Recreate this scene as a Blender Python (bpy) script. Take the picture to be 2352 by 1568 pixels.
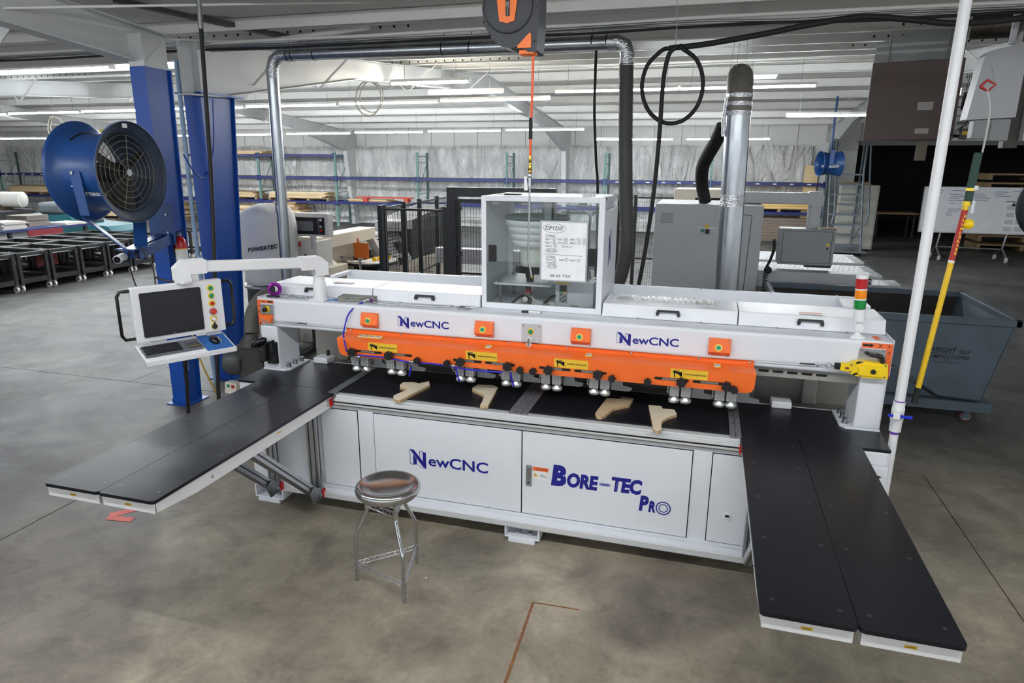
import bpy, math, random
from mathutils import Vector, Matrix

random.seed(7)
for _o in list(bpy.data.objects):
    bpy.data.objects.remove(_o)
SC = bpy.context.scene
COL = SC.collection
PI = math.pi

# ------------------------------------------------------------------ camera
# axes: X runs along the boring machine (right), Y away from the camera, Z up
CAM_Z = 2.55
PITCH, YAW, ROLL = 0.26112, 0.28055, 0.006252
_f = Vector((-math.sin(YAW)*math.cos(PITCH), math.cos(YAW)*math.cos(PITCH), -math.sin(PITCH)))
_r = Vector((math.cos(YAW), math.sin(YAW), 0.0))
_u = _r.cross(_f)
_r2 = _r*math.cos(ROLL) + _u*math.sin(ROLL)
_u2 = -_r*math.sin(ROLL) + _u*math.cos(ROLL)
cam_d = bpy.data.cameras.new('camera')
cam_d.sensor_width = 36.0
cam_d.lens = 1526.83/2352*36.0
cam_d.clip_end = 200
cam = bpy.data.objects.new('camera', cam_d)
COL.objects.link(cam)
cam.matrix_world = Matrix(((_r2.x, _u2.x, -_f.x, 0), (_r2.y, _u2.y, -_f.y, 0), (_r2.z, _u2.z, -_f.z, CAM_Z), (0, 0, 0, 1)))
SC.camera = cam

# ------------------------------------------------------------------ world, sun, exposure
world = bpy.data.worlds.new('overcast_sky')
SC.world = world
world.use_nodes = True
_bg = world.node_tree.nodes['Background']
_bg.inputs[0].default_value = (0.93, 0.97, 1.0, 1)
_bg.inputs[1].default_value = 0.85
SC.view_settings.view_transform = 'Standard'
SC.view_settings.look = 'None'
SC.view_settings.gamma = 1.0
SC.view_settings.use_curve_mapping = False
SC.view_settings.exposure = 0.45
TUBE_POWER = 105.0
NEAR_TUBE_POWER = 50.0

# ------------------------------------------------------------------ materials
def s2l(c):
    return tuple((x/12.92 if x <= 0.04045 else ((x+0.055)/1.055)**2.4) for x in c)

def rgb(r, g, b):
    return s2l((r/255.0, g/255.0, b/255.0))

MATS = {}
def pm(name, col, rough=0.5, metal=0.0, var=0.06, scale=6.0, bump=0.0, bscale=40.0, spec=0.5, stretch=None, alpha=1.0, coat=0.0):
    """procedural paint / metal / plastic: noise-broken colour, roughness and fine relief"""
    if name in MATS:
        return MATS[name]
    m = bpy.data.materials.new(name)
    m.use_nodes = True
    nt = m.node_tree
    b = nt.nodes['Principled BSDF']
    b.inputs['Roughness'].default_value = rough
    b.inputs['Metallic'].default_value = metal
    b.inputs['Specular IOR Level'].default_value = spec
    if coat:
        b.inputs['Coat Weight'].default_value = coat
        b.inputs['Coat Roughness'].default_value = 0.15
    if alpha < 1.0:
        b.inputs['Alpha'].default_value = alpha
    tc = nt.nodes.new('ShaderNodeTexCoord')
    src = tc.outputs['Object']
    if stretch:
        mp = nt.nodes.new('ShaderNodeMapping')
        mp.inputs['Scale'].default_value = stretch
        nt.links.new(src, mp.inputs[0])
        src = mp.outputs[0]
    n = nt.nodes.new('ShaderNodeTexNoise')
    n.inputs['Scale'].default_value = scale
    n.inputs['Detail'].default_value = 5.0
    n.inputs['Roughness'].default_value = 0.6
    nt.links.new(src, n.inputs['Vector'])
    r = nt.nodes.new('ShaderNodeValToRGB')
    lo = tuple(max(0, c*(1-var)) for c in col) + (1,)
    hi = tuple(min(1, c*(1+var)) for c in col) + (1,)
    r.color_ramp.elements[0].position = 0.3
    r.color_ramp.elements[0].color = lo
    r.color_ramp.elements[1].position = 0.7
    r.color_ramp.elements[1].color = hi
    nt.links.new(n.outputs['Fac'], r.inputs[0])
    nt.links.new(r.outputs[0], b.inputs['Base Color'])
    if bump:
        n2 = nt.nodes.new('ShaderNodeTexNoise')
        n2.inputs['Scale'].default_value = bscale
        n2.inputs['Detail'].default_value = 3
        nt.links.new(src, n2.inputs['Vector'])
        bp = nt.nodes.new('ShaderNodeBump')
        bp.inputs['Strength'].default_value = bump
        bp.inputs['Distance'].default_value = 0.01
        nt.links.new(n2.outputs['Fac'], bp.inputs['Height'])
        nt.links.new(bp.outputs[0], b.inputs['Normal'])
    MATS[name] = m
    return m

def emit(name, col, power):
    m = bpy.data.materials.new(name)
    m.use_nodes = True
    nt = m.node_tree
    b = nt.nodes['Principled BSDF']
    b.inputs['Base Color'].default_value = (0.9, 0.9, 0.9, 1)
    b.inputs['Emission Color'].default_value = col + (1,)
    b.inputs['Emission Strength'].default_value = power
    MATS[name] = m
    return m

def glassy(name, col, rough=0.03, transp=0.85):
    """thin clear sheet: mostly see-through with a gloss coat"""
    m = bpy.data.materials.new(name)
    m.use_nodes = True
    nt = m.node_tree
    nt.nodes.remove(nt.nodes['Principled BSDF'])
    out = nt.nodes['Material Output']
    t = nt.nodes.new('ShaderNodeBsdfTransparent')
    t.inputs[0].default_value = col + (1,)
    g = nt.nodes.new('ShaderNodeBsdfGlossy')
    g.inputs['Roughness'].default_value = rough
    fr = nt.nodes.new('ShaderNodeFresnel')
    fr.inputs[0].default_value = 1.45
    n = nt.nodes.new('ShaderNodeTexNoise')
    n.inputs['Scale'].default_value = 9
    mul = nt.nodes.new('ShaderNodeMath')
    mul.operation = 'MULTIPLY_ADD'
    mul.inputs[1].default_value = 0.03
    mul.inputs[2].default_value = 1.0-transp-0.015
    nt.links.new(n.outputs['Fac'], mul.inputs[0])
    add = nt.nodes.new('ShaderNodeMath')
    add.operation = 'ADD'
    nt.links.new(fr.outputs[0], add.inputs[0])
    nt.links.new(mul.outputs[0], add.inputs[1])
    mx = nt.nodes.new('ShaderNodeMixShader')
    nt.links.new(add.outputs[0], mx.inputs[0])
    nt.links.new(t.outputs[0], mx.inputs[1])
    nt.links.new(g.outputs[0], mx.inputs[2])
    nt.links.new(mx.outputs[0], out.inputs[0])
    MATS[name] = m
    return m

# ------------------------------------------------------------------ mesh builder
class MB:
    def __init__(s):
        s.v = []; s.f = []; s.sm = []
    def add(s, vs, fs, smooth=False):
        o = len(s.v)
        s.v.extend([tuple(p) for p in vs])
        for f in fs:
            s.f.append(tuple(i+o for i in f)); s.sm.append(smooth)
        return s
    def box(s, x0, x1, y0, y1, z0, z1):
        return s.add([(x0,y0,z0),(x1,y0,z0),(x1,y1,z0),(x0,y1,z0),(x0,y0,z1),(x1,y0,z1),(x1,y1,z1),(x0,y1,z1)],
              [(0,3,2,1),(4,5,6,7),(0,1,5,4),(1,2,6,5),(2,3,7,6),(3,0,4,7)])
    def obox(s, c, ax, ay, az):
        """box from centre and three half-extent vectors"""
        c = Vector(c); ax = Vector(ax); ay = Vector(ay); az = Vector(az)
        vs = [c+ax*i+ay*j+az*k for k in (-1,1) for j in (-1,1) for i in (-1,1)]
        return s.add(vs, [(0,2,3,1),(4,5,7,6),(0,1,5,4),(1,3,7,5),(3,2,6,7),(2,0,4,6)])
    def bar(s, p0, p1, w, h, up=(0,0,1)):
        """rectangular bar between two points"""
        p0 = Vector(p0); p1 = Vector(p1); d = (p1-p0)
        L = d.length; d.normalize()
        u = Vector(up)
        if abs(d.dot(u)) > 0.98: u = Vector((0,1,0))
        a = d.cross(u).normalized(); b = a.cross(d).normalized()
        return s.obox((p0+p1)/2, d*L/2, a*w/2, b*h/2)
    def cyl(s, p0, p1, r, n=14, r2=None, caps=True, smooth=True):
        p0 = Vector(p0); p1 = Vector(p1); d = (p1-p0).normalized()
        u = Vector((0,0,1)) if abs(d.z) < 0.9 else Vector((1,0,0))
        a = d.cross(u).normalized(); b = d.cross(a)
        r2 = r if r2 is None else r2
        vs = []
        for p, rr in ((p0, r), (p1, r2)):
            for i in range(n):
                t = 2*PI*i/n
                vs.append(p + a*math.cos(t)*rr + b*math.sin(t)*rr)
        s.add(vs, [(i, (i+1) % n, n+(i+1) % n, n+i) for i in range(n)], smooth)
        if caps:
            s.add(vs, [tuple(range(n-1, -1, -1)), tuple(range(n, 2*n))])
        return s
    def tube(s, pts, r, n=10, closed=False, rf=None):
        P = [Vector(p) for p in pts]; m = len(P); vs = []
        t0 = (P[1]-P[0]).normalized()
        u = Vector((0,0,1)) if abs(t0.z) < 0.9 else Vector((1,0,0))
        a = t0.cross(u).normalized()
        for i in range(m):
            if closed: t = (P[(i+1) % m]-P[i-1]).normalized()
            elif i == 0: t = (P[1]-P[0]).normalized()
            elif i == m-1: t = (P[-1]-P[-2]).normalized()
            else:
                t = ((P[i+1]-P[i]).normalized()+(P[i]-P[i-1]).normalized())
                t = t.normalized() if t.length > 1e-6 else (P[i+1]-P[i]).normalized()
            a = (a - t*a.dot(t)).normalized(); b = t.cross(a)
            rr = r if rf is None else r*rf(i)
            for k in range(n):
                q = 2*PI*k/n
                vs.append(P[i] + a*math.cos(q)*rr + b*math.sin(q)*rr)
        fs = []
        for i in range(m if closed else m-1):
            j = (i+1) % m
            for k in range(n):
                fs.append((i*n+k, i*n+(k+1) % n, j*n+(k+1) % n, j*n+k))
        s.add(vs, fs, True)
        if not closed:
            s.add(vs, [tuple(range(n-1, -1, -1)), tuple((m-1)*n+k for k in range(n))])
        return s
    def lathe(s, prof, c, axis=(0,0,1), n=24, smooth=True, caps=True):
        """prof: (radius, height along axis) pairs"""
        c = Vector(c); d = Vector(axis).normalized()
        u = Vector((0,0,1)) if abs(d.z) < 0.9 else Vector((1,0,0))
        a = d.cross(u).normalized(); b = d.cross(a)
        vs = []
        for r, h in prof:
            for k in range(n):
                q = 2*PI*k/n
                vs.append(c + d*h + a*math.cos(q)*r + b*math.sin(q)*r)
        m = len(prof)
        s.add(vs, [(i*n+k, i*n+(k+1) % n, (i+1)*n+(k+1) % n, (i+1)*n+k) for i in range(m-1) for k in range(n)], smooth)
        if caps:
            s.add(vs, [tuple(range(n-1, -1, -1)), tuple((m-1)*n+k for k in range(n))])
        return s
    def prism(s, poly, o, ax, ay, az, smooth=False):
        """poly in (a,b) at origin o, extruded from o by vector az"""
        o = Vector(o); ax = Vector(ax); ay = Vector(ay); az = Vector(az)
        n = len(poly)
        lo = [o+ax*p[0]+ay*p[1] for p in poly]
        hi = [p+az for p in lo]
        s.add(lo+hi, [(i, (i+1) % n, n+(i+1) % n, n+i) for i in range(n)], smooth)
        s.add(lo+hi, [tuple(range(n-1, -1, -1)), tuple(range(n, 2*n))])
        return s
    def sphere(s, c, r, n=14, m=8, sc=(1,1,1)):
        c = Vector(c); vs = []
        for i in range(m+1):
            ph = PI*i/m
            for k in range(n):
                q = 2*PI*k/n
                vs.append((c.x+sc[0]*r*math.sin(ph)*math.cos(q), c.y+sc[1]*r*math.sin(ph)*math.sin(q), c.z+sc[2]*r*math.cos(ph)))
        s.add(vs, [(i*n+k, (i+1)*n+k, (i+1)*n+(k+1) % n, i*n+(k+1) % n) for i in range(m) for k in range(n)], True)
        return s
    def quad(s, a, b, c, d):
        return s.add([a,b,c,d], [(0,1,2,3)])
    def mesh(s, name, mat, off=(0,0,0)):
        me = bpy.data.meshes.new(name)
        ox, oy, oz = off
        me.from_pydata([(x-ox, y-oy, z-oz) for x, y, z in s.v], [], s.f)
        me.polygons.foreach_set('use_smooth', s.sm)
        me.update()
        if mat is not None: me.materials.append(mat)
        return me
    def build(s, name, mat, parent=None, bev=0.0, seg=2, label=None, kind=None):
        off = wloc(parent) if parent is not None else (0,0,0)
        o = bpy.data.objects.new(name, s.mesh(name, mat, off))
        COL.objects.link(o)
        if parent is not None: o.parent = parent
        if bev:
            md = o.modifiers.new('bevel', 'BEVEL')
            md.width = bev; md.segments = seg; md.limit_method = 'ANGLE'; md.angle_limit = math.radians(40)
            md.harden_normals = False
        if label: o['label'] = label
        if kind: o['kind'] = kind
        return o

def wloc(o):
    v = Vector((0,0,0))
    while o is not None:
        v += o.location; o = o.parent
    return tuple(v)

def tag(o, label=None, cat=None, group=None, kind=None):
    if label: o['label'] = label
    if cat: o['category'] = cat
    if group: o['group'] = group
    if kind: o['kind'] = kind
    return o

def thing(name, label, cat, loc=(0,0,0), group=None, kind=None):
    o = bpy.data.objects.new(name, None)
    COL.objects.link(o)
    o.location = loc; o.empty_display_size = 0.1
    return tag(o, label, cat, group, kind)

def copy_tree(o, parent=None, loc=None, rotz=None, label=None):
    c = o.copy(); COL.objects.link(c)
    if parent is not None: c.parent = parent
    for ch in list(o.children): copy_tree(ch, c)
    if loc is not None: c.location = loc
    if rotz is not None: c.rotation_euler = (0, 0, rotz)
    if label: c['label'] = label
    return c

def text(name, body, mat, parent, o, rx, up, w, h, thick=0.0012, bold=0.0, shear=0.0, warp=None, proud=0.0008, spacing=1.0):
    """lettering fitted to the rectangle at lower-left o, width w along rx, height h along up"""
    cu = bpy.data.curves.new(name, 'FONT')
    cu.body = body; cu.size = 1.0; cu.offset = bold; cu.shear = shear; cu.space_character = spacing
    cu.resolution_u = 3; cu.fill_mode = 'FRONT' if thick <= 0 else 'BOTH'
    cu.extrude = 0.0
    t = bpy.data.objects.new('tmp', cu)
    COL.objects.link(t)
    bpy.context.view_layer.update()
    me = bpy.data.meshes.new_from_object(t.evaluated_get(bpy.context.evaluated_depsgraph_get()))
    bpy.data.objects.remove(t); bpy.data.curves.remove(cu)
    xs = [v.co.x for v in me.vertices]; ys = [v.co.y for v in me.vertices]
    x0, x1, y0, y1 = min(xs), max(xs), min(ys), max(ys)
    o = Vector(o); rx = Vector(rx).normalized(); up = Vector(up).normalized(); nn = rx.cross(up)
    off = Vector(wloc(parent)) if parent is not None else Vector((0,0,0))
    for v in me.vertices:
        a = (v.co.x-x0)/max(1e-6, x1-x0)*w; b = (v.co.y-y0)/max(1e-6, y1-y0)*h
        p = warp(a, b) if warp else o+rx*a+up*b+nn*proud
        v.co = p-off
    me.name = name
    me.materials.clear(); me.materials.append(mat)
    ob = bpy.data.objects.new(name, me)
    COL.objects.link(ob)
    if parent is not None: ob.parent = parent
    return ob

def rrect(x0, x1, y0, y1, r, n=4):
    """rounded rectangle outline"""
    out = []
    for cx, cy, a0 in ((x1-r, y0+r, -PI/2), (x1-r, y1-r, 0), (x0+r, y1-r, PI/2), (x0+r, y0+r, PI)):
        for i in range(n+1):
            a = a0+PI/2*i/n
            out.append((cx+r*math.cos(a), cy+r*math.sin(a)))
    return out

def spline(pts, n=8):
    """Catmull-Rom through the points"""
    P = [Vector(p) for p in pts]
    P = [P[0]*2-P[1]]+P+[P[-1]*2-P[-2]]
    out = []
    for i in range(1, len(P)-2):
        for k in range(n):
            t = k/n
            a, b, c, d = P[i-1], P[i], P[i+1], P[i+2]
            out.append(0.5*((2*b)+(c-a)*t+(2*a-5*b+4*c-d)*t*t+(3*b-a-3*c+d)*t*t*t))
    out.append(P[-2])
    return out

# ------------------------------------------------------------------ colours
M_white = pm('machine_white', rgb(226, 230, 236), 0.38, 0, 0.02, 3, bump=0.04, bscale=220)
M_whiteflat = pm('white_plastic', rgb(232, 233, 235), 0.45, 0, 0.02, 5)
M_lidwhite = pm('hood_white', rgb(228, 231, 236), 0.3, 0, 0.02, 4, bump=0.12, bscale=160)
M_greyin = pm('rear_panel_grey', rgb(150, 148, 143), 0.5, 0, 0.05, 3)
M_orange = pm('orange_paint', rgb(238, 108, 38), 0.36, 0, 0.03, 6, bump=0.08, bscale=260)
M_orange2 = pm('orange_label', rgb(240, 112, 58), 0.5, 0, 0.03, 6)
M_black = pm('black_plastic', rgb(22, 23, 26), 0.45, 0, 0.15, 12)
M_blackg = pm('black_gloss', rgb(16, 17, 20), 0.22, 0, 0.1, 8)
M_rubber = pm('black_rubber', rgb(24, 25, 26), 0.7, 0, 0.15, 20)
M_yellow = pm('yellow_plastic', rgb(245, 208, 20), 0.4, 0, 0.03, 8)
M_yelllab = pm('yellow_label', rgb(228, 186, 44), 0.5, 0, 0.03, 8)
M_navy = pm('navy_print', rgb(24, 28, 132), 0.4, 0, 0.02, 8)
M_steel = pm('brushed_steel', rgb(178, 180, 184), 0.3, 1.0, 0.08, 14, stretch=(1, 1, 12))
M_alu = pm('aluminium', rgb(190, 192, 196), 0.34, 0.9, 0.05, 10, stretch=(0.4, 6, 6))
M_alu_dull = pm('aluminium_dull', rgb(150, 152, 155), 0.42, 0.8, 0.08, 10)
M_chrome = pm('chrome', rgb(200, 202, 206), 0.14, 1.0, 0.05, 8)
M_zinc = pm('zinc_bolt', rgb(170, 174, 178), 0.28, 1.0, 0.08, 30)
M_green = pm('green_cap', rgb(0, 145, 96), 0.3, 0, 0.03, 9)
M_red = pm('red_cap', rgb(190, 24, 28), 0.35, 0, 0.05, 9)
M_ink = pm('black_print', rgb(26, 24, 22), 0.6, 0, 0.05, 9)
M_paper = pm('paper_white', rgb(236, 236, 232), 0.6, 0, 0.02, 9)
M_blue = pm('column_blue', rgb(8, 70, 158), 0.34, 0, 0.05, 2.5, bump=0.05, bscale=60)
M_fanblue = pm('fan_blue', rgb(26, 68, 128), 0.34, 0, 0.14, 4, bump=0.05, bscale=80)
M_galv = pm('galvanised', rgb(176, 182, 188), 0.28, 0.95, 0.12, 8, stretch=(3, 3, 0.7))
M_tape = pm('foil_tape', rgb(205, 208, 212), 0.2, 1.0, 0.12, 25, bump=0.9, bscale=60)
M_hose = pm('ribbed_hose', rgb(92, 90, 84), 0.6, 0, 0.1, 20)
M_fence = pm('fence_black', rgb(34, 38, 42), 0.4, 0, 0.1, 8)
M_cream = pm('cream_paint', rgb(233, 224, 206), 0.4, 0, 0.03, 4)
M_cab = pm('cabinet_grey', rgb(188, 190, 194), 0.45, 0, 0.03, 3, bump=0.05, bscale=150)
M_cabd = pm('cabinet_grey_dark', rgb(150, 152, 154), 0.45, 0, 0.03, 3)
M_dark = pm('dark_gap', rgb(14, 14, 15), 0.8, 0, 0.1, 8)
M_woodp = pm('pine_board', rgb(214, 188, 146), 0.6, 0, 0.16, 5, stretch=(0.6, 6, 9), bump=0.05, bscale=40)
M_woodd = pm('weathered_board', rgb(158, 132, 98), 0.7, 0, 0.22, 5, stretch=(0.6, 6, 9))
M_ply = pm('birch_plywood', rgb(238, 224, 198), 0.5, 0, 0.06, 7, stretch=(2, 9, 9))
M_plyedge = pm('plywood_edge', rgb(186, 156, 118), 0.6, 0, 0.3, 3, stretch=(1, 1, 180))
M_rackg = pm('rack_green', rgb(110, 148, 142), 0.45, 0, 0.08, 8)
M_rackgd = pm('rack_green_dark', rgb(58, 84, 80), 0.5, 0, 0.08, 8)
M_rackb = pm('rack_blue', rgb(24, 34, 98), 0.45, 0, 0.06, 8)
M_orangeT = pm('transport_orange', rgb(208, 104, 34), 0.4, 0, 0.04, 5)
# ================================================================== STRUCTURE
def floor_mat():
    m = bpy.data.materials.new('stained_concrete'); m.use_nodes = True
    nt = m.node_tree; b = nt.nodes['Principled BSDF']; L = nt.links.new
    tc = nt.nodes.new('ShaderNodeTexCoord')
    def noise(sc, det=6, rg=0.6, dist=0.0):
        n = nt.nodes.new('ShaderNodeTexNoise')
        n.inputs['Scale'].default_value = sc; n.inputs['Detail'].default_value = det
        n.inputs['Roughness'].default_value = rg; n.inputs['Distortion'].default_value = dist
        L(tc.outputs['Object'], n.inputs['Vector']); return n
    def ramp(src, p0, c0, p1, c1):
        r = nt.nodes.new('ShaderNodeValToRGB')
        r.color_ramp.elements[0].position = p0; r.color_ramp.elements[0].color = c0+(1,)
        r.color_ramp.elements[1].position = p1; r.color_ramp.elements[1].color = c1+(1,)
        L(src, r.inputs[0]); return r
    def mix(mode, fac, a, bb):
        x = nt.nodes.new('ShaderNodeMixRGB'); x.blend_type = mode
        if isinstance(fac, float): x.inputs[0].default_value = fac
        else: L(fac, x.inputs[0])
        L(a, x.inputs[1])
        if isinstance(bb, tuple): x.inputs[2].default_value = bb+(1,)
        else: L(bb, x.inputs[2])
        return x.outputs[0]
    base = ramp(noise(0.55, 8, 0.62, 0.6).outputs['Fac'], 0.34, rgb(120, 113, 101), 0.66, rgb(178, 168, 150))
    # floor turns darker and greyer towards the back and the left
    sp = nt.nodes.new('ShaderNodeSeparateXYZ'); L(tc.outputs['Object'], sp.inputs[0])
    far = nt.nodes.new('ShaderNodeMapRange'); L(sp.outputs['Y'], far.inputs[0])
    far.inputs[1].default_value = 4.0; far.inputs[2].default_value = 7.5
    lf = nt.nodes.new('ShaderNodeMapRange'); L(sp.outputs['X'], lf.inputs[0])
    lf.inputs[1].default_value = -2.6; lf.inputs[2].default_value = -5.5
    mx = nt.nodes.new('ShaderNodeMath'); mx.operation = 'MAXIMUM'
    L(far.outputs[0], mx.inputs[0]); L(lf.outputs[0], mx.inputs[1])
    grey = ramp(noise(0.8, 8, 0.65, 0.4).outputs['Fac'], 0.3, rgb(66, 67, 69), 0.7, rgb(104, 104, 103))
    col = mix('MIX', mx.outputs[0], base.outputs[0], grey.outputs[0])
    # big damp stains
    st = ramp(noise(0.33, 4, 0.5, 0.8).outputs['Fac'], 0.53, (0, 0, 0), 0.57, (1, 1, 1))
    stc = mix('MULTIPLY', 1.0, col, (0.62, 0.61, 0.63))
    col = mix('MIX', st.outputs[0], col, stc)
    md = ramp(noise(2.4, 7, 0.68, 0.5).outputs['Fac'], 0.36, (0.70, 0.69, 0.68), 0.60, (1.16, 1.15, 1.13))
    col = mix('MULTIPLY', 1.0, col, md.outputs[0])
    lt = ramp(noise(1.1, 7, 0.7, 0.9).outputs['Fac'], 0.60, (0, 0, 0), 0.70, (1, 1, 1))
    col = mix('MIX', lt.outputs[0], col, mix('MULTIPLY', 1.0, col, (1.16, 1.17, 1.18)))
    # small blotches and spots
    bl = ramp(noise(4.5, 5, 0.6, 0.3).outputs['Fac'], 0.58, (0, 0, 0), 0.72, (1, 1, 1))
    col = mix('MIX', bl.outputs[0], col, mix('MULTIPLY', 1.0, col, (0.72, 0.72, 0.72)))
    vo = nt.nodes.new('ShaderNodeTexVoronoi'); vo.inputs['Scale'].default_value = 2.2
    L(tc.outputs['Object'], vo.inputs['Vector'])
    sr = ramp(vo.outputs['Distance'], 0.012, (1, 1, 1), 0.03, (0, 0, 0))
    col = mix('MIX', sr.outputs[0], col, rgb(214, 212, 204))
    v2 = nt.nodes.new('ShaderNodeTexVoronoi'); v2.inputs['Scale'].default_value = 1.3
    L(noise(3.0).outputs['Color'], v2.inputs['Vector'])
    fine = ramp(noise(26, 5, 0.7).outputs['Fac'], 0.3, (0.86, 0.86, 0.86), 0.7, (1.08, 1.08, 1.08))
    col = mix('MULTIPLY', 1.0, col, fine.outputs[0])
    L(col, b.inputs['Base Color'])
    rr = nt.nodes.new('ShaderNodeMapRange'); L(noise(1.6, 6).outputs['Fac'], rr.inputs[0])
    rr.inputs[3].default_value = 0.42; rr.inputs[4].default_value = 0.72
    L(rr.outputs[0], b.inputs['Roughness'])
    bp = nt.nodes.new('ShaderNodeBump'); bp.inputs['Strength'].default_value = 0.06; bp.inputs['Distance'].default_value = 0.01
    L(noise(40, 4).outputs['Fac'], bp.inputs['Height']); L(bp.outputs[0], b.inputs['Normal'])
    MATS['stained_concrete'] = m
    return m
M_floor = floor_mat()
M_joint = pm('joint_filler', rgb(78, 70, 62), 0.9, 0, 0.2, 20)
M_ceil = pm('ceiling_vinyl', rgb(214, 213, 208), 0.6, 0, 0.04, 0.8, bump=0.25, bscale=1.2)
M_purlin = pm('purlin_white', rgb(222, 222, 218), 0.5, 0, 0.03, 3)
M_wallw = pm('wall_panel_white', rgb(214, 215, 212), 0.55, 0, 0.03, 1.5)
M_darkwall = pm('unlit_room_wall', rgb(44, 40, 38), 0.8, 0, 0.2, 2)  # dark wall colour stands in for the store room's lack of light

floor = MB().box(-34.5, 16.5, -8, 37, -0.06, -0.012).build('floor', M_joint)
tag(floor, 'poured concrete shop floor with saw-cut joints and stains', 'floor', kind='structure')
def slab(x0, x1, y0, y1):
    MB().box(x0+.005, x1-.005, y0+.005, y1-.005, -0.012, 0.0).build('slab', M_floor, floor)
XF = [-34.5, -28.55, -22.55, -16.55, -10.55, -4.55, 1.95, 8.0, 16.5]
XB = [-34.5, -30.5, -24.5, -18.5, -12.5, -6.5, -0.4, 5.6, 11.0, 16.5]
for i in range(len(XF)-1):
    slab(XF[i], XF[i+1], -8, 0.02); slab(XF[i], XF[i+1], 0.02, 6.0)
YB = [6.0, 12.0, 18.0, 24.0, 30.5, 37.0]
for j in range(len(YB)-1):
    for i in range(len(XB)-1):
        slab(XB[i], XB[i+1], YB[j], YB[j+1])

# far wall: upright white panels, header above the opening into the unlit store
wall_far = MB().box(-34.5, 4.9, 26.66, 26.8, 0, 4.5).box(4.9, 16.5, 26.66, 26.8, 3.36, 4.5).build('wall_far', M_wallw)
tag(wall_far, 'white panelled far wall with plastic sheeting hung over its lower part', 'wall', kind='structure')
for i in range(39):
    x = -34.3+i*1.005
    MB().box(x+.012, x+.993, 26.60, 26.66, 2.6, 4.45).build('panel', M_wallw, wall_far)
for i in range(11):
    x = 4.95+i*1.04
    MB().box(x+.012, x+1.03, 26.60, 26.66, 3.38, 4.45).build('panel', M_wallw, wall_far)
MB().box(4.9, 16.5, 26.52, 26.62, 3.24, 3.38).build('lintel', pm('lintel_grey', rgb(120, 122, 120), 0.6), wall_far)
wl = MB().box(-34.5, -34.3, -8, 26.8, 0, 5.2).build('wall_left', M_wallw)
tag(wl, 'white wall at the far left end of the hall', 'wall', kind='structure')
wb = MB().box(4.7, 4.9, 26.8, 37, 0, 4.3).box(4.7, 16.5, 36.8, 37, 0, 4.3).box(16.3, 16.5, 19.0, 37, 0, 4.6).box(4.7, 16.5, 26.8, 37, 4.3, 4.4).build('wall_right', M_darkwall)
tag(wb, 'walls of the unlit store room behind the whiteboard, coloured dark for its gloom', 'wall', kind='structure')

# ---- roof: two low gables meeting in a valley above the double blue columns
def roofz(y):
    if y < 6.1: return 3.98+(6.1-y)*0.082
    if y < 16.4: return 3.98+(y-6.1)*0.083
    return 3.98+10.3*0.083-(y-16.4)*0.083
SKY = [(-1.05, 0.35, 9.4, 12.2), (-8.6, -7.4, 14.6, 16.3), (-15.0, -13.8, 11.0, 12.6), (0.3, 1.4, 17.5, 19.5)]
mb = MB()
def roof_strip(x0, x1, y0, y1):
    ys = [y0]+[q for q in (6.1, 16.4) if y0 < q < y1]+[y1]
    for a, b in zip(ys, ys[1:]):
        mb.quad((x0, a, roofz(a)), (x0, b, roofz(b)), (x1, b, roofz(b)), (x1, a, roofz(a)))
        mb.quad((x0, a, roofz(a)+.06), (x1, a, roofz(a)+.06), (x1, b, roofz(b)+.06), (x0, b, roofz(b)+.06))
cuts = sorted({-34.5, 16.5} | {s[0] for s in SKY} | {s[1] for s in SKY})
for x0, x1 in zip(cuts, cuts[1:]):
    ycur = -8.0
    for s in sorted([s for s in SKY if s[0] <= x0 and s[1] >= x1], key=lambda q: q[2]):
        roof_strip(x0, x1, ycur, s[2]); ycur = s[3]
    roof_strip(x0, x1, ycur, 26.8)
ceiling = mb.build('ceiling', M_ceil)
tag(ceiling, 'low gabled ceiling of white vinyl-faced insulation over steel purlins', 'ceiling', kind='structure')
M_sky = bpy.data.materials.new('skylight_sheet'); M_sky.use_nodes = True
_nt = M_sky.node_tree; _nt.nodes.remove(_nt.nodes['Principled BSDF'])
_t = _nt.nodes.new('ShaderNodeBsdfTranslucent'); _t.inputs[0].default_value = (0.9, 0.93, 0.95, 1)
_t2 = _nt.nodes.new('ShaderNodeBsdfTransparent'); _mx = _nt.nodes.new('ShaderNodeMixShader')
_n = _nt.nodes.new('ShaderNodeTexNoise'); _n.inputs['Scale'].default_value = 3
_nt.links.new(_n.outputs['Fac'], _mx.inputs[0])
_nt.links.new(_t.outputs[0], _mx.inputs[1]); _nt.links.new(_t2.outputs[0], _mx.inputs[2])
_nt.links.new(_mx.outputs[0], _nt.nodes['Material Output'].inputs[0])
for s in SKY:
    MB().quad((s[0], s[2], roofz(s[2])+.03), (s[1], s[2], roofz(s[2])+.03), (s[1], s[3], roofz(s[3])+.03), (s[0], s[3], roofz(s[3])+.03)).build('skylight', M_sky, ceiling)

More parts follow.
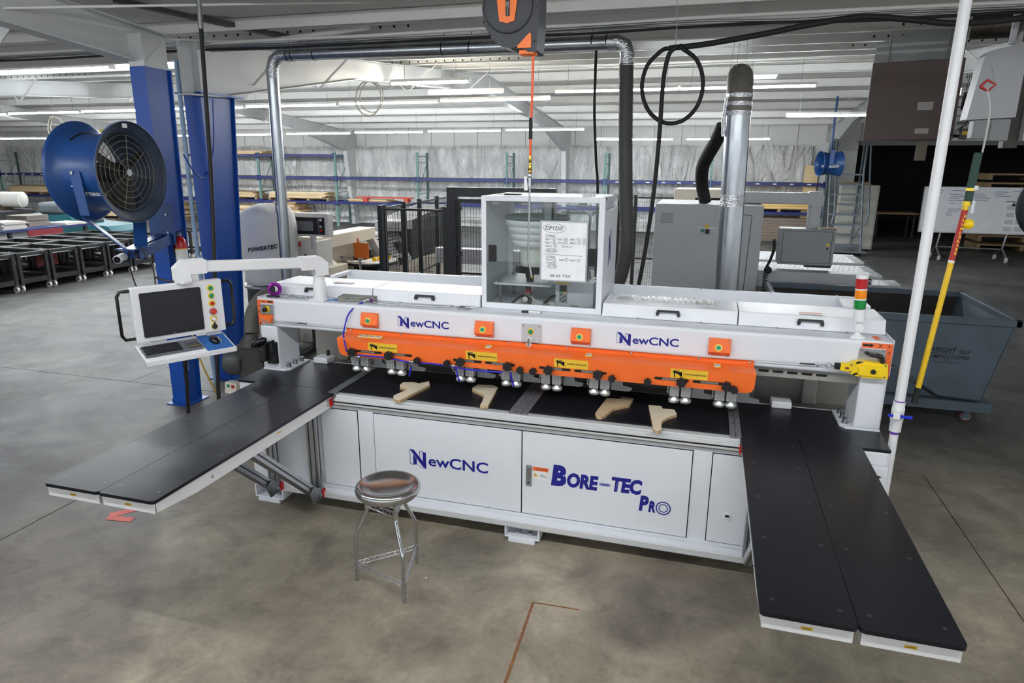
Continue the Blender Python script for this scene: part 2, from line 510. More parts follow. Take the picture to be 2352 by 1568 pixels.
# purlins: Z sections with bolted laps
PY = [-5.5, -4.0, -2.5, -1.0, 0.5, 2.0, 3.5, 4.9, 7.35, 8.85, 10.35, 11.85, 13.35, 14.85, 17.2, 18.8, 20.4, 22.0, 23.6, 25.2]
RX = [-24.0, -14.7, -5.42, 3.9]
M_hole = pm('bolt_hole', rgb(30, 28, 26), 0.7)
for y in PY:
    z = roofz(y)
    if y < 6: 
        z -= 0.0
    pl = MB().box(-34.3, 16.3, y-.004, y+.004, z-.215, z-.01).box(-34.3, 16.3, y-.06, y+.004, z-.215, z-.20).box(-34.3, 16.3, y-.004, y+.06, z-.02, z-.005).build('purlin', M_purlin, ceiling)
    if 4 < y < 12.5:
        hb = MB()
        for rx in RX[1:]:
            for k in range(-12, 13):
                for zz in (0.07, 0.15):
                    hb.cyl((rx+k*.17+.05, y-.0055, z-zz), (rx+k*.17+.05, y-.004, z-zz), .016, 8)
        hb.build('bolt_holes', M_hole, pl, kind='stuff')
# dark open gaps along the valley
for k in range(16):
    x = -4.2+k*0.98
    MB().box(x, x+.80, 6.55, 6.80, roofz(6.7)-.012, roofz(6.7)-.006).build('roof_gap', M_dark, ceiling)
MB().box(-34.3, 16.3, 6.50, 6.54, roofz(6.5)-.12, roofz(6.5)-.01).build('gutter_lip', M_purlin, ceiling)
MB().box(-34.3, 16.3, 6.82, 6.86, roofz(6.8)-.10, roofz(6.8)-.01).build('gutter_lip', M_purlin, ceiling)

# rafters: tapered I sections, deep over the columns
M_steelw = pm('rafter_white', rgb(200, 202, 202), 0.45, 0, 0.05, 1.5, bump=0.05, bscale=8)
def rafter(x, prof):
    """prof: (y, bottom z) ; the top follows the purlin seats"""
    top = [(y, roofz(y)-.22) for y, _ in prof]
    poly = prof+top[::-1]
    r = MB().prism(poly, (x-.006, 0, 0), (0,1,0), (0,0,1), (.012, 0, 0)).build('rafter', M_steelw, ceiling)
    fl = MB()
    for (y0, z0), (y1, z1) in zip(prof, prof[1:]):
        fl.bar((x, y0, z0), (x, y1, z1), .17, .014, up=(0,0,1))
    for (y0, z0), (y1, z1) in zip(top, top[1:]):
        fl.bar((x, y0, z0), (x, y1, z1), .17, .014, up=(0,0,1))
    fl.build('flange', M_steelw, r)
    return r
for x in RX:
    far_prof = [(6.2, 3.24), (6.75, 3.26), (9.9, 3.80), (16.4, 4.24), (22.0, 3.80), (25.6, 3.05), (26.4, 2.95)]
    rafter(x, far_prof)
    rafter(x, [(6.0, 3.44), (4.0, 3.62), (-7.5, 4.55)])
    for yb in (7.35, 8.85, 11.85, 14.85, 20.4, 23.6):
        zz = roofz(yb)-.22
        for sgn in (-1, 1):
            MB().bar((x+.02*sgn, yb, zz-.42), (x+.62*sgn, yb-.02, zz+.05), .05, .006).build('flange_brace', M_purlin, ceiling)
    # column against the far wall
    MB().prism([(26.1, 0), (26.55, 0), (26.55, 3.9), (25.7, 3.0)], (x-.09, 0, 0), (0,1,0), (0,0,1), (.18, 0, 0)).build('wall_column', M_steelw, ceiling)
# big knee brace plate near the left column
MB().bar((-6.25, 4.75, 3.42), (-5.55, 4.75, 3.95), .13, .012, up=(0,1,0)).build('flange_brace', M_steelw, ceiling)

# crinkled plastic sheeting hung along the far wall
def film_mat():
    m = bpy.data.materials.new('plastic_film'); m.use_nodes = True
    nt = m.node_tree; b = nt.nodes['Principled BSDF']; L = nt.links.new
    tc = nt.nodes.new('ShaderNodeTexCoord')
    mp = nt.nodes.new('ShaderNodeMapping'); mp.inputs['Scale'].default_value = (1.4, 1, 0.5); mp.inputs['Rotation'].default_value = (0, 0.5, 0)
    L(tc.outputs['Object'], mp.inputs[0])
    n = nt.nodes.new('ShaderNodeTexNoise'); n.inputs['Scale'].default_value = 1.6; n.inputs['Detail'].default_value = 8
    n.inputs['Distortion'].default_value = 1.2
    L(mp.outputs[0], n.inputs['Vector'])
    r = nt.nodes.new('ShaderNodeValToRGB')
    r.color_ramp.elements[0].position = .3; r.color_ramp.elements[0].color = rgb(196, 197, 196)+(1,)
    r.color_ramp.elements[1].position = .7; r.color_ramp.elements[1].color = rgb(234, 235, 234)+(1,)
    L(n.outputs['Fac'], r.inputs[0]); L(r.outputs[0], b.inputs['Base Color'])
    b.inputs['Roughness'].default_value = 0.16
    n2 = nt.nodes.new('ShaderNodeTexNoise'); n2.inputs['Scale'].default_value = 1.5; n2.inputs['Detail'].default_value = 7; n2.inputs['Distortion'].default_value = 3.0
    L(mp.outputs[0], n2.inputs['Vector'])
    bp = nt.nodes.new('ShaderNodeBump'); bp.inputs['Strength'].default_value = 1.0; bp.inputs['Distance'].default_value = 0.30
    L(n2.outputs['Fac'], bp.inputs['Height']); L(bp.outputs[0], b.inputs['Normal'])
    MATS['plastic_film'] = m
    return m
M_film = film_mat()
mb = MB(); NX, NZ = 220, 22
vs = []
rf = random.Random(3)
ph = [rf.uniform(0, 6.28) for _ in range(8)]
for j in range(NZ+1):
    z = 0.02+3.2*j/NZ
    for i in range(NX+1):
        x = -34.2+37.6*i/NX
        d = .05*math.sin(x*2.1+ph[0]+z*.8)+.03*math.sin(x*5.3+ph[1]-z*1.7)+.02*math.sin(x*11+ph[2]+z*3)+.03*math.sin(z*2.2+x*.6+ph[3])
        d *= (1-0.85*(j/NZ)**6)
        zz = z + (0.035*math.sin(x*1.7+ph[4])+.02*math.sin(x*4.4) if j == NZ else 0)
        vs.append((x, 26.44+d, zz))
mb.add(vs, [(j*(NX+1)+i, j*(NX+1)+i+1, (j+1)*(NX+1)+i+1, (j+1)*(NX+1)+i) for j in range(NZ) for i in range(NX)], True)
film = mb.build('plastic_sheeting', M_film)
tag(film, 'crinkled translucent plastic sheeting stapled along the far wall behind the racks', 'sheeting')

# ---- double blue columns in the valley
def blue_column(name, label, x, y0, fw, d0, d1, h, plate_top):
    t = thing(name, label, 'column', (x, y0, 0))
    MB().box(x-fw/2, x+fw/2, y0, y0+.014, .012, h).build('front_flange', M_blue, t)
    MB().prism([(y0+.014, .012), (y0+d0, .012), (y0+d1, h), (y0+.014, h)], (x+fw*.30, 0, 0), (0,1,0), (0,0,1), (.012, 0, 0)).build('web', M_blue, t)
    MB().prism([(y0+d0, .012), (y0+d0+.014, .012), (y0+d1+.014, h), (y0+d1, h)], (x-fw/2, 0, 0), (0,1,0), (0,0,1), (fw, 0, 0)).build('rear_flange', M_blue, t)
    MB().box(x-fw/2-.05, x+fw/2+.05, y0-.05, y0+d0+.07, 0, .012).build('base_plate', M_blue, t)
    for bx, by in ((x+fw/2+.02, y0+.02), (x+fw/2+.02, y0+d0-.04), (x-fw/2-.02, y0+.02)):
        MB().cyl((bx, by, .012), (bx, by, .05), .014, 6, smooth=False).build('anchor_bolt', M_blue, t)
    if plate_top:
        MB().box(x-fw/2-.06, x+fw/2+.06, y0-.06, y0+d1+.10, h, h+.02).build('cap_plate', M_blue, t)
        MB().box(x-fw/2-.02, x+fw/2+.02, y0, y0+.014, h+.02, roofz(y0)-.2).box(x+fw*.30, x+fw*.30+.012, y0, y0+d1+.3, h+.02, roofz(y0)-.2).build('haunch', M_steelw, t)
    else:
        MB().box(x-fw/2, x+fw/2, y0, y0+.014, h, 3.72).prism([(y0+.014, h), (y0+d1, h), (y0+d1, 3.72), (y0+.014, 3.72)], (x+fw*.30, 0, 0), (0,1,0), (0,0,1), (.012, 0, 0)).bar((x+fw*.36, y0+.05, h+.02), (x+fw*.36, y0+d1-.03, 3.66), .05, .012, up=(1,0,0)).build('haunch', M_steelw, t)
    MB().prism(rrect(-.006, .006, -.06, .06, .005), (x+fw*.30+.0125, y0+.10, .42), (0,1,0), (0,0,1), (.002, 0, 0)).build('slot', pm('slot_blue', rgb(120, 150, 205), .5), t)
    return t
blue_column('steel_column', 'nearer bright blue tapered steel column carrying the drum fan and fire extinguisher', -5.35, 5.55, .18, .21, .33, 3.43, False)
blue_column('steel_column', 'second blue steel column with a cap plate, just behind the fan column', -5.50, 6.42, .22, .28, .55, 3.26, True)
# ================================================================== BORING MACHINE
CX = -1.107
bm = thing('boring_machine', 'long white dowel boring machine with orange front guard and black work table', 'machine', (CX, 4.4, 0))
M_board = pm('black_phenolic', rgb(24, 26, 32), 0.3, 0, 0.16, 2.2, bump=0.03, bscale=300, spec=0.3)
def scuffed():
    m = M_board; nt = m.node_tree; b = nt.nodes['Principled BSDF']
    tc = nt.nodes.new('ShaderNodeTexCoord')
    n = nt.nodes.new('ShaderNodeTexNoise'); n.inputs['Scale'].default_value = 2; n.inputs['Detail'].default_value = 4; n.inputs['Distortion'].default_value = 1.0
    nt.links.new(tc.outputs['Object'], n.inputs['Vector'])
    mr = nt.nodes.new('ShaderNodeMapRange'); mr.inputs[3].default_value = 0.28; mr.inputs[4].default_value = 0.42
    nt.links.new(n.outputs['Fac'], mr.inputs[0]); nt.links.new(mr.outputs[0], b.inputs['Roughness'])
scuffed()

# ---- base
base = MB().box(-3.24, 1.13, 4.03, 4.78, .12, .84).box(-3.24, 1.13, 4.075, 4.78, .84, .917).build('base_frame', M_white, bm, bev=.006)
MB().box(-3.245, -3.0, 4.02, 4.07, .12, .30).build('corner_gusset', M_white, bm)
MB().box(-2.49, .305, 4.028, 4.075, .842, .90).build('rail_recess', pm('recess_shade_grey', rgb(150, 148, 140), .5), bm)  # grey strip carries the shadow of the recess below the rail
# doors with shadow gaps
for name, x0, x1, mat in (('door', -2.62, -2.325, M_white), ('door', -2.19, -1.088, M_white), ('door', -1.08, .027, M_white), ('door', .153, .47, M_white)):
    d = MB().box(x0, x1, 4.02, 4.034, .207, .813).build('door', M_white, bm, bev=.002)
    MB().box(x0-.006, x1+.006, 4.0275, 4.0295, .201, .819).build('door_gap', M_dark, d)
doors = [o for o in bm.children if o.name.startswith('door')]
door_r = doors[2]; door_l = doors[1]; door_s = doors[3]
h = MB().prism(rrect(-1.052, -1.012, .42, .575, .006), (0, 4.02, 0), (1,0,0), (0,0,1), (0,-.006,0)).build('latch_plate', M_alu, door_r)
MB().prism(rrect(-1.045, -1.020, .475, .567, .012), (0, 4.013, 0), (1,0,0), (0,0,1), (0,-.012,0)).build('latch_lever', M_steel, door_r)
MB().cyl((-1.032, 4.013, .447), (-1.032, 4.006, .447), .008, 12).build('key_lock', pm('lock_blue', rgb(40, 80, 120), .4, .4), door_r)
wl_ = MB().box(-1.006, -.897, 4.0185, 4.02, .478, .565).build('warning_label', M_paper, door_r)
MB().box(-1.006, -.897, 4.0178, 4.0186, .538, .567).build('label_band', M_orange2, door_r)
text('lettering', 'WARNING', M_ink, door_r, (-.982, 4.0176, .546), (1,0,0), (0,0,1), .08, .013)
MB().prism([(0,0),(.03,0),(.015,.027)], (-1.0, 4.0183, .497), (1,0,0), (0,0,1), (0,-.0006,0)).build('hazard_triangle', M_yelllab, door_r)
text('lettering', '!', M_ink, door_r, (-.987, 4.0174, .501), (1,0,0), (0,0,1), .004, .015)
text('lettering', 'WARNING\nELECTRIC SHOCK', M_navy, door_r, (-.952, 4.0176, .497), (1,0,0), (0,0,1), .05, .02)
dsp = MB().box(.250, .283, 4.008, 4.02, .385, .420).build('hour_meter', M_whiteflat, door_s)
MB().box(.255, .278, 4.0065, 4.009, .398, .414).build('meter_window', M_blackg, door_s)

def logo_n(parent, x0, x1, z0, z1, y, name='logo_letter'):
    w, hh = x1-x0, z1-z0
    mb = MB()
    def poly(pts): mb.prism([(x0+a*w, z0+b*hh) for a, b in pts], (0, y, 0), (1,0,0), (0,0,1), (0,-.0012,0))
    poly([(0,1),(.26,.98),(1,.14),(1,-.06),(.84,.0),(.2,.74)])
    poly([(.80,.34),(.80,.92),(1,.88),(1,.10)])
    poly([(.2,.70),(.2,.10),(.42,.15),(.42,.46)])
    poly([(0,.96),(.025,.94),(.025,.14),(0,.14)])
    poly([(0,.14),(.2,.10),(.2,.13),(0,.17)])
    poly([(.60,.92),(.63,.92),(.63,.58),(.60,.60)]); poly([(.60,.92),(.80,.90),(.80,.93),(.62,.95)])
    poly([(.42,.15),(.44,.15),(.86,-.07),(.84,-.08)])
    return mb.build(name, M_navy, parent)
logo_n(door_l, -1.915, -1.79, .445, .578, 4.0198)
text('lettering', 'ewCNC', M_navy, door_l, (-1.772, 4.0196, .465), (1,0,0), (0,0,1), .447, .083, bold=.02)
text('lettering', 'B', M_navy, door_r, (-.877, 4.0196, .447), (1,0,0), (0,0,1), .105, .155, bold=.06, shear=.12)
text('lettering', 'ORE', M_navy, door_r, (-.768, 4.0196, .450), (1,0,0), (0,0,1), .212, .108, bold=.055, shear=.12)
text('lettering', 'TEC', M_navy, door_r, (-.470, 4.0196, .462), (1,0,0), (0,0,1), .20, .108, bold=.055, shear=.12)
text('lettering', 'P', M_navy, door_r, (-.284, 4.0196, .352), (1,0,0), (0,0,1), .062, .112, bold=.055, shear=.12)
text('lettering', 'R', M_navy, door_r, (-.222, 4.0196, .352), (1,0,0), (0,0,1), .046, .082, bold=.055, shear=.12)
mb = MB().prism(rrect(-.552, -.474, .493, .513, .009), (0, 4.0198, 0), (1,0,0), (0,0,1), (0,-.0008,0))
mb.build('dowel_emblem', pm('emblem_blue', rgb(150, 155, 200), .5), door_r)
MB().box(-.538, -.488, 4.0184, 4.0192, .496, .499).box(-.538, -.488, 4.0184, 4.0192, .5015, .5045).box(-.538, -.488, 4.0184, 4.0192, .507, .510).build('emblem_lines', M_navy, door_r)
def ring(parent, cx, cz, y, ro, ri, teeth, mat):
    n = 72 if teeth else 36
    vs = []; 
    for i in range(n):
        a = 2*PI*i/n
        rr = ro*(1+(.05*math.cos(a*teeth) if teeth else 0)); r2 = ri*(1+(.05*math.cos(a*teeth) if teeth else 0))
        vs += [(cx+rr*math.cos(a), y, cz+rr*math.sin(a)), (cx+r2*math.cos(a), y, cz+r2*math.sin(a))]
    MB().add(vs, [(2*i, 2*i+1, (2*i+3) % (2*n), (2*i+2) % (2*n)) for i in range(n)]).build('gear_emblem', mat, parent)
ring(door_r, -.128, .392, 4.0188, .048, .040, 18, M_navy)
ring(door_r, -.128, .392, 4.0188, .030, .024, 0, M_navy)

# ---- rails, feet
M_railw = pm('anodised_rail', rgb(222, 224, 226), 0.3, 0.25, 0.04, 8, stretch=(.3, 8, 8))
r = MB().box(-2.485, .302, 3.992, 4.075, .862, .905).box(-2.485, .302, 4.02, 4.075, .905, .927).box(-2.485, .302, 4.004, 4.015, .905, .912).build('table_rail', M_railw, bm, bev=.003)
MB().box(-2.485, .302, 3.9905, 3.993, .878, .888).build('rail_slot', M_dark, r)
MB().box(-3.0, .43, 3.988, 4.03, .10, .185).build('lower_rail', M_white, bm, bev=.004)
MB().box(-2.9, .41, 3.965, 3.989, .118, .160).build('lower_track', M_railw, bm, bev=.003)
for fx in (-3.225, -1.192, .88):
    f = MB().box(fx, fx+.25, 3.975, 4.125, .028, .04).box(fx, fx+.012, 3.975, 4.125, .04, .13).box(fx+.238, fx+.25, 3.975, 4.125, .04, .13).box(fx, fx+.25, 4.11, 4.125, .04, .13).box(fx, fx+.25, 3.985, 4.125, .118, .13).build('foot', M_white, bm, bev=.003)
    MB().box(fx+.03, fx+.22, 3.965, 4.11, 0, .028).build('foot_pad', M_white, f, bev=.003)
    for bx, hh in ((fx+.09, .085), (fx+.175, .062)):
        MB().cyl((bx, 4.03, .04), (bx, 4.03, hh), .009, 8).cyl((bx, 4.03, .04), (bx, 4.03, .058), .018, 6, smooth=False).build('levelling_bolt', M_zinc, f)
for fx in (-3.2, -1.19, .9):
    MB().box(fx, fx+.2, 4.62, 4.76, 0, .13).build('foot', M_white, bm)

# ---- table boards and steel straps
def board(name, poly, parent, z0=.918, z1=.936, mat=None):
    return MB().prism(poly, (0, 0, z0), (1,0,0), (0,1,0), (0, 0, z1-z0)).build(name, mat or M_board, parent, bev=.0015)
M_screw = pm('countersunk_screw', rgb(92, 94, 98), .35, .8, .1, 40)
def screws(parent, pts, z=.9362, r=.0085):
    for x, y in pts:
        s = MB().cyl((x, y, z-.001), (x, y, z+.0006), r, 10).build('screw', M_screw, parent)
dl = board('deck_board', [(-3.365, 4.085), (-2.552, 4.085), (-2.552, 4.70), (-3.365, 4.70)], bm)
dr = board('deck_board', [(.308, 4.085), (1.145, 4.085), (1.145, 4.70), (.308, 4.70)], bm)
for _a, _b in ((-3.362, -3.20), (.99, 1.142)):
    MB().box(_a, _b, 4.089, 4.72, .80, .918).build('deck_support', M_white, bm, bev=.004)
MB().box(1.02, 1.128, 4.06, 4.085, .76, .80).build('limit_switch', M_black, bm)
MB().cyl((.99, 4.03, .775), (1.10, 4.05, .785), .02, 12).build('cable_gland', M_black, bm)
screws(dl, [(-3.30, 4.13), (-2.62, 4.13), (-2.62, 4.6), (-2.95, 4.13), (-3.02, 4.62)])
screws(dr, [(.36, 4.13), (.66, 4.13), (1.08, 4.13), (.36, 4.62), (.68, 4.62), (.88, 4.5)])
w1 = board('work_board', [(-2.488, 4.072), (-1.182, 4.072), (-1.182, 4.70), (-2.488, 4.70)], bm)
w2 = board('work_board', [(-1.05, 4.072), (.238, 4.072), (.238, 4.70), (-1.05, 4.70)], bm)
screws(w1, [(x, y) for x in (-2.43, -2.1, -1.75, -1.45, -1.23) for y in (4.14, 4.36, 4.58)], r=.007)
screws(w2, [(x, y) for x in (-1.0, -.75, -.45, -.12, .19) for y in (4.12, 4.36, 4.58)], r=.007)
M_strap = pm('steel_strap', rgb(138, 140, 144), .38, .45, .12, 10, stretch=(8, .6, 8))
for xs in ((-2.551, -2.522, -2.519, -2.489), (-1.181, -1.140, -1.137, -1.094, -1.091, -1.051), (.239, .272, .275, .307)):
    for i in range(0, len(xs), 2):
        st = MB().box(xs[i], xs[i+1], 4.03, 4.68, .925, .9395).box(xs[i], xs[i+1], 4.026, 4.031, .905, .9395).build('steel_strap', M_strap, bm)
        for y in (4.12, 4.25, 4.38, 4.52):
            MB().cyl(((xs[i]+xs[i+1])/2, y, .939), ((xs[i]+xs[i+1])/2, y, .9405), .006, 8).build('rivet', M_chrome, st)

# ---- rear enclosure seen through the gap
MB().box(-3.36, 1.14, 5.16, 5.20, .80, 1.52).build('rear_panel', M_greyin, bm)
MB().box(-3.2, 1.1, 4.78, 5.16, .80, .83).build('rear_shelf', M_greyin, bm)
for x in (-3.1, -2.72, .35, .78):
    MB().box(x, x+.10, 5.10, 5.16, .83, 1.46).build('rear_post', pm('rear_post_grey', rgb(172, 170, 165), .5), bm, bev=.01)
MB().box(.36, .99, 4.425, 4.44, 1.225, 1.293).build('slotted_strip', M_greyin, bm)
for k in range(5):
    MB().prism(rrect(-.033, .033, -.008, .008, .0075), (.43+k*.087, 4.4248, 1.261), (1,0,0), (0,0,1), (0,-.002,0)).build('strip_slot', M_dark, bm)
MB().tube(spline([(-3.385, 5.18, 1.45), (-3.385, 5.18, 1.05), (-3.395, 5.18, .93), (-3.44, 5.18, .87), (-3.62, 5.18, .78)], 6), .017, 8).build('door_gasket', M_rubber, bm)
for x0 in (-3.06, .525):
    MB().box(x0, x0+.13, 4.64, 4.76, .936, .985).build('sensor_box', M_whiteflat, bm, bev=.008)
MB().cyl((-2.97, 4.73, .985), (-2.97, 4.73, 1.03), .014, 10).build('cable_gland', M_black, bm)
# drill motors hanging inside
for x in (-1.0, -.42):
    MB().box(x-.09, x+.09, 4.78, 5.02, .98, 1.28).build('drill_head', M_black, bm, bev=.02)
MB().box(-1.19, -1.1, 4.70, 4.78, 1.02, 1.12).build('drill_guard', M_red, bm, bev=.01)

# ---- portal: posts and beam
for x0, x1, sgn in ((-3.352, -3.198, 1), (.992, 1.146, -1)):
    p = MB().box(x0, x1, 4.385, 4.67, .948, 1.30).build('portal_post', M_white, bm, bev=.012)
    a, b = (x0, x1+.075) if sgn > 0 else (x0-.075, x1)
    if sgn > 0: poly = [(a, 4.38), (b-.03, 4.38), (b, 4.42), (b, 4.69), (a, 4.69)]
    else: poly = [(a, 4.42), (a+.03, 4.38), (b, 4.38), (b, 4.69), (a, 4.69)]
    MB().prism(poly, (0, 0, .936), (1,0,0), (0,1,0), (0,0,.013)).build('post_plate', M_white, p, bev=.002)
    bx = x1+.038 if sgn > 0 else x0-.038
    for y in (4.45, 4.54, 4.63):
        MB().cyl((bx, y, .949), (bx, y, .953), .022, 14).cyl((bx, y, .953), (bx, y, .985), .016, 12).build('cap_screw', M_zinc, p)
beam = MB().box(-3.362, 1.152, 4.38, 4.94, 1.292, 1.518).build('portal_beam', M_white, bm, bev=.022, seg=4)
MB().box(1.148, 1.156, 4.40, 5.23, 1.30, 1.525).build('beam_end_plate', M_white, bm, bev=.002)
MB().box(-3.366, -3.358, 4.40, 5.23, 1.30, 1.525).build('beam_end_plate', M_white, bm, bev=.002)
MB().box(-3.33, 1.12, 4.94, 5.22, 1.30, 1.535).build('trough_floor', M_white, bm)
MB().box(-3.04, 1.12, 5.225, 5.26, 1.25, 1.632).build('trough_wall', M_white, bm, bev=.004)
MB().box(-3.04, -2.99, 4.95, 5.225, 1.60, 1.628).box(.955, 1.12, 4.95, 5.225, 1.60, 1.626).build('trough_end', M_white, bm, bev=.003)
for x in (-2.95, -2.35, -1.9, -.5, .0, .5, .95):
    MB().cyl((x, 5.24, 1.632), (x, 5.24, 1.640), .008, 8).build('screw', M_zinc, bm)
# hood lids
LX = [(-3.325, -2.448), (-2.438, -1.566), (-.656, .246), (.254, 1.135)]
for i, (a, b) in enumerate(LX):
    l = MB().prism([(4.556, 1.520), (4.582, 1.610), (4.93, 1.612), (4.945, 1.53)], (a, 0, 0), (0,1,0), (0,0,1), (b-a, 0, 0)).build('hood_lid', M_lidwhite, bm, bev=.006)
    hx = (-2.95, -2.003, -.206, .695)[i]
    MB().prism([(-.08, 0), (-.073, .022), (.073, .022), (.08, 0), (.08, -.018), (.062, -.018), (.058, .006), (-.058, .006), (-.062, -.018), (-.08, -.018)],
        (hx, 4.571, 1.566), (1,0,0), (0,.19,.98), (0,-.026,.005)).build('lid_handle', M_black, l, bev=.003)
    for s_ in (-.2, .22):
        MB().cyl((hx+s_, 4.552, 1.523), (hx+s_, 4.546, 1.523), .006, 8).build('screw', M_zinc, l)
MB().box(.63, .77, 4.60, 4.66, 1.6135, 1.615).build('hood_label', M_paper, bm)
MB().box(.63, .77, 4.645, 4.66, 1.615, 1.6156).build('hood_label', M_orange2, bm)
MB().box(-2.86, -2.70, 4.70, 4.76, 1.6135, 1.615).build('hood_label', pm('pink_print', rgb(225, 205, 208), .5), bm)

# ---- orange guard
gx0, gx1 = -2.578, .372
front = [(gx0, 1.286), (gx0+.012, 1.20), (gx0+.028, 1.168), (gx0+.06, 1.158), (gx1-.05, 1.158), (gx1-.018, 1.168), (gx1-.004, 1.20), (gx1, 1.286)]
mb = MB().prism(front, (0, 4.238, 0), (1,0,0), (0,0,1), (0, -.004, 0))
mb.add([(gx0, 4.238, 1.286), (gx1, 4.238, 1.286), (gx1, 4.234, 1.290), (gx0, 4.234, 1.290), (gx0+.01, 4.366, 1.306), (gx1-.01, 4.366, 1.306), (gx1-.01, 4.366, 1.338), (gx0+.01, 4.366, 1.338),
        (gx0+.01, 4.374, 1.338), (gx1-.01, 4.374, 1.338), (gx0, 4.234, 1.286), (gx1, 4.234, 1.286)],
       [(10, 11, 2, 3), (3, 2, 5, 4), (4, 5, 6, 7), (7, 6, 9, 8)])
guard = mb.build('front_guard', M_orange, bm)
for x in (-2.53, -2.12, -1.70, -1.28, -.86, -.42, .02, .335):
    MB().sphere((x, 4.364, 1.322), .009, 10, 6).build('guard_screw', M_chrome, guard)
SL = [(-2.43, -2.21), (-2.186, -1.97), (-1.655, -1.44), (-1.415, -1.198), (-1.026, -.807), (-.781, -.563), (-.25, -.031), (-.008, .21)]
for a, b in SL:
    s = MB().prism(rrect(a, b, 1.196, 1.214, .0088), (0, 4.2337, 0), (1,0,0), (0,0,1), (0,-.001,0)).build('adjust_slot', M_dark, guard)
    m_ = (a+b)/2
    MB().box(m_-.06, m_+.05, 4.2322, 4.2328, 1.199, 1.211).build('slot_slider', M_alu_dull, s)
def star(c, r, t=.024):
    pts = []
    for i in range(28):
        a = 2*PI*i/28
        pts.append((math.cos(a)*r*(1+.13*math.cos(7*a)), math.sin(a)*r*(1+.13*math.cos(7*a))))
    return MB().prism(pts, c, (1,0,0), (0,0,1), (0,-t,0)).cyl((c[0], c[1], c[2]), (c[0], c[1]+.02, c[2]), r*.5, 10).cyl((c[0], c[1]-t, c[2]), (c[0], c[1]-t-.004, c[2]), r*.55, 12)
for x in (-2.441, -2.144, -1.591, -1.244, -.955, -.617, -.077, .201):
    star((x, 4.215, 1.199), .031).build('star_knob', M_black, guard, bev=.003)
for x in (-1.919, -1.689, -1.153, -1.061, -.522, -.29, .247):
    star((x, 4.215, 1.183), .023, .03).build('star_knob', M_black, guard, bev=.003)
for x0 in (-2.319, -1.559, -.921, -.149):
    lb = MB().box(x0, x0+.232, 4.2325, 4.2338, 1.218, 1.279).build('hand_warning_label', M_yelllab, guard)
    text('lettering', 'WARNING INJURE HAND', M_ink, lb, (x0+.088, 4.2322, 1.240), (1,0,0), (0,0,1), .135, .013, bold=.02)
    mb = MB()
    def pg(pts): mb.prism([(x0+.012+p*.06, 1.222+q*.05) for p, q in pts], (0, 4.2324, 0), (1,0,0), (0,0,1), (0,-.0004,0))
    pg([(0,.75),(.15,.98),(.45,.8),(.5,.5),(.95,.12),(.98,.2),(.6,.55),(1.0,.42),(1.0,.5),(.62,.66),(.98,.68),(.97,.75),(.5,.8),(.25,.62),(.3,0),(.18,0),(.12,.55)])
    pg([(.35,1.0),(.75,.92),(.78,.86),(.4,.88)])
    mb.build('hand_symbol', M_ink, lb)
    MB().box(x0+.0785, x0+.0795, 4.2322, 4.2326, 1.218, 1.279).build('label_rule', M_ink, lb)
def barcode(x0, w, z0, z1):
    lb = MB().obox((x0+w/2, 4.31, (z0+z1)/2), (w/2,0,0), (0,.028,.0045), (0,-.0004,.0012)).build('code_label', M_yelllab, guard)
    mb = MB()
    n = max(1, round(w/.05))
    for k in range(n):
        xa = x0+k*w/n+.006
        mb.obox((xa+(w/n-.012)/2, 4.307, (z0+z1)/2+.002), ((w/n-.012)/2,0,0), (0,.017,.0027), (0,-.0002,.0012))
    p_ = mb.build('label_paper', M_paper, lb)
    mb = MB()
    for k in range(n):
        xa = x0+k*w/n+.010
        for q in range(6):
            mb.obox((xa+q*(w/n-.02)/5.5, 4.307, (z0+z1)/2+.0032), (.0012,0,0), (0,.011,.0018), (0,-.0002,.0008))
    mb.build('code_bars', pm('code_print', rgb(110, 110, 150), .6), lb)
barcode(-2.435, .19, 1.297, 1.305)
barcode(-1.437, .045, 1.297, 1.305); barcode(-.722, .045, 1.297, 1.305); barcode(.114, .045, 1.297, 1.305)

# ---- pneumatic clamps under the guard
M_pad = pm('clamp_pad', rgb(204, 206, 206), .32, .7, .06, 14)
M_clamp = pm('clamp_body', rgb(186, 188, 188), .4, .6, .06, 14)
for i, x in enumerate((-2.46, -2.383, -2.17, -2.093, -1.624, -1.548, -1.279, -1.205, -.99, -.912, -.653, -.578, -.119, -.045, .167, .24)):
    c = MB().box(x-.031, x+.031, 4.275, 4.335, 1.075, 1.20).build('hold_down_clamp', M_clamp, bm, bev=.004)
    mb = MB()
    for k in (-.018, -.006, .006, .018): mb.box(x+k-.0015, x+k+.0015, 4.2735, 4.2755, 1.08, 1.19)
    mb.build('clamp_groove', M_alu_dull, c)
    MB().lathe([(.012, .03), (.014, .012), (.036, -.005), (.038, -.014), (.034, -.028), (.012, -.033)], (x, 4.305, 1.058), n=20).build('clamp_pad', M_pad, c)
    if i % 2:
        sgn = 1 if i < 12 else (1 if i % 4 == 1 else 1)
        MB().prism([(0, 0), (.12, 0), (.14, .012), (.14, .03), (.08, .04), (.07, .10), (.02, .10), (.0, .05)], (x+.035, 4.345, 1.055), (1,0,0), (0,0,1), (0,.02,0)).build('clamp_bracket', M_alu_dull, c)
    else:
        MB().cyl((x-.042, 4.30, 1.09), (x-.042, 4.30, 1.15), .008, 8).cyl((x-.042, 4.27, 1.11), (x-.042, 4.30, 1.11), .006, 8).build('air_fitting', M_chrome, c)

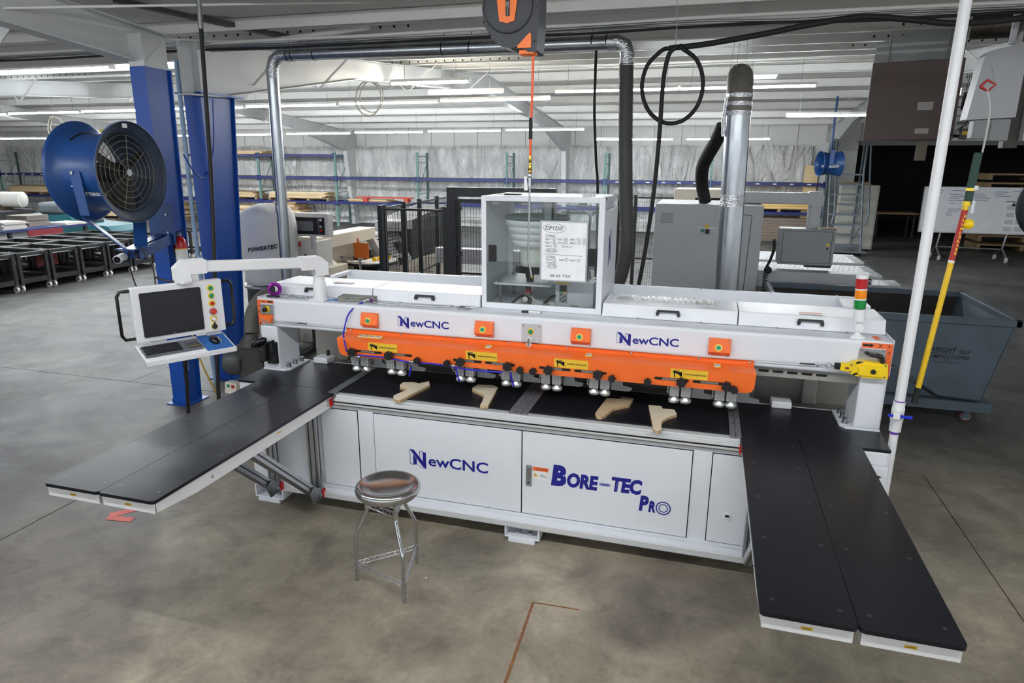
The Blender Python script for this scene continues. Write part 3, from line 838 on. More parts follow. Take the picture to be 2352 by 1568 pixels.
# ---- push-button boxes on the beam
def button(parent, x, y, z, nrm, upv, ring_m, cap_m, rr=.024, rc=.014, hcap=.014, name='push_button'):
    nrm = Vector(nrm).normalized(); p = Vector((x, y, z))
    b = MB().cyl(p, p+nrm*.002, rr, 20).build(name, ring_m, parent)
    MB().cyl(p+nrm*.002, p+nrm*.008, rc*1.22, 18).build('button_bezel', M_chrome, b)
    MB().cyl(p+nrm*.008, p+nrm*hcap, rc, 18).build('button_cap', cap_m, b, bev=.001)
    return b
for x0, z1 in ((-2.437, 1.468), (-1.533, 1.468), (-.836, 1.468), (.074, 1.468)):
    x1 = x0+.137
    bx = MB().add([(x0,4.376,z1),(x1,4.376,z1),(x1,4.362,z1),(x0,4.362,z1),(x0,4.338,z1-.088),(x1,4.338,z1-.088),(x0,4.372,z1-.112),(x1,4.372,z1-.112),(x0,4.376,z1-.118),(x1,4.376,z1-.118)],
        [(0,1,2,3),(3,2,5,4),(4,5,7,6),(6,7,9,8),(0,3,4,6,8),(1,9,7,5,2)]).build('button_box', M_orange, bm, bev=.003)
    for sx in (x0+.014, x1-.014):
        MB().sphere((sx, 4.3605, z1-.013), .007, 8, 5).build('screw', M_chrome, bx)
        MB().sphere((sx, 4.370, z1-.113), .006, 8, 5).build('screw', M_chrome, bx)
    button(bx, (x0+x1)/2-.006, 4.3475, z1-.058, (0,-1,.27), (0,0,1), M_yellow, M_green)
x0, x1 = -1.188, -1.050
gb = MB().box(x0, x1, 4.366, 4.380, 1.330, 1.472).build('cord_guide_box', M_cab, bm, bev=.003)
for sx in (x0+.012, x1-.012):
    for sz in (1.342, 1.46): MB().cyl((sx, 4.366, sz), (sx, 4.363, sz), .006, 8).build('screw', M_zinc, gb)
button(gb, -1.122, 4.366, 1.418, (0,-1,0), (0,0,1), M_yellow, M_green)
MB().lathe([(.018,0),(.018,.006),(.012,.009),(.018,.012),(.018,.018)], (-1.132, 4.366, 1.362), (0,-1,0), 16).lathe([(.018,0),(.018,.006),(.012,.009),(.018,.012),(.018,.018)], (-1.132, 4.366, 1.327), (0,-1,0), 16).build('cord_roller', M_whiteflat, gb)
MB().prism(rrect(-.009, .009, -.03, .03, .008), (-1.132, 4.347, 1.3445), (1,0,0), (0,0,1), (0,-.004,0)).build('roller_link', M_steel, gb)
logo_n(bm, -2.144, -2.055, 1.371, 1.459, 4.3795)
text('lettering', 'ewCNC', M_navy, bm, (-2.043, 4.379, 1.384), (1,0,0), (0,0,1), .303, .055, bold=.02)
logo_n(bm, -.524, -.43, 1.372, 1.459, 4.3795)
text('lettering', 'ewCNC', M_navy, bm, (-.418, 4.379, 1.385), (1,0,0), (0,0,1), .303, .055, bold=.02)

# ---- emergency pull cord with its switch and tensioner
MB().tube([(-2.98, 4.352, 1.349), (-2.0, 4.352, 1.340), (-1.132, 4.352, 1.3445), (0, 4.352, 1.340), (.68, 4.352, 1.349)], .0028, 6).build('pull_cord', pm('cord_grey', rgb(190, 190, 188), .5), bm)
MB().tube([(-2.98, 4.352, 1.349), (-2.90, 4.352, 1.347)], .005, 8).tube([(.63, 4.352, 1.348), (.72, 4.352, 1.350)], .005, 8).build('cord_sleeve', M_black, bm)
tq = MB()
def link(cx, cz, r_, t_=.003): tq.tube([(cx+r_*math.cos(a), 4.352, cz+r_*math.sin(a)) for a in [2*PI*k/14 for k in range(14)]], t_, 6, closed=True)
link(-3.195, 1.352, .014); link(-3.02, 1.348, .010)
tq.tube([(-3.18, 4.352, 1.352), (-3.11, 4.352, 1.350)], .004, 8).tube([(-3.11, 4.345, 1.350), (-3.06, 4.345, 1.349)], .003, 6).tube([(-3.11, 4.359, 1.350), (-3.06, 4.359, 1.349)], .003, 6).tube([(-3.06, 4.352, 1.349), (-3.03, 4.352, 1.348)], .004, 8).tube([(-3.01, 4.352, 1.348), (-2.975, 4.352, 1.348)], .006, 8)
tq.build('turnbuckle', M_chrome, bm)
tq = MB(); link(.797, 1.352, .016); tq.tube([(.735, 4.352, 1.351), (.785, 4.352, 1.352)], .004, 8); tq.cyl((.728, 4.352, 1.351), (.738, 4.352, 1.351), .013, 12); tq.cyl((.812, 4.352, 1.352), (.832, 4.352, 1.353), .006, 8)
tq.build('eye_bolt', M_chrome, bm)
# switch
prof = [(.858, 1.335), (.905, 1.328), (.915, 1.318), (.955, 1.305), (.985, 1.300), (1.128, 1.300), (1.118, 1.392), (.985, 1.402), (.945, 1.398), (.915, 1.384), (.905, 1.378), (.862, 1.374)]
sw = MB().prism(prof, (0, 4.365, 0), (1,0,0), (0,0,1), (0,-.045,0)).build('cord_switch', M_yellow, bm, bev=.004)
MB().prism([(.965, 1.315), (1.10, 1.313), (1.092, 1.372), (.985, 1.382), (.958, 1.365)], (0, 4.320, 0), (1,0,0), (0,0,1), (0,-.010,0)).build('switch_cover', M_yellow, sw, bev=.003)
mb = MB()
for k in range(4): mb.cyl((.832+k*.007, 4.343, 1.354), (.837+k*.007, 4.343, 1.354), .021, 14)
mb.cyl((.83, 4.343, 1.354), (.86, 4.343, 1.354), .017, 12)
mb.build('rubber_boot', M_rubber, sw)
MB().cyl((1.04, 4.311, 1.345), (1.04, 4.298, 1.345), .014, 14).build('reset_button', M_black, sw)
for px_, pz in ((.955, 1.392), (.945, 1.318)):
    MB().prism(rrect(-.014, .014, -.006, .006, .005), (px_, 4.3195, pz), (.9,0,.4), (-.4,0,.9), (0,-.002,0)).build('switch_slot', M_dark, sw)
MB().prism(rrect(.885, .908, 1.344, 1.358, .006), (0, 4.3195, 0), (1,0,0), (0,0,1), (0,-.002,0)).build('tension_window', pm('window_brown', rgb(120, 70, 40), .3), sw)
for px_, pz in ((.918, 1.374), (.916, 1.330), (1.108, 1.312), (1.105, 1.385), (.975, 1.398), (.975, 1.309)):
    MB().cyl((px_, 4.32, pz), (px_, 4.316, pz), .006, 8).build('screw', M_zinc, sw)
pl = MB().box(.962, 1.108, 4.368, 4.380, 1.385, 1.474).build('switch_plate', M_alu, bm, bev=.002)
for sx in (.976, 1.094): MB().cyl((sx, 4.368, 1.462), (sx, 4.365, 1.462), .008, 10).build('screw', M_zinc, pl)
MB().tube(spline([(1.0, 4.37, 1.447), (1.005, 4.345, 1.446), (1.03, 4.335, 1.438), (1.06, 4.335, 1.437)], 5), .010, 10).cyl((1.055, 4.335, 1.437), (1.085, 4.335, 1.434), .013, 12).cyl((1.085, 4.335, 1.434), (1.09, 4.335, 1.395), .012, 12).build('switch_cable', M_black, pl)
# axis direction labels, both beam ends
def arrow(mb, o, ax, ay, L, w):
    mb.prism([(0, -w*.28), (L*.68, -w*.28), (L*.68, -w*.5), (L, 0), (L*.68, w*.5), (L*.68, w*.28), (0, w*.28)], o, ax, ay, (0,-.0005,0))
lr = MB().box(.972, 1.146, 4.3775, 4.3795, 1.474, 1.507).box(1.112, 1.146, 4.3775, 4.3795, 1.296, 1.474).build('axis_label', M_orange2, bm)
mb = MB(); arrow(mb, (.978, 4.3772, 1.491), (1,0,0), (0,0,1), .062, .026); arrow(mb, (1.129, 4.3772, 1.305), (0,0,1), (1,0,0), .05, .02)
mb.build('arrow_print', M_ink, lr)
text('lettering', 'X', M_ink, lr, (1.063, 4.3774, 1.479), (1,0,0), (0,0,1), .026, .024)
text('lettering', '+', M_ink, lr, (1.113, 4.3774, 1.483), (1,0,0), (0,0,1), .018, .016)
text('lettering', '+', M_ink, lr, (1.121, 4.3774, 1.444), (1,0,0), (0,0,1), .016, .016)
text('lettering', 'Z', M_ink, lr, (1.119, 4.3774, 1.385), (0,0,1), (-1,0,0), .026, .02)
ll = MB().box(-3.352, -3.205, 4.3775, 4.3795, 1.482, 1.508).box(-3.352, -3.326, 4.3775, 4.3795, 1.303, 1.482).build('axis_label', M_orange2, bm)
mb = MB(); arrow(mb, (-3.210, 4.3772, 1.495), (-1,0,0), (0,0,1), .05, .02); arrow(mb, (-3.339, 4.3772, 1.31), (0,0,1), (1,0,0), .055, .018)
mb.build('arrow_print', M_ink, ll)
text('lettering', '- X', M_ink, ll, (-3.345, 4.3774, 1.486), (1,0,0), (0,0,1), .07, .018)
text('lettering', '+', M_ink, ll, (-3.347, 4.3774, 1.45), (1,0,0), (0,0,1), .014, .014)
text('lettering', 'N', M_ink, ll, (-3.348, 4.3774, 1.40), (1,0,0), (0,0,1), .018, .024)
lt = MB().box(1.05, 1.085, 4.42, 4.52, 1.5185, 1.5195).build('axis_label', M_orange2, bm)
text('lettering', '+Y', M_ink, lt, (1.083, 4.505, 1.5198), (0,-1,0), (1,0,0), .035, .024)
lp = MB().box(-3.322, -3.205, 4.366, 4.380, 1.395, 1.478).build('connector_plate', M_alu, bm, bev=.002)
for sx in (-3.312, -3.216): MB().cyl((sx, 4.366, 1.468), (sx, 4.363, 1.468), .006, 8).build('screw', M_zinc, lp)
MB().cyl((-3.262, 4.366, 1.437), (-3.262, 4.362, 1.437), .027, 18).build('connector_ring', M_yellow, lp)
MB().cyl((-3.268, 4.362, 1.434), (-3.268, 4.338, 1.434), .018, 14).tube([(-3.268+.012*math.cos(a), 4.345, 1.455+.014*math.sin(a)) for a in [PI*k/8 for k in range(9)]], .003, 6).build('connector_cap', M_black, lp)
ob = MB().add([(-3.318,4.376,1.393),(-3.215,4.376,1.393),(-3.215,4.364,1.39),(-3.318,4.364,1.39),(-3.318,4.338,1.372),(-3.215,4.338,1.372),(-3.318,4.338,1.335),(-3.215,4.338,1.335),(-3.318,4.376,1.325),(-3.215,4.376,1.325)],
     [(0,1,2,3),(3,2,5,4),(4,5,7,6),(6,7,9,8),(0,3,4,6,8),(1,9,7,5,2)]).build('cord_anchor', M_orange, bm, bev=.003)
MB().box(-3.30, -3.28, 4.3365, 4.338, 1.345, 1.365).box(-3.265, -3.235, 4.3365, 4.338, 1.345, 1.357).build('anchor_tag', M_alu, ob)
# stack light
st = MB().lathe([(.045, 0), (.045, .008), (.026, .018), (.014, .03), (.013, .05)], (.955, 4.45, 1.518), n=24).build('stack_light', M_whiteflat, bm)
MB().cyl((.955, 4.425, 1.585), (.955, 4.475, 1.585), .026, 18).cyl((.955, 4.424, 1.585), (.955, 4.422, 1.585), .014, 12).build('swivel', M_whiteflat, st, bev=.002)
MB().cyl((.953, 4.45, 1.60), (.951, 4.45, 1.625), .014, 12).cyl((.951, 4.45, 1.622), (.946, 4.45, 1.70), .034, 24).build('stack_body', M_whiteflat, st)
def seg(z0, z1, mat, name='lens'):
    MB().cyl((.946-(z0-1.70)*.05, 4.45, z0), (.946-(z1-1.70)*.05, 4.45, z1), .034, 24).build(name, mat, st)
seg(1.703, 1.757, pm('green_lens', rgb(16, 128, 58), .2, 0, .05, 12)); seg(1.757, 1.765, M_whiteflat, 'lens_ring')
seg(1.765, 1.819, pm('amber_lens', rgb(240, 138, 14), .2, 0, .05, 12)); seg(1.819, 1.827, M_whiteflat, 'lens_ring')
seg(1.827, 1.888, pm('red_lens', rgb(178, 26, 32), .2, 0, .05, 12)); seg(1.888, 1.912, M_whiteflat, 'stack_cap')
# small box on the right side of the right post
MB().box(1.146, 1.166, 4.50, 4.58, 1.16, 1.27).build('side_bracket', M_black, bm, bev=.003)

# ================================================================== EXTENSION TABLES
def ext_table(label, x0, xm, x1, y0, braces):
    t = thing('extension_table', label, 'table', ((x0+x1)/2, (y0+4.08)/2, 0))
    for a, b, side in ((x0, xm-.0015, 0), (xm+.0015, x1, 1)):
        poly = rrect(a, b, y0, 4.082, .022, 4)
        pts = []
        for (px_, py_) in poly:
            pts.append((px_, py_) if py_ < 3 else (a if px_ < (a+b)/2 else b, 4.082))
        out = []
        for p in pts:
            if p not in out: out.append(p)
        pb = board('table_board', out, t)
        ys = [y0+.09, y0+.55, y0+.95, y0+1.35, y0+1.65]
        screws(pb, [(a+.05, y) for y in ys]+[(b-.05, y) for y in ys], r=.0095)
        prof = [(y0+.02, .918), (y0+.02, .862), (y0+.30, .835), (3.985, .835), (4.01, .85), (4.01, .918)]
        MB().prism(prof, (a+.012, 0, 0), (0,1,0), (0,0,1), (.012, 0, 0)).build('side_rail', M_whiteflat, t)
        MB().prism(prof, (b-.024, 0, 0), (0,1,0), (0,0,1), (.012, 0, 0)).build('side_rail', M_whiteflat, t)
        ap = MB().box(a+.012, b-.012, y0+.012, y0+.024, .862, .918).build('end_apron', M_whiteflat, t)
        xc = (a+b)/2
        lb = MB().box(xc-.02, xc+.02, y0+.0105, y0+.0125, .884, .896).build('maker_tag', M_yelllab, ap)
        text('lettering', 'LAPEX', M_ink, lb, (xc-.014, y0+.010, .887), (1,0,0), (0,0,1), .028, .006)
    for sx in (x0+.012, x1-.012):
        d = -1 if sx < (x0+x1)/2 else 1
        for (y, z) in ((y0+.42, .872), (3.95, .895), (3.95, .865)):
            MB().sphere((sx+d*.001, y, z), .009, 8, 5).build('rail_bolt', M_chrome, t)
    MB().box(x1-.005 if x0 < -2 else x0-.006, x1+.006 if x0 < -2 else x0+.005, 3.97, 4.0, .85, .905).build('end_clamp', M_red, t)
    MB().box(x1-.0125 if x0 < -2 else x0+.0105, x1-.0105 if x0 < -2 else x0+.0125, 3.36, 3.40, .882, .890).build('maker_tag', M_yelllab, t)
    for bx in braces:
        up = MB().box(bx-.045, bx+.045, 3.945, 3.988, .17, .835).build('upright_profile', M_alu, t, bev=.003)
        mb = MB()
        for k in (-.022, .022): mb.box(bx+k-.005, bx+k+.005, 3.9435, 3.946, .18, .83)
        mb.box(bx+.0445, bx+.0462, 3.96, 3.972, .18, .83)
        mb.build('profile_groove', pm('groove_grey', rgb(70, 72, 74), .5, .4), up)
        dg = MB().bar((bx-.0, 3.93, .16), (bx, 3.20, .85), .07, .06, up=(0,0,1)).build('diagonal_profile', M_alu, t, bev=.003)
        n_ = Vector((0, .69, .73)).normalized(); d_ = Vector((0, -.73, .69)).normalized()
        mb = MB()
        for k in (-.016, .016):
            mb.obox(Vector((bx+k, 3.565, .505))+n_*.0305, d_*.49, Vector((.004,0,0)), n_*.0012)
            mb.obox(Vector((bx+k, 3.565, .505))-n_*.0305, d_*.49, Vector((.004,0,0)), n_*.0012)
        mb.obox(Vector((bx+.0355, 3.565, .505)), d_*.49, n_*.005, Vector((.0012,0,0)))
        mb.build('profile_groove', pm('groove_grey', rgb(70, 72, 74), .5, .4), dg)
        g = MB().prism([(3.84, .12), (3.965, .12), (3.975, .14), (3.985, .32), (3.955, .32), (3.945, .20), (3.86, .25), (3.80, .22)], (bx+.045, 0, 0), (0,1,0), (0,0,1), (.006, 0, 0)).build('gusset_plate', M_alu_dull, t)
        for (y, z) in ((3.965, .30), (3.955, .23), (3.93, .155), (3.87, .20), (3.90, .15), (3.955, .135)):
            MB().cyl((bx+.051, y, z), (bx+.057, y, z), .008, 8).build('bolt', M_chrome, g)
        MB().box(bx+.05, bx+.062, 3.955, 3.985, .12, .185).build('end_clamp', M_red, g)
    return t
ext_table('black-topped two-board extension table reaching out below the operator console, left wing', -3.205, -2.848, -2.505, 2.345, (-2.665, -3.03))
ext_table('black-topped two-board extension table at the right end of the machine, nearest the camera', .304, .644, .990, 2.322, (.42,))

# ================================================================== FEEDER CABINET
fc = thing('feeder_cabinet', 'white glazed cabinet with a bowl feeder, standing on top of the machine', 'cabinet', (-1.11, 4.9, 1.519))
ax0, ax1, ay0, ay1, az0, az1 = -1.556, -.668, 4.582, 5.25, 1.519, 2.33
t_ = .036
M_fcin = pm('cabinet_inner', rgb(205, 210, 214), .45, 0, .03, 4)
MB().box(ax0, ax0+t_, ay0, ay0+.03, az0, az1).box(ax1-t_-.006, ax1, ay0, ay0+.03, az0, az1).box(ax0+t_, ax1-t_-.006, ay0, ay0+.03, az1-t_, az1).box(ax0+t_, ax1-t_-.006, ay0, ay0+.03, az0, az0+t_+.006).build('front_frame', M_white, fc, bev=.004)
MB().box(ax0, ax0+.014, ay0+.03, ay1, az0, az1).build('side_panel', M_fcin, fc)
sp = MB().box(ax1-.014, ax1, ay0+.03, ay1, az0, az1-.09).build('side_panel', M_white, fc, bev=.003)
MB().box(ax1-.03, ax1, ay0+.03, ay1, az1-.03, az1).add([(ax1-.03,ay0+.03,az1-.03),(ax1-.03,ay1,az1-.03),(ax1,ay1,az1-.10),(ax1,ay0+.03,az1-.10),(ax1-.03,ay0+.03,az1-.09),(ax1-.03,ay1,az1-.09)], [(0,1,5,4),(4,5,2,3)]).build('side_vent', M_fcin, fc)
MB().box(ax0+.014, ax1-.014, ay0+.03, ay1, az0, az0+.012).build('floor_panel', M_fcin, fc)
MB().box(ax0, ax1, ay1-.03, ay1, az1-.05, az1).box(ax0, ax1, ay1-.03, ay1, az0, az0+.05).box(ax0+.014, ax0+.05, ay1-.03, ay1, az0+.05, az1-.05).box(ax1-.05, ax1-.014, ay1-.03, ay1, az0+.05, az1-.05).build('rear_frame', M_white, fc, bev=.004)
MB().box(ax0+.0, ax1-.0, ay0+.03, ay0+.075, az1-.02, az1).box(ax0, ax0+.05, ay0+.075, ay1-.03, az1-.02, az1).box(ax1-.05, ax1-.03, ay0+.075, ay1-.03, az1-.02, az1).build('top_frame', M_white, fc)
M_acr = glassy('clear_acrylic', (.95, .97, .97), .02, .985)
M_smoke = glassy('top_acrylic', (.72, .70, .68), .12, .7)
for a, b in ((ax0+.05, -1.02), (-1.015, ax1-.03)):
    MB().box(a, b, ay0+.075, ay1-.03, az1-.010, az1-.004).build('top_pane', M_smoke, fc)
MB().box(-1.42, -1.30, 4.70, 4.75, az1, az1+.012).build('top_handle', M_black, fc, bev=.004)
MB().box(ax0+.05, ax1-.05, ay1-.018, ay1-.014, az0+.05, az1-.05).build('rear_pane', M_acr, fc)
p1 = MB().box(ax0+t_-.004, -1.045, ay0+.010, ay0+.014, az0+t_, az1-t_).build('sliding_pane', M_acr, fc)
p2 = MB().box(-1.095, ax1-t_-.002, ay0+.018, ay0+.022, az0+t_, az1-t_).build('sliding_pane', M_acr, fc)
for hx, hp in ((-1.473, p1), (-.742, p2)):
    MB().prism(rrect(hx-.029, hx+.029, 1.862, 1.984, .008), (0, ay0+.010, 0), (1,0,0), (0,0,1), (0,-.010,0)).build('pull_handle', M_black, hp, bev=.003)
    MB().prism(rrect(hx-.013, hx+.013, 1.885, 1.962, .006), (0, ay0-.0002, 0), (1,0,0), (0,0,1), (0,-.001,0)).build('handle_recess', pm('deep_black', rgb(8, 8, 9), .6), hp)
for k, hx in enumerate((-1.455, -1.24, -1.06, -.83)):
    MB().box(hx-.03, hx+.03, ay0+.03, ay0+.045, az1-.062, az1-.04).build('pane_clip', pm('clip_grey', rgb(150, 145, 138), .5), fc, bev=.004)
for k, hx in enumerate((-1.45, -1.24, -1.08, -.87)):
    MB().box(hx-.03, hx+.03, ay0+.035, ay0+.05, az0+.012, az0+.05).build('pane_clip', pm('clip_grey', rgb(150, 145, 138), .5), fc, bev=.004)
# N emblem on the right side panel
mb = MB()
for pts in ([(0,0),(.03,.02),(.03,.20),(0,.18)], [(.085,.03),(.115,.04),(.115,.23),(.085,.22)], [(0,.18),(.03,.20),(.115,.05),(.085,.03)]):
    mb.prism(pts, (ax1+.0004, 4.83, 1.83), (0,.9,0), (0,0,1.15), (.001,0,0))
mb.build('emblem', M_navy, sp)
# bowl feeder inside
bx, by = -1.225, 4.93
bowl = MB().lathe([(.15, 1.955), (.188, 1.957), (.195, 2.003), (.188, 2.004), (.206, 2.006), (.212, 2.053), (.204, 2.054), (.222, 2.056), (.228, 2.103), (.220, 2.104), (.238, 2.106), (.245, 2.155), (.238, 2.157), (.236, 2.11), (.15, 2.06), (.02, 2.05)], (bx, by, 0), n=40).build('feeder_bowl', pm('bowl_white', rgb(225, 228, 226), .35), fc)
MB().lathe([(.2375, 2.159), (.235, 2.112), (.15, 2.064), (.02, 2.054)], (bx, by, 0), n=40, caps=False).build('bowl_lining', pm('lining_green', rgb(22, 74, 60), .5), bowl)
MB().lathe([(.2375, 2.18), (.2455, 2.18), (.2455, 2.15), (.2375, 2.15), (.2375, 2.18)], (bx, by, 0), n=40, caps=False).build('bowl_rim', pm('lining_green', rgb(22, 74, 60), .5), bowl)
dr_ = MB().cyl((bx, by, 1.80), (bx, by, 1.955), .128, 32).build('feeder_drive', pm('drive_cream', rgb(214, 220, 208), .4), fc)
mb = MB().cyl((bx, by, 1.75), (bx, by, 1.802), .138, 28)
for k in range(3):
    a = 2*PI*k/3+.3
    mb.cyl((bx+.11*math.cos(a), by+.11*math.sin(a), 1.690), (bx+.11*math.cos(a), by+.11*math.sin(a), 1.755), .028, 12)
mb.build('drive_feet', M_black, dr_)
pt = MB().box(-1.50, -.80, 4.92, 5.18, 1.675, 1.690).box(-1.50, -1.06, 4.70, 4.92, 1.675, 1.690).build('support_plate', M_whiteflat, fc, bev=.003)
for (x, y) in ((-1.46, 4.74), (-1.46, 5.12), (-.85, 5.12)):
    MB().cyl((x, y, 1.531), (x, y, 1.745), .011, 10).cyl((x, y, 1.690), (x, y, 1.706), .019, 6, smooth=False).cyl((x, y, 1.659), (x, y, 1.675), .019, 6, smooth=False).cyl((x, y, 1.531), (x, y, 1.545), .019, 6, smooth=False).build('threaded_rod', M_steel, pt)
cb = MB().box(-1.036, -.752, 4.74, 4.90, 1.534, 1.715).build('feeder_controller', pm('controller_grey', rgb(204, 208, 212), .45), fc, bev=.003)
cp = MB().box(-1.005, -.945, 4.737, 4.741, 1.56, 1.695).build('keypad', M_cabd, cb)
MB().box(-.998, -.952, 4.7355, 4.7375, 1.645, 1.69).build('display', pm('lcd_dark', rgb(52, 58, 54), .2), cb)
MB().box(-.996, -.980, 4.735, 4.737, 1.630, 1.640).build('green_key', M_green, cb)
MB().box(-.972, -.956, 4.735, 4.737, 1.630, 1.640).build('yellow_key', M_yellow, cb)
for (x, z) in ((-.992, 1.618), (-.958, 1.608), (-.975, 1.600), (-.992, 1.586), (-.960, 1.580), (-.976, 1.572)):
    MB().cyl((x, 4.737, z), (x, 4.735, z), .006, 10).build('key', M_black, cb)
MB().box(-1.03, -.93, 4.738, 4.74, 1.700, 1.712).build('controller_label', M_yelllab, cb)
for x in (-1.026, -.762):
    for z in (1.55, 1.69): MB().cyl((x, 4.74, z), (x, 4.737, z), .005, 8).build('screw', M_zinc, cb)
rg = MB().box(-1.262, -1.215, 4.70, 4.75, 1.535, 1.63).build('air_regulator', pm('regulator_grey', rgb(110, 108, 104), .45), fc, bev=.004)
MB().cyl((-1.238, 4.725, 1.63), (-1.238, 4.725, 1.642), .024, 16).build('regulator_collar', M_red, rg)
MB().cyl((-1.238, 4.725, 1.642), (-1.238, 4.725, 1.675), .018, 14).build('regulator_knob', M_black, rg)
MB().cyl((-1.250, 4.70, 1.58), (-1.250, 4.682, 1.58), .026, 20).build('pressure_gauge', M_black, rg)
MB().cyl((-1.250, 4.682, 1.58), (-1.250, 4.681, 1.58), .021, 20).build('gauge_face', M_paper, rg)
MB().bar((-1.258, 4.6805, 1.572), (-1.240, 4.6805, 1.590), .002, .001).build('gauge_needle', M_ink, rg)
MB().tube(spline([(-1.262, 4.72, 1.60), (-1.30, 4.70, 1.59), (-1.34, 4.68, 1.555), (-1.36, 4.67, 1.535)], 5), .008, 8).build('air_line', M_black, rg)
MB().tube(spline([(-1.215, 4.72, 1.60), (-1.18, 4.70, 1.575), (-1.12, 4.70, 1.55), (-1.06, 4.72, 1.55)], 5), .005, 8).build('air_line', M_whiteflat, rg)
MB().tube(spline([(-1.13, 4.80, 1.545), (-1.10, 4.70, 1.56), (-1.06, 4.70, 1.60), (-1.03, 4.76, 1.61)], 5), .010, 8).build('controller_cable', M_black, cb)
MB().cyl((-.83, 4.95, 1.69), (-.83, 4.95, 2.26), .008, 10).cyl((-1.02, 4.95, 2.20), (-.70, 4.95, 2.20), .008, 10).box(-.85, -.81, 4.93, 4.97, 2.18, 2.22).build('sensor_stand', M_steel, fc)
MB().box(-1.045, -1.01, 4.93, 4.97, 2.185, 2.215).build('sensor_head', M_whiteflat, fc, bev=.003)
# ================================================================== OPERATOR CONSOLE
con = thing('operator_console', 'white operator console with dark monitor and coloured buttons on a swing arm', 'console', (-3.0, 4.3, 1.518))
MB().box(-2.91, -2.77, 4.40, 4.535, 1.5185, 1.532).build('arm_flange', M_whiteflat, con, bev=.004)
MB().cyl((-2.84, 4.468, 1.532), (-2.84, 4.468, 1.56), .055, 24).lathe([(.05, 0), (.05, .10), (.042, .105), (.042, .17)], (-2.84, 4.468, 1.56), n=24).build('arm_post', M_whiteflat, con)
A0 = Vector((-2.835, 4.468, 1.80)); A1 = Vector((-3.43, 3.72, 1.84))
d = (A1-A0).normalized(); nx = Vector((d.y, -d.x, 0)).normalized()
el = MB()
el.prism([(-.055, -.09), (.055, -.09), (.055, .0), (.055, .055), (.16, .055), (.16, -.035+.09), (.16, .055)], A0, d, (0,0,1), (0,0,0.0)) if False else None
def elbow(o, d, s):
    poly = [(-.058, -.085), (.045, -.085), (.045, -.035), (.15, -.035), (.15, .062), (.0, .062), (-.058, .01)]
    a = Vector((d.x, d.y, 0)).normalized(); n_ = Vector((a.y, -a.x, 0))
    return MB().prism(poly, Vector(o)-n_*.05, a, (0,0,1), n_*.10)
elbow(A0, d, 1).build('arm_elbow', M_whiteflat, con, bev=.012, seg=3)
elbow(A1, -d, 1).build('arm_elbow', M_whiteflat, con, bev=.012, seg=3)
MB().bar(A0+d*.13+Vector((0,0,.013)), A1-d*.13+Vector((0,0,.013)), .085, .072).build('swing_arm', M_whiteflat, con, bev=.008)
MB().cyl((A1.x, A1.y, 1.745), (A1.x, A1.y, 1.765), .055, 20).build('tilt_joint', M_whiteflat, con)
MB().tube([(A1.x-.05, A1.y-.02, 1.755), (A1.x-.10, A1.y-.06, 1.765), (A1.x-.14, A1.y-.09, 1.79)], .008, 8).build('clamp_lever', M_black, con)
# panel frame: right along pr, facing the operator
PL = Vector((-3.59, 3.425, 0)); PR = Vector((-3.295, 3.93, 0))
pr = (PR-PL).normalized(); pn = Vector((pr.y, -pr.x, 0)).normalized(); PW = (PR-PL).length
def P(a, b, o=0.0): return PL+pr*a+Vector((0,0,b))+pn*o
zb, zt = 1.372, 1.745
def panel_box(a0, a1, b0, b1, o0, o1):
    return MB().obox(P((a0+a1)/2, (b0+b1)/2, (o0+o1)/2), pr*(a1-a0)/2, pn*abs(o1-o0)/2, Vector((0,0,(b1-b0)/2)))
panel_box(0, PW, zb, zt, -.06, 0).build('console_case', M_whiteflat, con, bev=.005)
sc = MB().prism(rrect(.045, .435, zb+.032, zt-.038, .012), P(0,0,.0), pr, (0,0,1), pn*.008).build('monitor', M_black, con, bev=.002)
MB().prism(rrect(.062, .418, zb+.056, zt-.055, .003), P(0,0,.0082), pr, (0,0,1), pn*.001).build('screen', pm('screen_off', rgb(38, 40, 45), .25, 0, .04, 3), sc)
text('lettering', 'DELL', M_cabd, sc, P(.225, zb+.0385, .0088), pr, (0,0,1), .024, .007)
for zz, rm, cm, rc in ((1.690, M_yellow, M_green, .0135), (1.635, M_yellow, M_green, .0135), (1.58, M_yellow, M_red, .0125), (1.523, M_yellow, pm('red_mush', rgb(205, 62, 52), .35), .021), (1.468, M_yellow, M_paper, .0135), (1.412, M_yellow, M_black, .016)):
    q = P(.505, zz, .0)
    button(con, q.x, q.y, q.z, pn, (0,0,1), rm, cm, rr=.0235, rc=rc, hcap=.016 if rc < .02 else .024)
q = P(.505, 1.425, .014)
MB().bar(q, q+Vector((0,0,.02)), .006, .008).build('connector_tab', M_black, con)
for sd in (0, 1):
    a = -.003 if sd == 0 else PW+.003; g = -.075 if sd == 0 else .075
    pts = [P(a, zt-.02-.0, -.03), P(a+g*.75, zt-.02, -.03), P(a+g, zt-.05, -.03), P(a+g, zb+.06, -.03), P(a+g*.75, zb+.03, -.03), P(a, zb+.03, -.03)]
    MB().tube(pts, .011, 10).build('grab_handle', M_blackg, con)
for a in (.09, .46):
    panel_box(a, a+.10, zb-.03, zb, -.05, -.035).build('shelf_bracket', M_whiteflat, con)
sh = MB().obox(P(PW/2-.005, zb-.066, .055), pr*(PW/2), pn*.125+Vector((0,0,-.035)), Vector((0,0,.006))+pn*.0018).build('keyboard_shelf', M_whiteflat, con, bev=.003)
MB().obox(P(PW/2-.005, zb-.104, .178), pr*(PW/2), pn*.005, Vector((0,0,.018))).build('shelf_lip', M_whiteflat, con, bev=.004)
shn = (pr.cross(pn*.125+Vector((0,0,-.035)))).normalized()
if shn.z < 0: shn = -shn
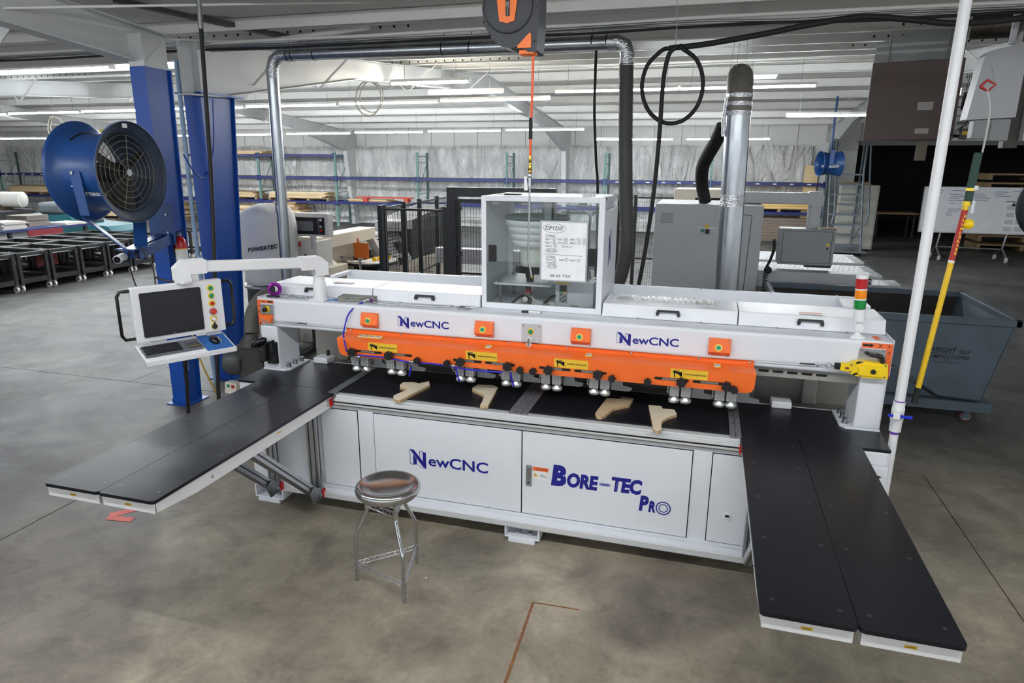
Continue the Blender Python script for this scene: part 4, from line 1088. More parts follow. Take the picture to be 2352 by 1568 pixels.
shd = (pn*.125+Vector((0,0,-.035))).normalized()
def S(a, b, h=0.0): return P(PW/2-.005, zb-.066, .055)+pr*a+shd*b+shn*(.0065+h)
pad = MB().obox(S(.19, 0, .002), pr*.09, shd*.11, shn*.002).build('mouse_pad', pm('pad_blue', rgb(34, 92, 158), .7), con)
kb = thing('keyboard', 'dark grey wireless keyboard with touchpad on the console shelf', 'keyboard', tuple(S(-.10, 0)))
MB().obox(S(-.095, .0, .008), pr*.185, shd*.07, shn*.007).build('keyboard_body', pm('kb_grey', rgb(88, 92, 100), .5), kb, bev=.004)
for r_ in range(5):
    for k in range(14):
        if r_ == 4 and 3 < k < 9:
            if k == 4: MB().obox(S(-.265+6*.0165, .048, .0165), pr*.040, shd*.0085, shn*.002).build('key', M_black, kb)
            continue
        MB().obox(S(-.265+k*.0165+(r_ % 2)*.003, -.05+r_*.0245, .0165), pr*.0068, shd*.0098, shn*.002).build('key', M_black, kb)
MB().obox(S(.035, .012, .0155), pr*.045, shd*.042, shn*.0006).build('touchpad', pm('pad_dark', rgb(58, 60, 66), .3), kb)
MB().obox(S(.035, .03, .0165), pr*.04, shd*.001, shn*.0004).build('touchpad_line', M_yellow, kb)
ms = thing('computer_mouse', 'black and grey wireless mouse on the blue pad beside the keyboard', 'mouse', tuple(S(.19, 0)))
vs = MB().sphere((0,0,0), 1.0, 16, 8)
def mouse(sc_, h0, name, mat):
    m = MB()
    for v in vs.v:
        p = Vector(v)
        if p.z < 0: p.z = 0
        m.v.append(tuple(S(.19, -.01, .0042+h0)+pr*p.x*.033*sc_+shd*p.y*.055*sc_+shn*p.z*.034*sc_))
    m.f = list(vs.f); m.sm = list(vs.sm)
    return m.build(name, mat, ms)
mouse(1.0, 0, 'mouse_body', M_blackg)
m2 = MB().obox(S(.222, 0, .012), pr*.003, shd*.035, shn*.009).build('mouse_side', M_cab, ms, bev=.002)
MB().tube(spline([P(.30, zb-.10, -.05), P(.30, .95, -.10), P(.31, .55, -.22), P(.33, .10, -.40), P(.36, .012, -.7)], 6), .014, 8).build('console_cable', M_black, con)

# ================================================================== THINGS ON AND AROUND THE MACHINE
def put(name, label, cat, loc, group=None): return thing(name, label, cat, loc, group)
# roll of purple tape
t = put('tape_roll', 'shiny purple tape roll lying on its edge at the left end of the machine', 'tape', (-3.27, 4.56, 1.519))
rx = Vector((.55, -.83, 0))
MB().lathe([(.026, -.018), (.052, -.018), (.055, -.012), (.055, .012), (.052, .018), (.026, .018), (.026, -.018)], (-3.27, 4.50, 1.575), rx, 28, caps=False).build('roll', pm('purple_foil', rgb(150, 40, 160), .2, .6, .1, 10), t)
MB().box(-3.275, -3.245, 4.455, 4.47, 1.555, 1.60).build('core_tab', M_black, t)
MB().lathe([(.026, -.016), (.026, .016), (.022, .016), (.022, -.016), (.026, -.016)], (-3.27, 4.50, 1.575), rx, 20, caps=False).build('core', M_paper, t)
t = put('utility_knife', 'black-handled knife with a flat grey blade beside the purple tape', 'knife', (-3.2, 4.45, 1.519))
MB().obox((-3.25, 4.445, 1.526), (.055, -.004, 0), (.003, .014, 0), (0, 0, .006)).build('handle', M_black, t, bev=.003)
MB().obox((-3.14, 4.45, 1.522), (.08, .006, 0), (0, .006, 0), (0, 0, .0015)).build('blade', M_steel, t)
t = put('combination_wrench', 'chrome combination wrench lying against the console arm post', 'wrench', (-3.05, 4.47, 1.519))
MB().bar((-3.15, 4.52, 1.526), (-2.97, 4.462, 1.526), .014, .006).build('shank', M_chrome, t, bev=.002)
MB().lathe([(.010, -.005), (.018, -.005), (.018, .005), (.010, .005), (.010, -.005)], (-2.955, 4.458, 1.5255), n=16, caps=False).build('ring_end', M_chrome, t)
MB().prism([(-.02, -.014), (.01, -.016), (.01, -.006), (-.006, -.006), (-.006, .006), (.01, .006), (.01, .016), (-.02, .014)], (-3.155, 4.523, 1.5205), (-.95, .3, 0), (.3, .95, 0), (0,0,.008)).build('open_end', M_chrome, t)
t = put('blue_pen', 'short blue pen lying beside the console arm post', 'pen', (-2.74, 4.46, 1.519))
MB().cyl((-2.79, 4.445, 1.525), (-2.705, 4.48, 1.525), .005, 10).build('barrel', pm('pen_blue', rgb(90, 140, 200), .3), t)
MB().cyl((-2.72, 4.473, 1.525), (-2.695, 4.484, 1.525), .0065, 10).build('cap', pm('pen_cap', rgb(30, 90, 180), .3), t)
t = put('tool_case', 'flat grey plastic caliper case on the machine top', 'case', (-2.55, 4.53, 1.519))
MB().obox((-2.545, 4.535, 1.532), (.142, .03, 0), (-.012, .062, 0), (0,0,.0125)).build('case_base', pm('case_grey', rgb(128, 128, 122), .55), t, bev=.004)
MB().obox((-2.545, 4.535, 1.5515), (.142, .03, 0), (-.012, .062, 0), (0,0,.0065)).build('case_lid', pm('case_grey', rgb(128, 128, 122), .55), t, bev=.003)
for k in (-.07, .045):
    MB().obox((-2.533+k, 4.470+k*.21, 1.545), (.016, .003, 0), (0, .003, 0), (0,0,.006)).build('case_latch', pm('case_grey_dark', rgb(105, 105, 100), .5), t)
t = put('air_wand', 'chrome blow-gun wand lying along the machine top, fed by a blue hose', 'air gun', (-2.0, 4.46, 1.519))
MB().tube(spline([(-2.40, 4.45, 1.545), (-2.34, 4.44, 1.530), (-2.26, 4.44, 1.527), (-1.95, 4.47, 1.527), (-1.68, 4.50, 1.527)], 6), .006, 8).build('wand_tube', M_chrome, t)
MB().cyl((-2.41, 4.452, 1.549), (-2.37, 4.445, 1.537), .010, 10).build('wand_collar', pm('collar_purple', rgb(110, 30, 110), .3, .4), t)
MB().tube([(-2.455, 4.44, 1.535), (-2.425, 4.45, 1.55), (-2.405, 4.45, 1.548)], .009, 8).build('wand_elbow', M_chrome, t)
MB().cyl((-1.70, 4.498, 1.529), (-1.61, 4.508, 1.529), .011, 12).cyl((-1.61, 4.508, 1.529), (-1.57, 4.512, 1.529), .007, 10).build('wand_valve', M_chrome, t)
MB().obox((-1.665, 4.475, 1.528), (.035, -.006, 0), (.006, .012, .004), (0, 0, .003)).build('valve_lever', M_alu, t)
t = put('blue_air_hose', 'thin blue air hose draped over the orange guard along the clamps', 'hose', (-1.9, 4.2, 1.0))
M_bh = pm('hose_blue', rgb(36, 34, 190), .3, 0, .05, 10)
MB().tube(spline([(-2.455, 4.44, 1.53), (-2.50, 4.39, 1.50), (-2.545, 4.36, 1.44), (-2.56, 4.33, 1.36), (-2.54, 4.27, 1.31), (-2.50, 4.215, 1.25), (-2.485, 4.21, 1.20)], 7), .006, 8).build('hose', M_bh, t)
MB().tube(spline([(-2.40, 4.222, 1.177), (-2.15, 4.222, 1.175), (-1.99, 4.222, 1.160), (-1.80, 4.222, 1.164), (-1.66, 4.222, 1.155), (-1.48, 4.222, 1.143), (-1.28, 4.222, 1.150)], 7), .006, 8).build('hose', M_bh, t)
for x, dx in ((-1.97, -.03), (-1.63, .02), (-1.225, .02)):
    MB().tube([(x, 4.222, 1.15), (x+dx*.4, 4.226, 1.10), (x+dx, 4.235, 1.05)], .006, 8).build('hose', M_bh, t)
for x in (-2.40, -1.97, -1.655, -1.235):
    MB().cyl((x-.02, 4.222, 1.167), (x+.02, 4.222, 1.163), .009, 8).cyl((x, 4.222, 1.165), (x, 4.222, 1.135), .008, 8).build('tee_fitting', M_chrome, t)
MB().tube(spline([(-2.40, 4.222, 1.14), (-2.385, 4.225, 1.09), (-2.345, 4.23, 1.045)], 5), .005, 6).build('black_tail', M_black, t)
# barcode scanner in its holster on the left post
t = put('barcode_scanner', 'black handheld barcode scanner in a holster on the left post', 'scanner', (-3.28, 4.34, 1.03))
MB().obox((-3.245, 4.365, 1.085), (.045, 0, 0), (0, .018, 0), (0, 0, .09)).build('holster', M_black, t, bev=.008)
MB().obox((-3.225, 4.345, 1.14), (.014, 0, .008), (0, .02, 0), (-.005, 0, .05)).build('holster_arm', M_black, t, bev=.006)
mb = MB()
hd = MB().sphere((0,0,0), 1, 16, 10)
for v in hd.v:
    p = Vector(v); mb.v.append((-3.325+p.x*.072+p.z*.012, 4.315+p.y*.046, 1.172+p.z*.042+p.x*.026))
mb.f = hd.f; mb.sm = hd.sm
mb.build('scanner_head', M_blackg, t)
MB().obox((-3.30, 4.33, 1.09), (.032, 0, .006), (0, .024, 0), (.004, 0, .075)).build('scanner_grip', M_black, t, bev=.010)
MB().sphere((-3.363, 4.287, 1.158), .010, 10, 6, (1, .4, 1.4)).build('trigger_window', M_paper, t)
for dx, dz, m in ((0, 0, M_red), (0, .012, pm('pen_cap', rgb(30, 90, 180), .3)), (-.018, .01, M_yelllab)):
    MB().cyl((-3.292+dx, 4.309, 1.115+dz), (-3.292+dx, 4.305, 1.115+dz), .004, 8).build('status_dot', m, t)
# marker, acrylic jig
t = put('dry_erase_marker', 'black-capped white dry-erase marker on the machine top below the feeder cabinet', 'marker', (-1.15, 4.5, 1.519))
MB().cyl((-1.225, 4.498, 1.5275), (-1.175, 4.502, 1.5275), .0085, 12).build('cap', M_black, t)
MB().cyl((-1.175, 4.502, 1.5275), (-1.088, 4.51, 1.5275), .0075, 12).build('barrel', M_paper, t)
MB().cyl((-1.088, 4.51, 1.5275), (-1.083, 4.5105, 1.5275), .0075, 12).build('end_plug', M_navy, t)
t = put('acrylic_jig', 'clear acrylic doweling jig with a row of slots on the hood lid', 'jig', (-.25, 4.75, 1.613))
M_jig = bpy.data.materials.new('clear_jig'); M_jig.use_nodes = True
_nt = M_jig.node_tree; _b = _nt.nodes['Principled BSDF']
_b.inputs['Base Color'].default_value = rgb(240, 242, 244)+(1,); _b.inputs['Roughness'].default_value = .08
_b.inputs['Alpha'].default_value = .38
MB().box(-.58, .09, 4.69, 4.79, 1.6135, 1.622).build('jig_base', M_jig, t)
MB().box(-.60, -.48, 4.62, 4.80, 1.6225, 1.630).build('jig_plate', M_jig, t)
MB().box(-.02, .11, 4.60, 4.80, 1.6225, 1.630).build('jig_plate', M_jig, t)
for k in range(12):
    x = -.46+k*.037
    MB().box(x, x+.022, 4.70, 4.775, 1.6225, 1.648).build('jig_block', M_jig, t)
for x in (.0, .06):
    MB().cyl((x, 4.70, 1.630), (x, 4.70, 1.662), .012, 12).build('jig_post', M_jig, t)
# plywood brackets on the work boards
BR = {
 'one': ([(-2.018, 4.001), (-2.041, 4.055), (-1.998, 4.205), (-2.078, 4.235), (-2.100, 4.285), (-2.103, 4.345), (-2.03, 4.372), (-1.978, 4.352), (-1.928, 4.425), (-1.887, 4.345), (-1.954, 3.985), (-1.985, 3.975)], 'birch plywood bracket lying nearest the left steel strap, foot towards the camera'),
 'two': ([(-1.563, 4.372), (-1.550, 4.458), (-1.440, 4.480), (-1.386, 4.442), (-1.336, 4.056), (-1.357, 4.035), (-1.390, 4.045), (-1.400, 4.12), (-1.425, 4.25), (-1.482, 4.292), (-1.55, 4.341)], 'birch plywood bracket just left of the middle steel straps'),
 'three': ([(-.605, 4.101), (-.613, 4.132), (-.581, 4.444), (-.491, 4.462), (-.485, 4.512), (-.401, 4.499), (-.413, 4.358), (-.507, 4.258), (-.544, 4.111), (-.566, 4.072), (-.592, 4.078)], 'darker-topped plywood bracket right of the middle straps'),
 'four': ([(-.286, 4.388), (-.201, 4.396), (-.189, 4.347), (-.112, 4.353), (-.091, 4.267), (-.148, 4.192), (-.18, 4.119), (-.172, 3.969), (-.186, 3.945), (-.205, 3.945), (-.220, 3.965)], 'pale plywood bracket overhanging the front rail near the right strap')}
for k, (poly, lab) in BR.items():
    cx_ = sum(p[0] for p in poly)/len(poly); cy_ = sum(p[1] for p in poly)/len(poly)
    t = put('plywood_bracket', lab, 'bracket', (cx_, cy_, .936), 'plywood brackets on the work boards')
    MB().prism(poly, (0, 0, .9368), (1,0,0), (0,1,0), (0,0,.0185)).build('plywood_core', M_plyedge, t)
    MB().prism(poly, (0, 0, .9555), (1,0,0), (0,1,0), (0,0,.0012)).build('face_veneer', M_ply if k != 'three' else pm('birch_darker', rgb(206, 182, 146), .5, 0, .1, 9, stretch=(2, 9, 9)), t)
# message board on the cabinet glass
t = put('message_board', 'small framed whiteboard with handwritten notes fixed to the cabinet glass', 'whiteboard', (-.945, 4.568, 1.75))
MB().box(-1.108, -.782, 4.566, 4.578, 1.753, 2.165).build('board_face', pm('board_white', rgb(244, 246, 249), .25), t)
MB().box(-1.114, -1.104, 4.562, 4.579, 1.747, 2.171).box(-.786, -.776, 4.562, 4.579, 1.747, 2.171).box(-1.104, -.786, 4.562, 4.579, 2.161, 2.171).box(-1.104, -.786, 4.562, 4.579, 1.747, 1.757).build('board_frame', M_alu, t)
def hand(s, x, z, w, h_): text('handwriting', s, M_ink, t, (x, 4.5656, z), (1,0,.0), (0,0,1), w, h_, shear=.12)
hand('DPYDII!', -1.078, 2.105, .125, .028)
def oval(cx_, cz_, a, b, th=.0016):
    MB().tube([(cx_+a*math.cos(q), 4.5652, cz_+b*math.sin(q)) for q in [2*PI*k/26 for k in range(26)]], th*.6, 4, closed=True).build('pen_stroke', M_ink, t)
def stroke(x0_, z0_, x1_, z1_): MB().bar((x0_, 4.5652, z0_), (x1_, 4.5652, z1_), .0012, .0018).build('pen_stroke', M_ink, t)
oval(-1.012, 2.118, .082, .031)
hand('5 Piece', -1.075, 2.062, .062, .014); stroke(-1.078, 2.058, -1.0, 2.060)
hand('Rail 1', -1.075, 2.036, .042, .014); hand('Rail 2', -.987, 2.037, .042, .014); hand('Stile 1', -.902, 2.039, .045, .014)
hand('A', -1.019, 2.038, .010, .010); hand('B', -.934, 2.039, .010, .010); hand('C', -.842, 2.041, .010, .010); hand('D', -.806, 2.041, .009, .010)
hand('Rail 1', -1.075, 2.012, .042, .014); hand('Rail 2', -.987, 2.013, .042, .014); hand('Stile 2', -.902, 2.015, .045, .014)
hand('B', -1.019, 2.014, .010, .010); hand('A', -.934, 2.015, .010, .010); hand('C', -.842, 2.017, .010, .010); hand('D', -.806, 2.017, .009, .010)
hand('Rail 2', -1.073, 1.988, .042, .014); hand('D', -1.010, 1.990, .010, .010); hand('Done', -.955, 1.990, .045, .012); stroke(-.902, 1.992, -.897, 1.988); stroke(-.897, 1.988, -.882, 2.002)
for cx_, cz_ in ((-1.014, 2.043), (-.929, 2.044), (-.837, 2.046), (-.801, 2.046), (-1.014, 2.019), (-.929, 2.020), (-.837, 2.022), (-.801, 2.022), (-1.005, 1.995)):
    oval(cx_, cz_, .0115, .011, .0012)
hand('ABCDB', -1.066, 1.957, .064, .014); oval(-1.034, 1.964, .043, .015)
stroke(-1.09, 1.938, -.812, 1.932)
hand('3 Piece', -1.068, 1.916, .062, .013); stroke(-1.072, 1.912, -1.004, 1.914)
hand('Panel', -1.068, 1.894, .040, .013); hand('A', -1.017, 1.896, .010, .010); hand('Stile 1', -.975, 1.895, .042, .013); hand('C', -.925, 1.897, .009, .010); hand('Stile 2', -.898, 1.896, .042, .013); hand('D', -.842, 1.897, .009, .010)
hand('Panel', -1.063, 1.872, .040, .013); hand('B', -1.012, 1.874, .010, .010)
for cx_, cz_ in ((-1.012, 1.901), (-.921, 1.902), (-.838, 1.902), (-1.007, 1.879)): oval(cx_, cz_, .0115, .011, .0012)
hand('ACDB', -1.052, 1.846, .052, .014); oval(-1.026, 1.853, .037, .015)
hand('- 86.55 T2X', -1.055, 1.778, .165, .018)

# ================================================================== STOOL
stool = thing('metal_stool', 'chrome three-legged shop stool with a dished steel seat in front of the machine', 'stool', (-1.735, 3.32, 0))
sx, sy = -1.737, 3.325
M_seat = pm('spun_steel', rgb(196, 196, 198), .17, 1.0, .06, 30)
MB().lathe([(.004, .652), (.10, .653), (.14, .661), (.165, .672), (.180, .672), (.193, .662), (.198, .645), (.194, .625), (.180, .608), (.165, .602), (.16, .606), (.05, .612)], (sx, sy, 0), n=48).build('seat', M_seat, stool)
FEET = [Vector((-1.565, 3.14, 0)), Vector((-1.948, 3.262, 0)), Vector((-1.66, 3.535, 0))]
TOPS = []
cen = sum(FEET, Vector())/3
ctr = Vector((sx, sy, 0))
for f in FEET:
    dr = (f-cen).normalized()
    top = ctr+dr*.135
    TOPS.append(top)
    knee = cen+dr*((f-cen).length-.005)
    pts = spline([(top.x, top.y, .605), (top.x, top.y, .51), tuple(Vector((top.x, top.y, .47))*.88+Vector((knee.x, knee.y, .47))*.12), tuple(Vector((top.x, top.y, .36))*.25+Vector((knee.x, knee.y, .36))*.75), (knee.x, knee.y, .30), (knee.x, knee.y, .22), (f.x, f.y, .008)], 4)
    lg = MB().tube(pts, .0125, 12).build('leg', M_chrome, stool)
    MB().cyl((f.x, f.y, 0), (f.x, f.y, .012), .0135, 12).cyl((f.x, f.y, .035), (f.x, f.y, .04), .0135, 12).cyl((f.x, f.y, .065), (f.x, f.y, .07), .0135, 12).cyl((knee.x, knee.y, .10), (knee.x, knee.y, .14), .017, 14).cyl((top.x, top.y, .50), (top.x, top.y, .545), .017, 14).build('collar', M_chrome, lg)
def truss(a, b, z0, z1, n_):
    mb = MB().tube([(a.x, a.y, z1), (b.x, b.y, z1)], .0042, 8).tube([(a.x, a.y, z0), (b.x, b.y, z0)], .0042, 8)
    pts = []
    for i in range(2*n_+1):
        q = a.lerp(b, i/(2*n_)); pts.append((q.x, q.y, z0 if i % 2 else z1))
    mb.tube(pts, .0025, 6)
    mb.build('rung', M_chrome, stool)
for i in range(3):
    truss(FEET[i], FEET[(i+1) % 3], .107, .134, 6)
    truss(TOPS[i], TOPS[(i+1) % 3], .507, .540, 4)

# ================================================================== OVERHEAD HOSE REEL
hr = thing('hose_reel', 'black and orange retractable hose reel hanging above the feeder cabinet', 'hose reel', (-1.25, 4.30, 3.2))
M_reel = pm('reel_black', rgb(48, 51, 56), .5, 0, .06, 8, bump=.05, bscale=200)
M_reelo = pm('reel_orange', rgb(240, 116, 28), .4, 0, .04, 8)
rc_ = (-1.235, 3.455)
pts = []
for k in range(40):
    a = -2.35+ (2*PI-1.55)*k/39+PI*.0
    pts.append((rc_[0]+.185*math.cos(a+PI*1.32), rc_[1]+.235*math.sin(a+PI*1.32)))
body = [(-.17, .10), (-.178, .0), (-.165, -.09), (-.12, -.165), (-.06, -.21), (.0, -.225), (.06, -.215), (.115, -.25), (.165, -.25), (.178, -.10), (.178, .10), (.15, .20), (.08, .27), (-.08, .27), (-.14, .20)]
MB().prism(body, (rc_[0], 4.20, rc_[1]), (1,0,0), (0,0,1), (0,.19,0)).build('reel_case', M_reel, hr, bev=.018, seg=3)
MB().lathe([(.155, 0), (.155, .008), (.145, .012), (.05, .014)], (rc_[0]-.012, 4.202, rc_[1]+.01), (0,-1,0), 40).build('case_boss', M_reel, hr)
MB().prism([(-.085, .20), (.085, .20), (.045, -.085), (.0, -.098), (-.05, -.085)], (rc_[0]-.012, 4.188, rc_[1]+.01), (1,0,0), (0,0,1), (0,-.010,0)).build('side_cover', M_reelo, hr, bev=.005)
lb = MB().prism(rrect(-.012, .015, -.06, .16, .004), (rc_[0]-.010, 4.1778, rc_[1]+.01), (1,0,0), (0,0,1), (0,-.001,0)).build('spec_plate', M_black, hr)
text('lettering', 'VEVOR', M_reelo, lb, (rc_[0]-.006+.009, 4.1765, rc_[1]+.10), (0,0,-1), (1,0,0), .055, .008)
text('lettering', 'Air Hose Reel\nWARNING read all instructions\nbefore use', M_paper, lb, (rc_[0]-.018, 4.1765, rc_[1]+.03), (0,0,-1), (1,0,0), .075, .018)
MB().prism([(.02, -.20), (.095, -.13), (.105, -.14), (.105, -.215), (.02, -.215)], (rc_[0]+.03, 4.197, rc_[1]-.012), (1,0,0), (0,0,1), (0,-.006,0)).build('hose_guide', M_reelo, hr, bev=.003)
MB().box(rc_[0]+.055, rc_[0]+.15, 4.205, 4.30, rc_[1]-.262, rc_[1]-.235).build('hose_mouth', M_reelo, hr, bev=.006)
for a, b in ((-.165, .08), (-.168, -.07), (-.125, -.145), (.06, -.195), (.155, -.19), (.165, .0)):
    MB().cyl((rc_[0]+a, 4.199, rc_[1]+b), (rc_[0]+a, 4.196, rc_[1]+b), .005, 8).build('case_screw', M_dark, hr)
MB().box(rc_[0]+.10, rc_[0]+.20, 4.26, 4.34, rc_[1]+.17, rc_[1]+.26).build('inlet_block', M_black, hr, bev=.01)
MB().box(rc_[0]-.05, rc_[0]+.05, 4.24, 4.36, rc_[1]+.25, 3.98).build('hanger', M_reel, hr)
hx = -1.105
ah = thing('air_hose_line', 'orange air hose ending in a brass coupler and long steel blow-gun pipe', 'hose', (hx, 4.25, 1.8))
MB().tube([(hx+.004, 4.25, 3.21), (hx+.002, 4.25, 3.0), (hx-.006, 4.25, 2.75), (hx-.006, 4.25, 2.59)], .0085, 10).build('hose', pm('hose_orange', rgb(240, 92, 40), .4), ah)
MB().sphere((hx+.004, 4.25, 3.205), .022, 14, 8, (1.1, 1.1, .9)).build('hose_stop', M_reelo, ah)
MB().lathe([(.011, 2.70), (.0125, 2.705)]+[(.0125-.0015*(k % 2), 2.71+k*.008) for k in range(14)]+[(.011, 2.83)], (hx-.006, 4.25, 0), n=14).build('bend_guard', M_rubber, ah)
M_brass = pm('brass', rgb(196, 164, 78), .25, 1, .08, 20)
MB().lathe([(.009, 2.49), (.013, 2.492), (.013, 2.505), (.010, 2.508), (.013, 2.512), (.013, 2.54), (.010, 2.545), (.009, 2.56), (.011, 2.565), (.011, 2.585), (.009, 2.60)], (hx-.006, 4.25, 0), n=12).build('brass_coupler', M_brass, ah)
MB().lathe([(.006, 2.46), (.010, 2.465), (.010, 2.48), (.006, 2.492)], (hx-.006, 4.25, 0), n=10).box(hx-.013, hx+.002, 4.24, 4.26, 2.41, 2.465).build('valve_body', M_chrome, ah)
MB().prism([(-.012, 0), (.012, .0), (.008, .09), (-.006, .09)], (hx-.028, 4.236, 2.385), (1,0,.08), (-.08,0,1), (0,.003,0)).build('valve_lever', M_paper, ah)
MB().tube(spline([(hx-.006, 4.25, 2.42), (hx-.010, 4.25, 2.15), (hx-.012, 4.25, 1.955), (hx-.002, 4.25, 1.90), (hx+.012, 4.25, 1.825)], 6), .0065, 10).build('blow_pipe', M_steel, ah)
MB().cyl((hx+.012, 4.25, 1.828), (hx+.013, 4.25, 1.818), .0075, 10).build('nozzle_collar', M_brass, ah)
MB().cyl((hx+.013, 4.25, 1.818), (hx+.016, 4.25, 1.795), .009, 10).build('nozzle_tip', M_black, ah)

# ================================================================== WHITE PIPE, YELLOW POLE
pp = thing('plastic_drop_pipe', 'tall white plastic air-drop pipe with a blue valve at the machine end', 'pipe', (1.205, 4.3, 0))
MB().cyl((1.205, 4.3, .02), (1.205, 4.3, 1.10), .0245, 18).cyl((1.205, 4.3, 1.10), (1.205, 4.3, 3.95), .0285, 20).build('pipe', M_whiteflat, pp)
MB().lathe([(.033, .985), (.033, 1.045), (.036, 1.05), (.036, 1.075), (.033, 1.08), (.036, 1.12), (.036, 1.135), (.033, 1.14), (.033, 1.175)], (1.205, 4.3, 0), n=22).build('valve_body', M_whiteflat, pp)
MB().lathe([(.0255, .965), (.0255, .985)], (1.205, 4.3, 0), n=18).lathe([(.0295, 1.175), (.0295, 1.182)], (1.205, 4.3, 0), n=18).build('primer_stain', pm('primer_purple', rgb(110, 60, 170), .4), pp)
MB().cyl((1.205, 4.262, 1.10), (1.205, 4.235, 1.10), .013, 12).obox((1.205, 4.24, 1.10), (.065, 0, -.002), (0, .006, 0), (0,0,.009)).build('valve_handle', pm('valve_blue', rgb(22, 44, 190), .35), pp, bev=.003)
MB().obox((1.185, 4.262, 1.10), (.02, 0, 0), (0, .03, 0), (0,0,.02)).build('valve_neck', M_whiteflat, pp, bev=.005)
yp = thing('fibreglass_pole', 'yellow fibreglass pole with a red label hanging by a cord beside the white pipe', 'pole', (1.4, 4.55, 1.1))
b0 = Vector((1.344, 4.5, 1.11)); b1 = Vector((1.470, 4.61, 2.33))
dy = (b1-b0).normalized()
MB().cyl(b0+dy*.09, b1, .0165, 16).build('pole_shaft', pm('pole_yellow', rgb(232, 190, 22), .45, 0, .06, 10, stretch=(1,1,.2)), yp)
MB().cyl(b0, b0+dy*.10, .019, 16).build('pole_tip', M_rubber, yp)
MB().cyl(b1-dy*.33, b1-dy*.03, .0172, 18).build('pole_label', pm('label_red', rgb(170, 36, 30), .5), yp)
vw = Vector((-b1.x, -b1.y, 0)).normalized(); vr = Vector((-vw.y, vw.x, 0))
for k, ch in enumerate('ALUMIGLASS'):
    q = b1-dy*(.055+k*.0245)+vw*.0175+vr*.003
    text('lettering', ch, M_yellow, yp, q-dy*.018, vr, dy, .013 if ch not in 'I' else .004, .017, bold=.03)
MB().cyl(b1-dy*.345, b1-dy*.33, .0174, 18).build('label_white', M_paper, yp)
c0 = Vector((1.478, 4.62, 2.33)); c1 = Vector((1.500, 4.655, 2.63))
MB().obox((c0+c1)/2, (c1-c0)/2, vr*.022, vw*.016).build('head_sleeve', pm('sleeve_green', rgb(30, 62, 52), .7), yp, bev=.006)
MB().cyl(b1-dy*.005+vw*.0, b1+dy*.02, .021, 14).obox(c0+(c1-c0)*.30, vr*.023, vw*.017, dy*.008).build('sleeve_band', M_yellow, yp)
MB().obox(c0+vr*.03+Vector((0,0,-.01)), vr*.008, vw*.01, Vector((0,0,.035))).obox(c0+vr*.03+Vector((0,0,.10)), vr*.01, vw*.01, Vector((0,0,.012))).build('buckle', M_alu, yp)
MB().lathe([(.0, -.004), (.03, -.004), (.03, .004), (.0, .004)], b1-dy*.11+vr*.035+vw*.004, vw, 12).build('yellow_tag', M_yellow, yp)
MB().tube(spline([tuple(c1+vr*.018), (1.53, 4.68, 2.75), (1.532, 4.70, 2.88), (1.505, 4.72, 2.99)], 6), .0055, 8).build('hang_cord', pm('cord_white', rgb(188, 190, 186), .6), yp)
MB().tube([(1.468+.0, 4.72, 3.0), (1.50, 4.72, 3.035), (1.545, 4.72, 3.01), (1.512, 4.72, 2.975), (1.468, 4.72, 3.0)], .008, 8).build('hook_ring', pm('hook_red', rgb(160, 28, 26), .4), yp)

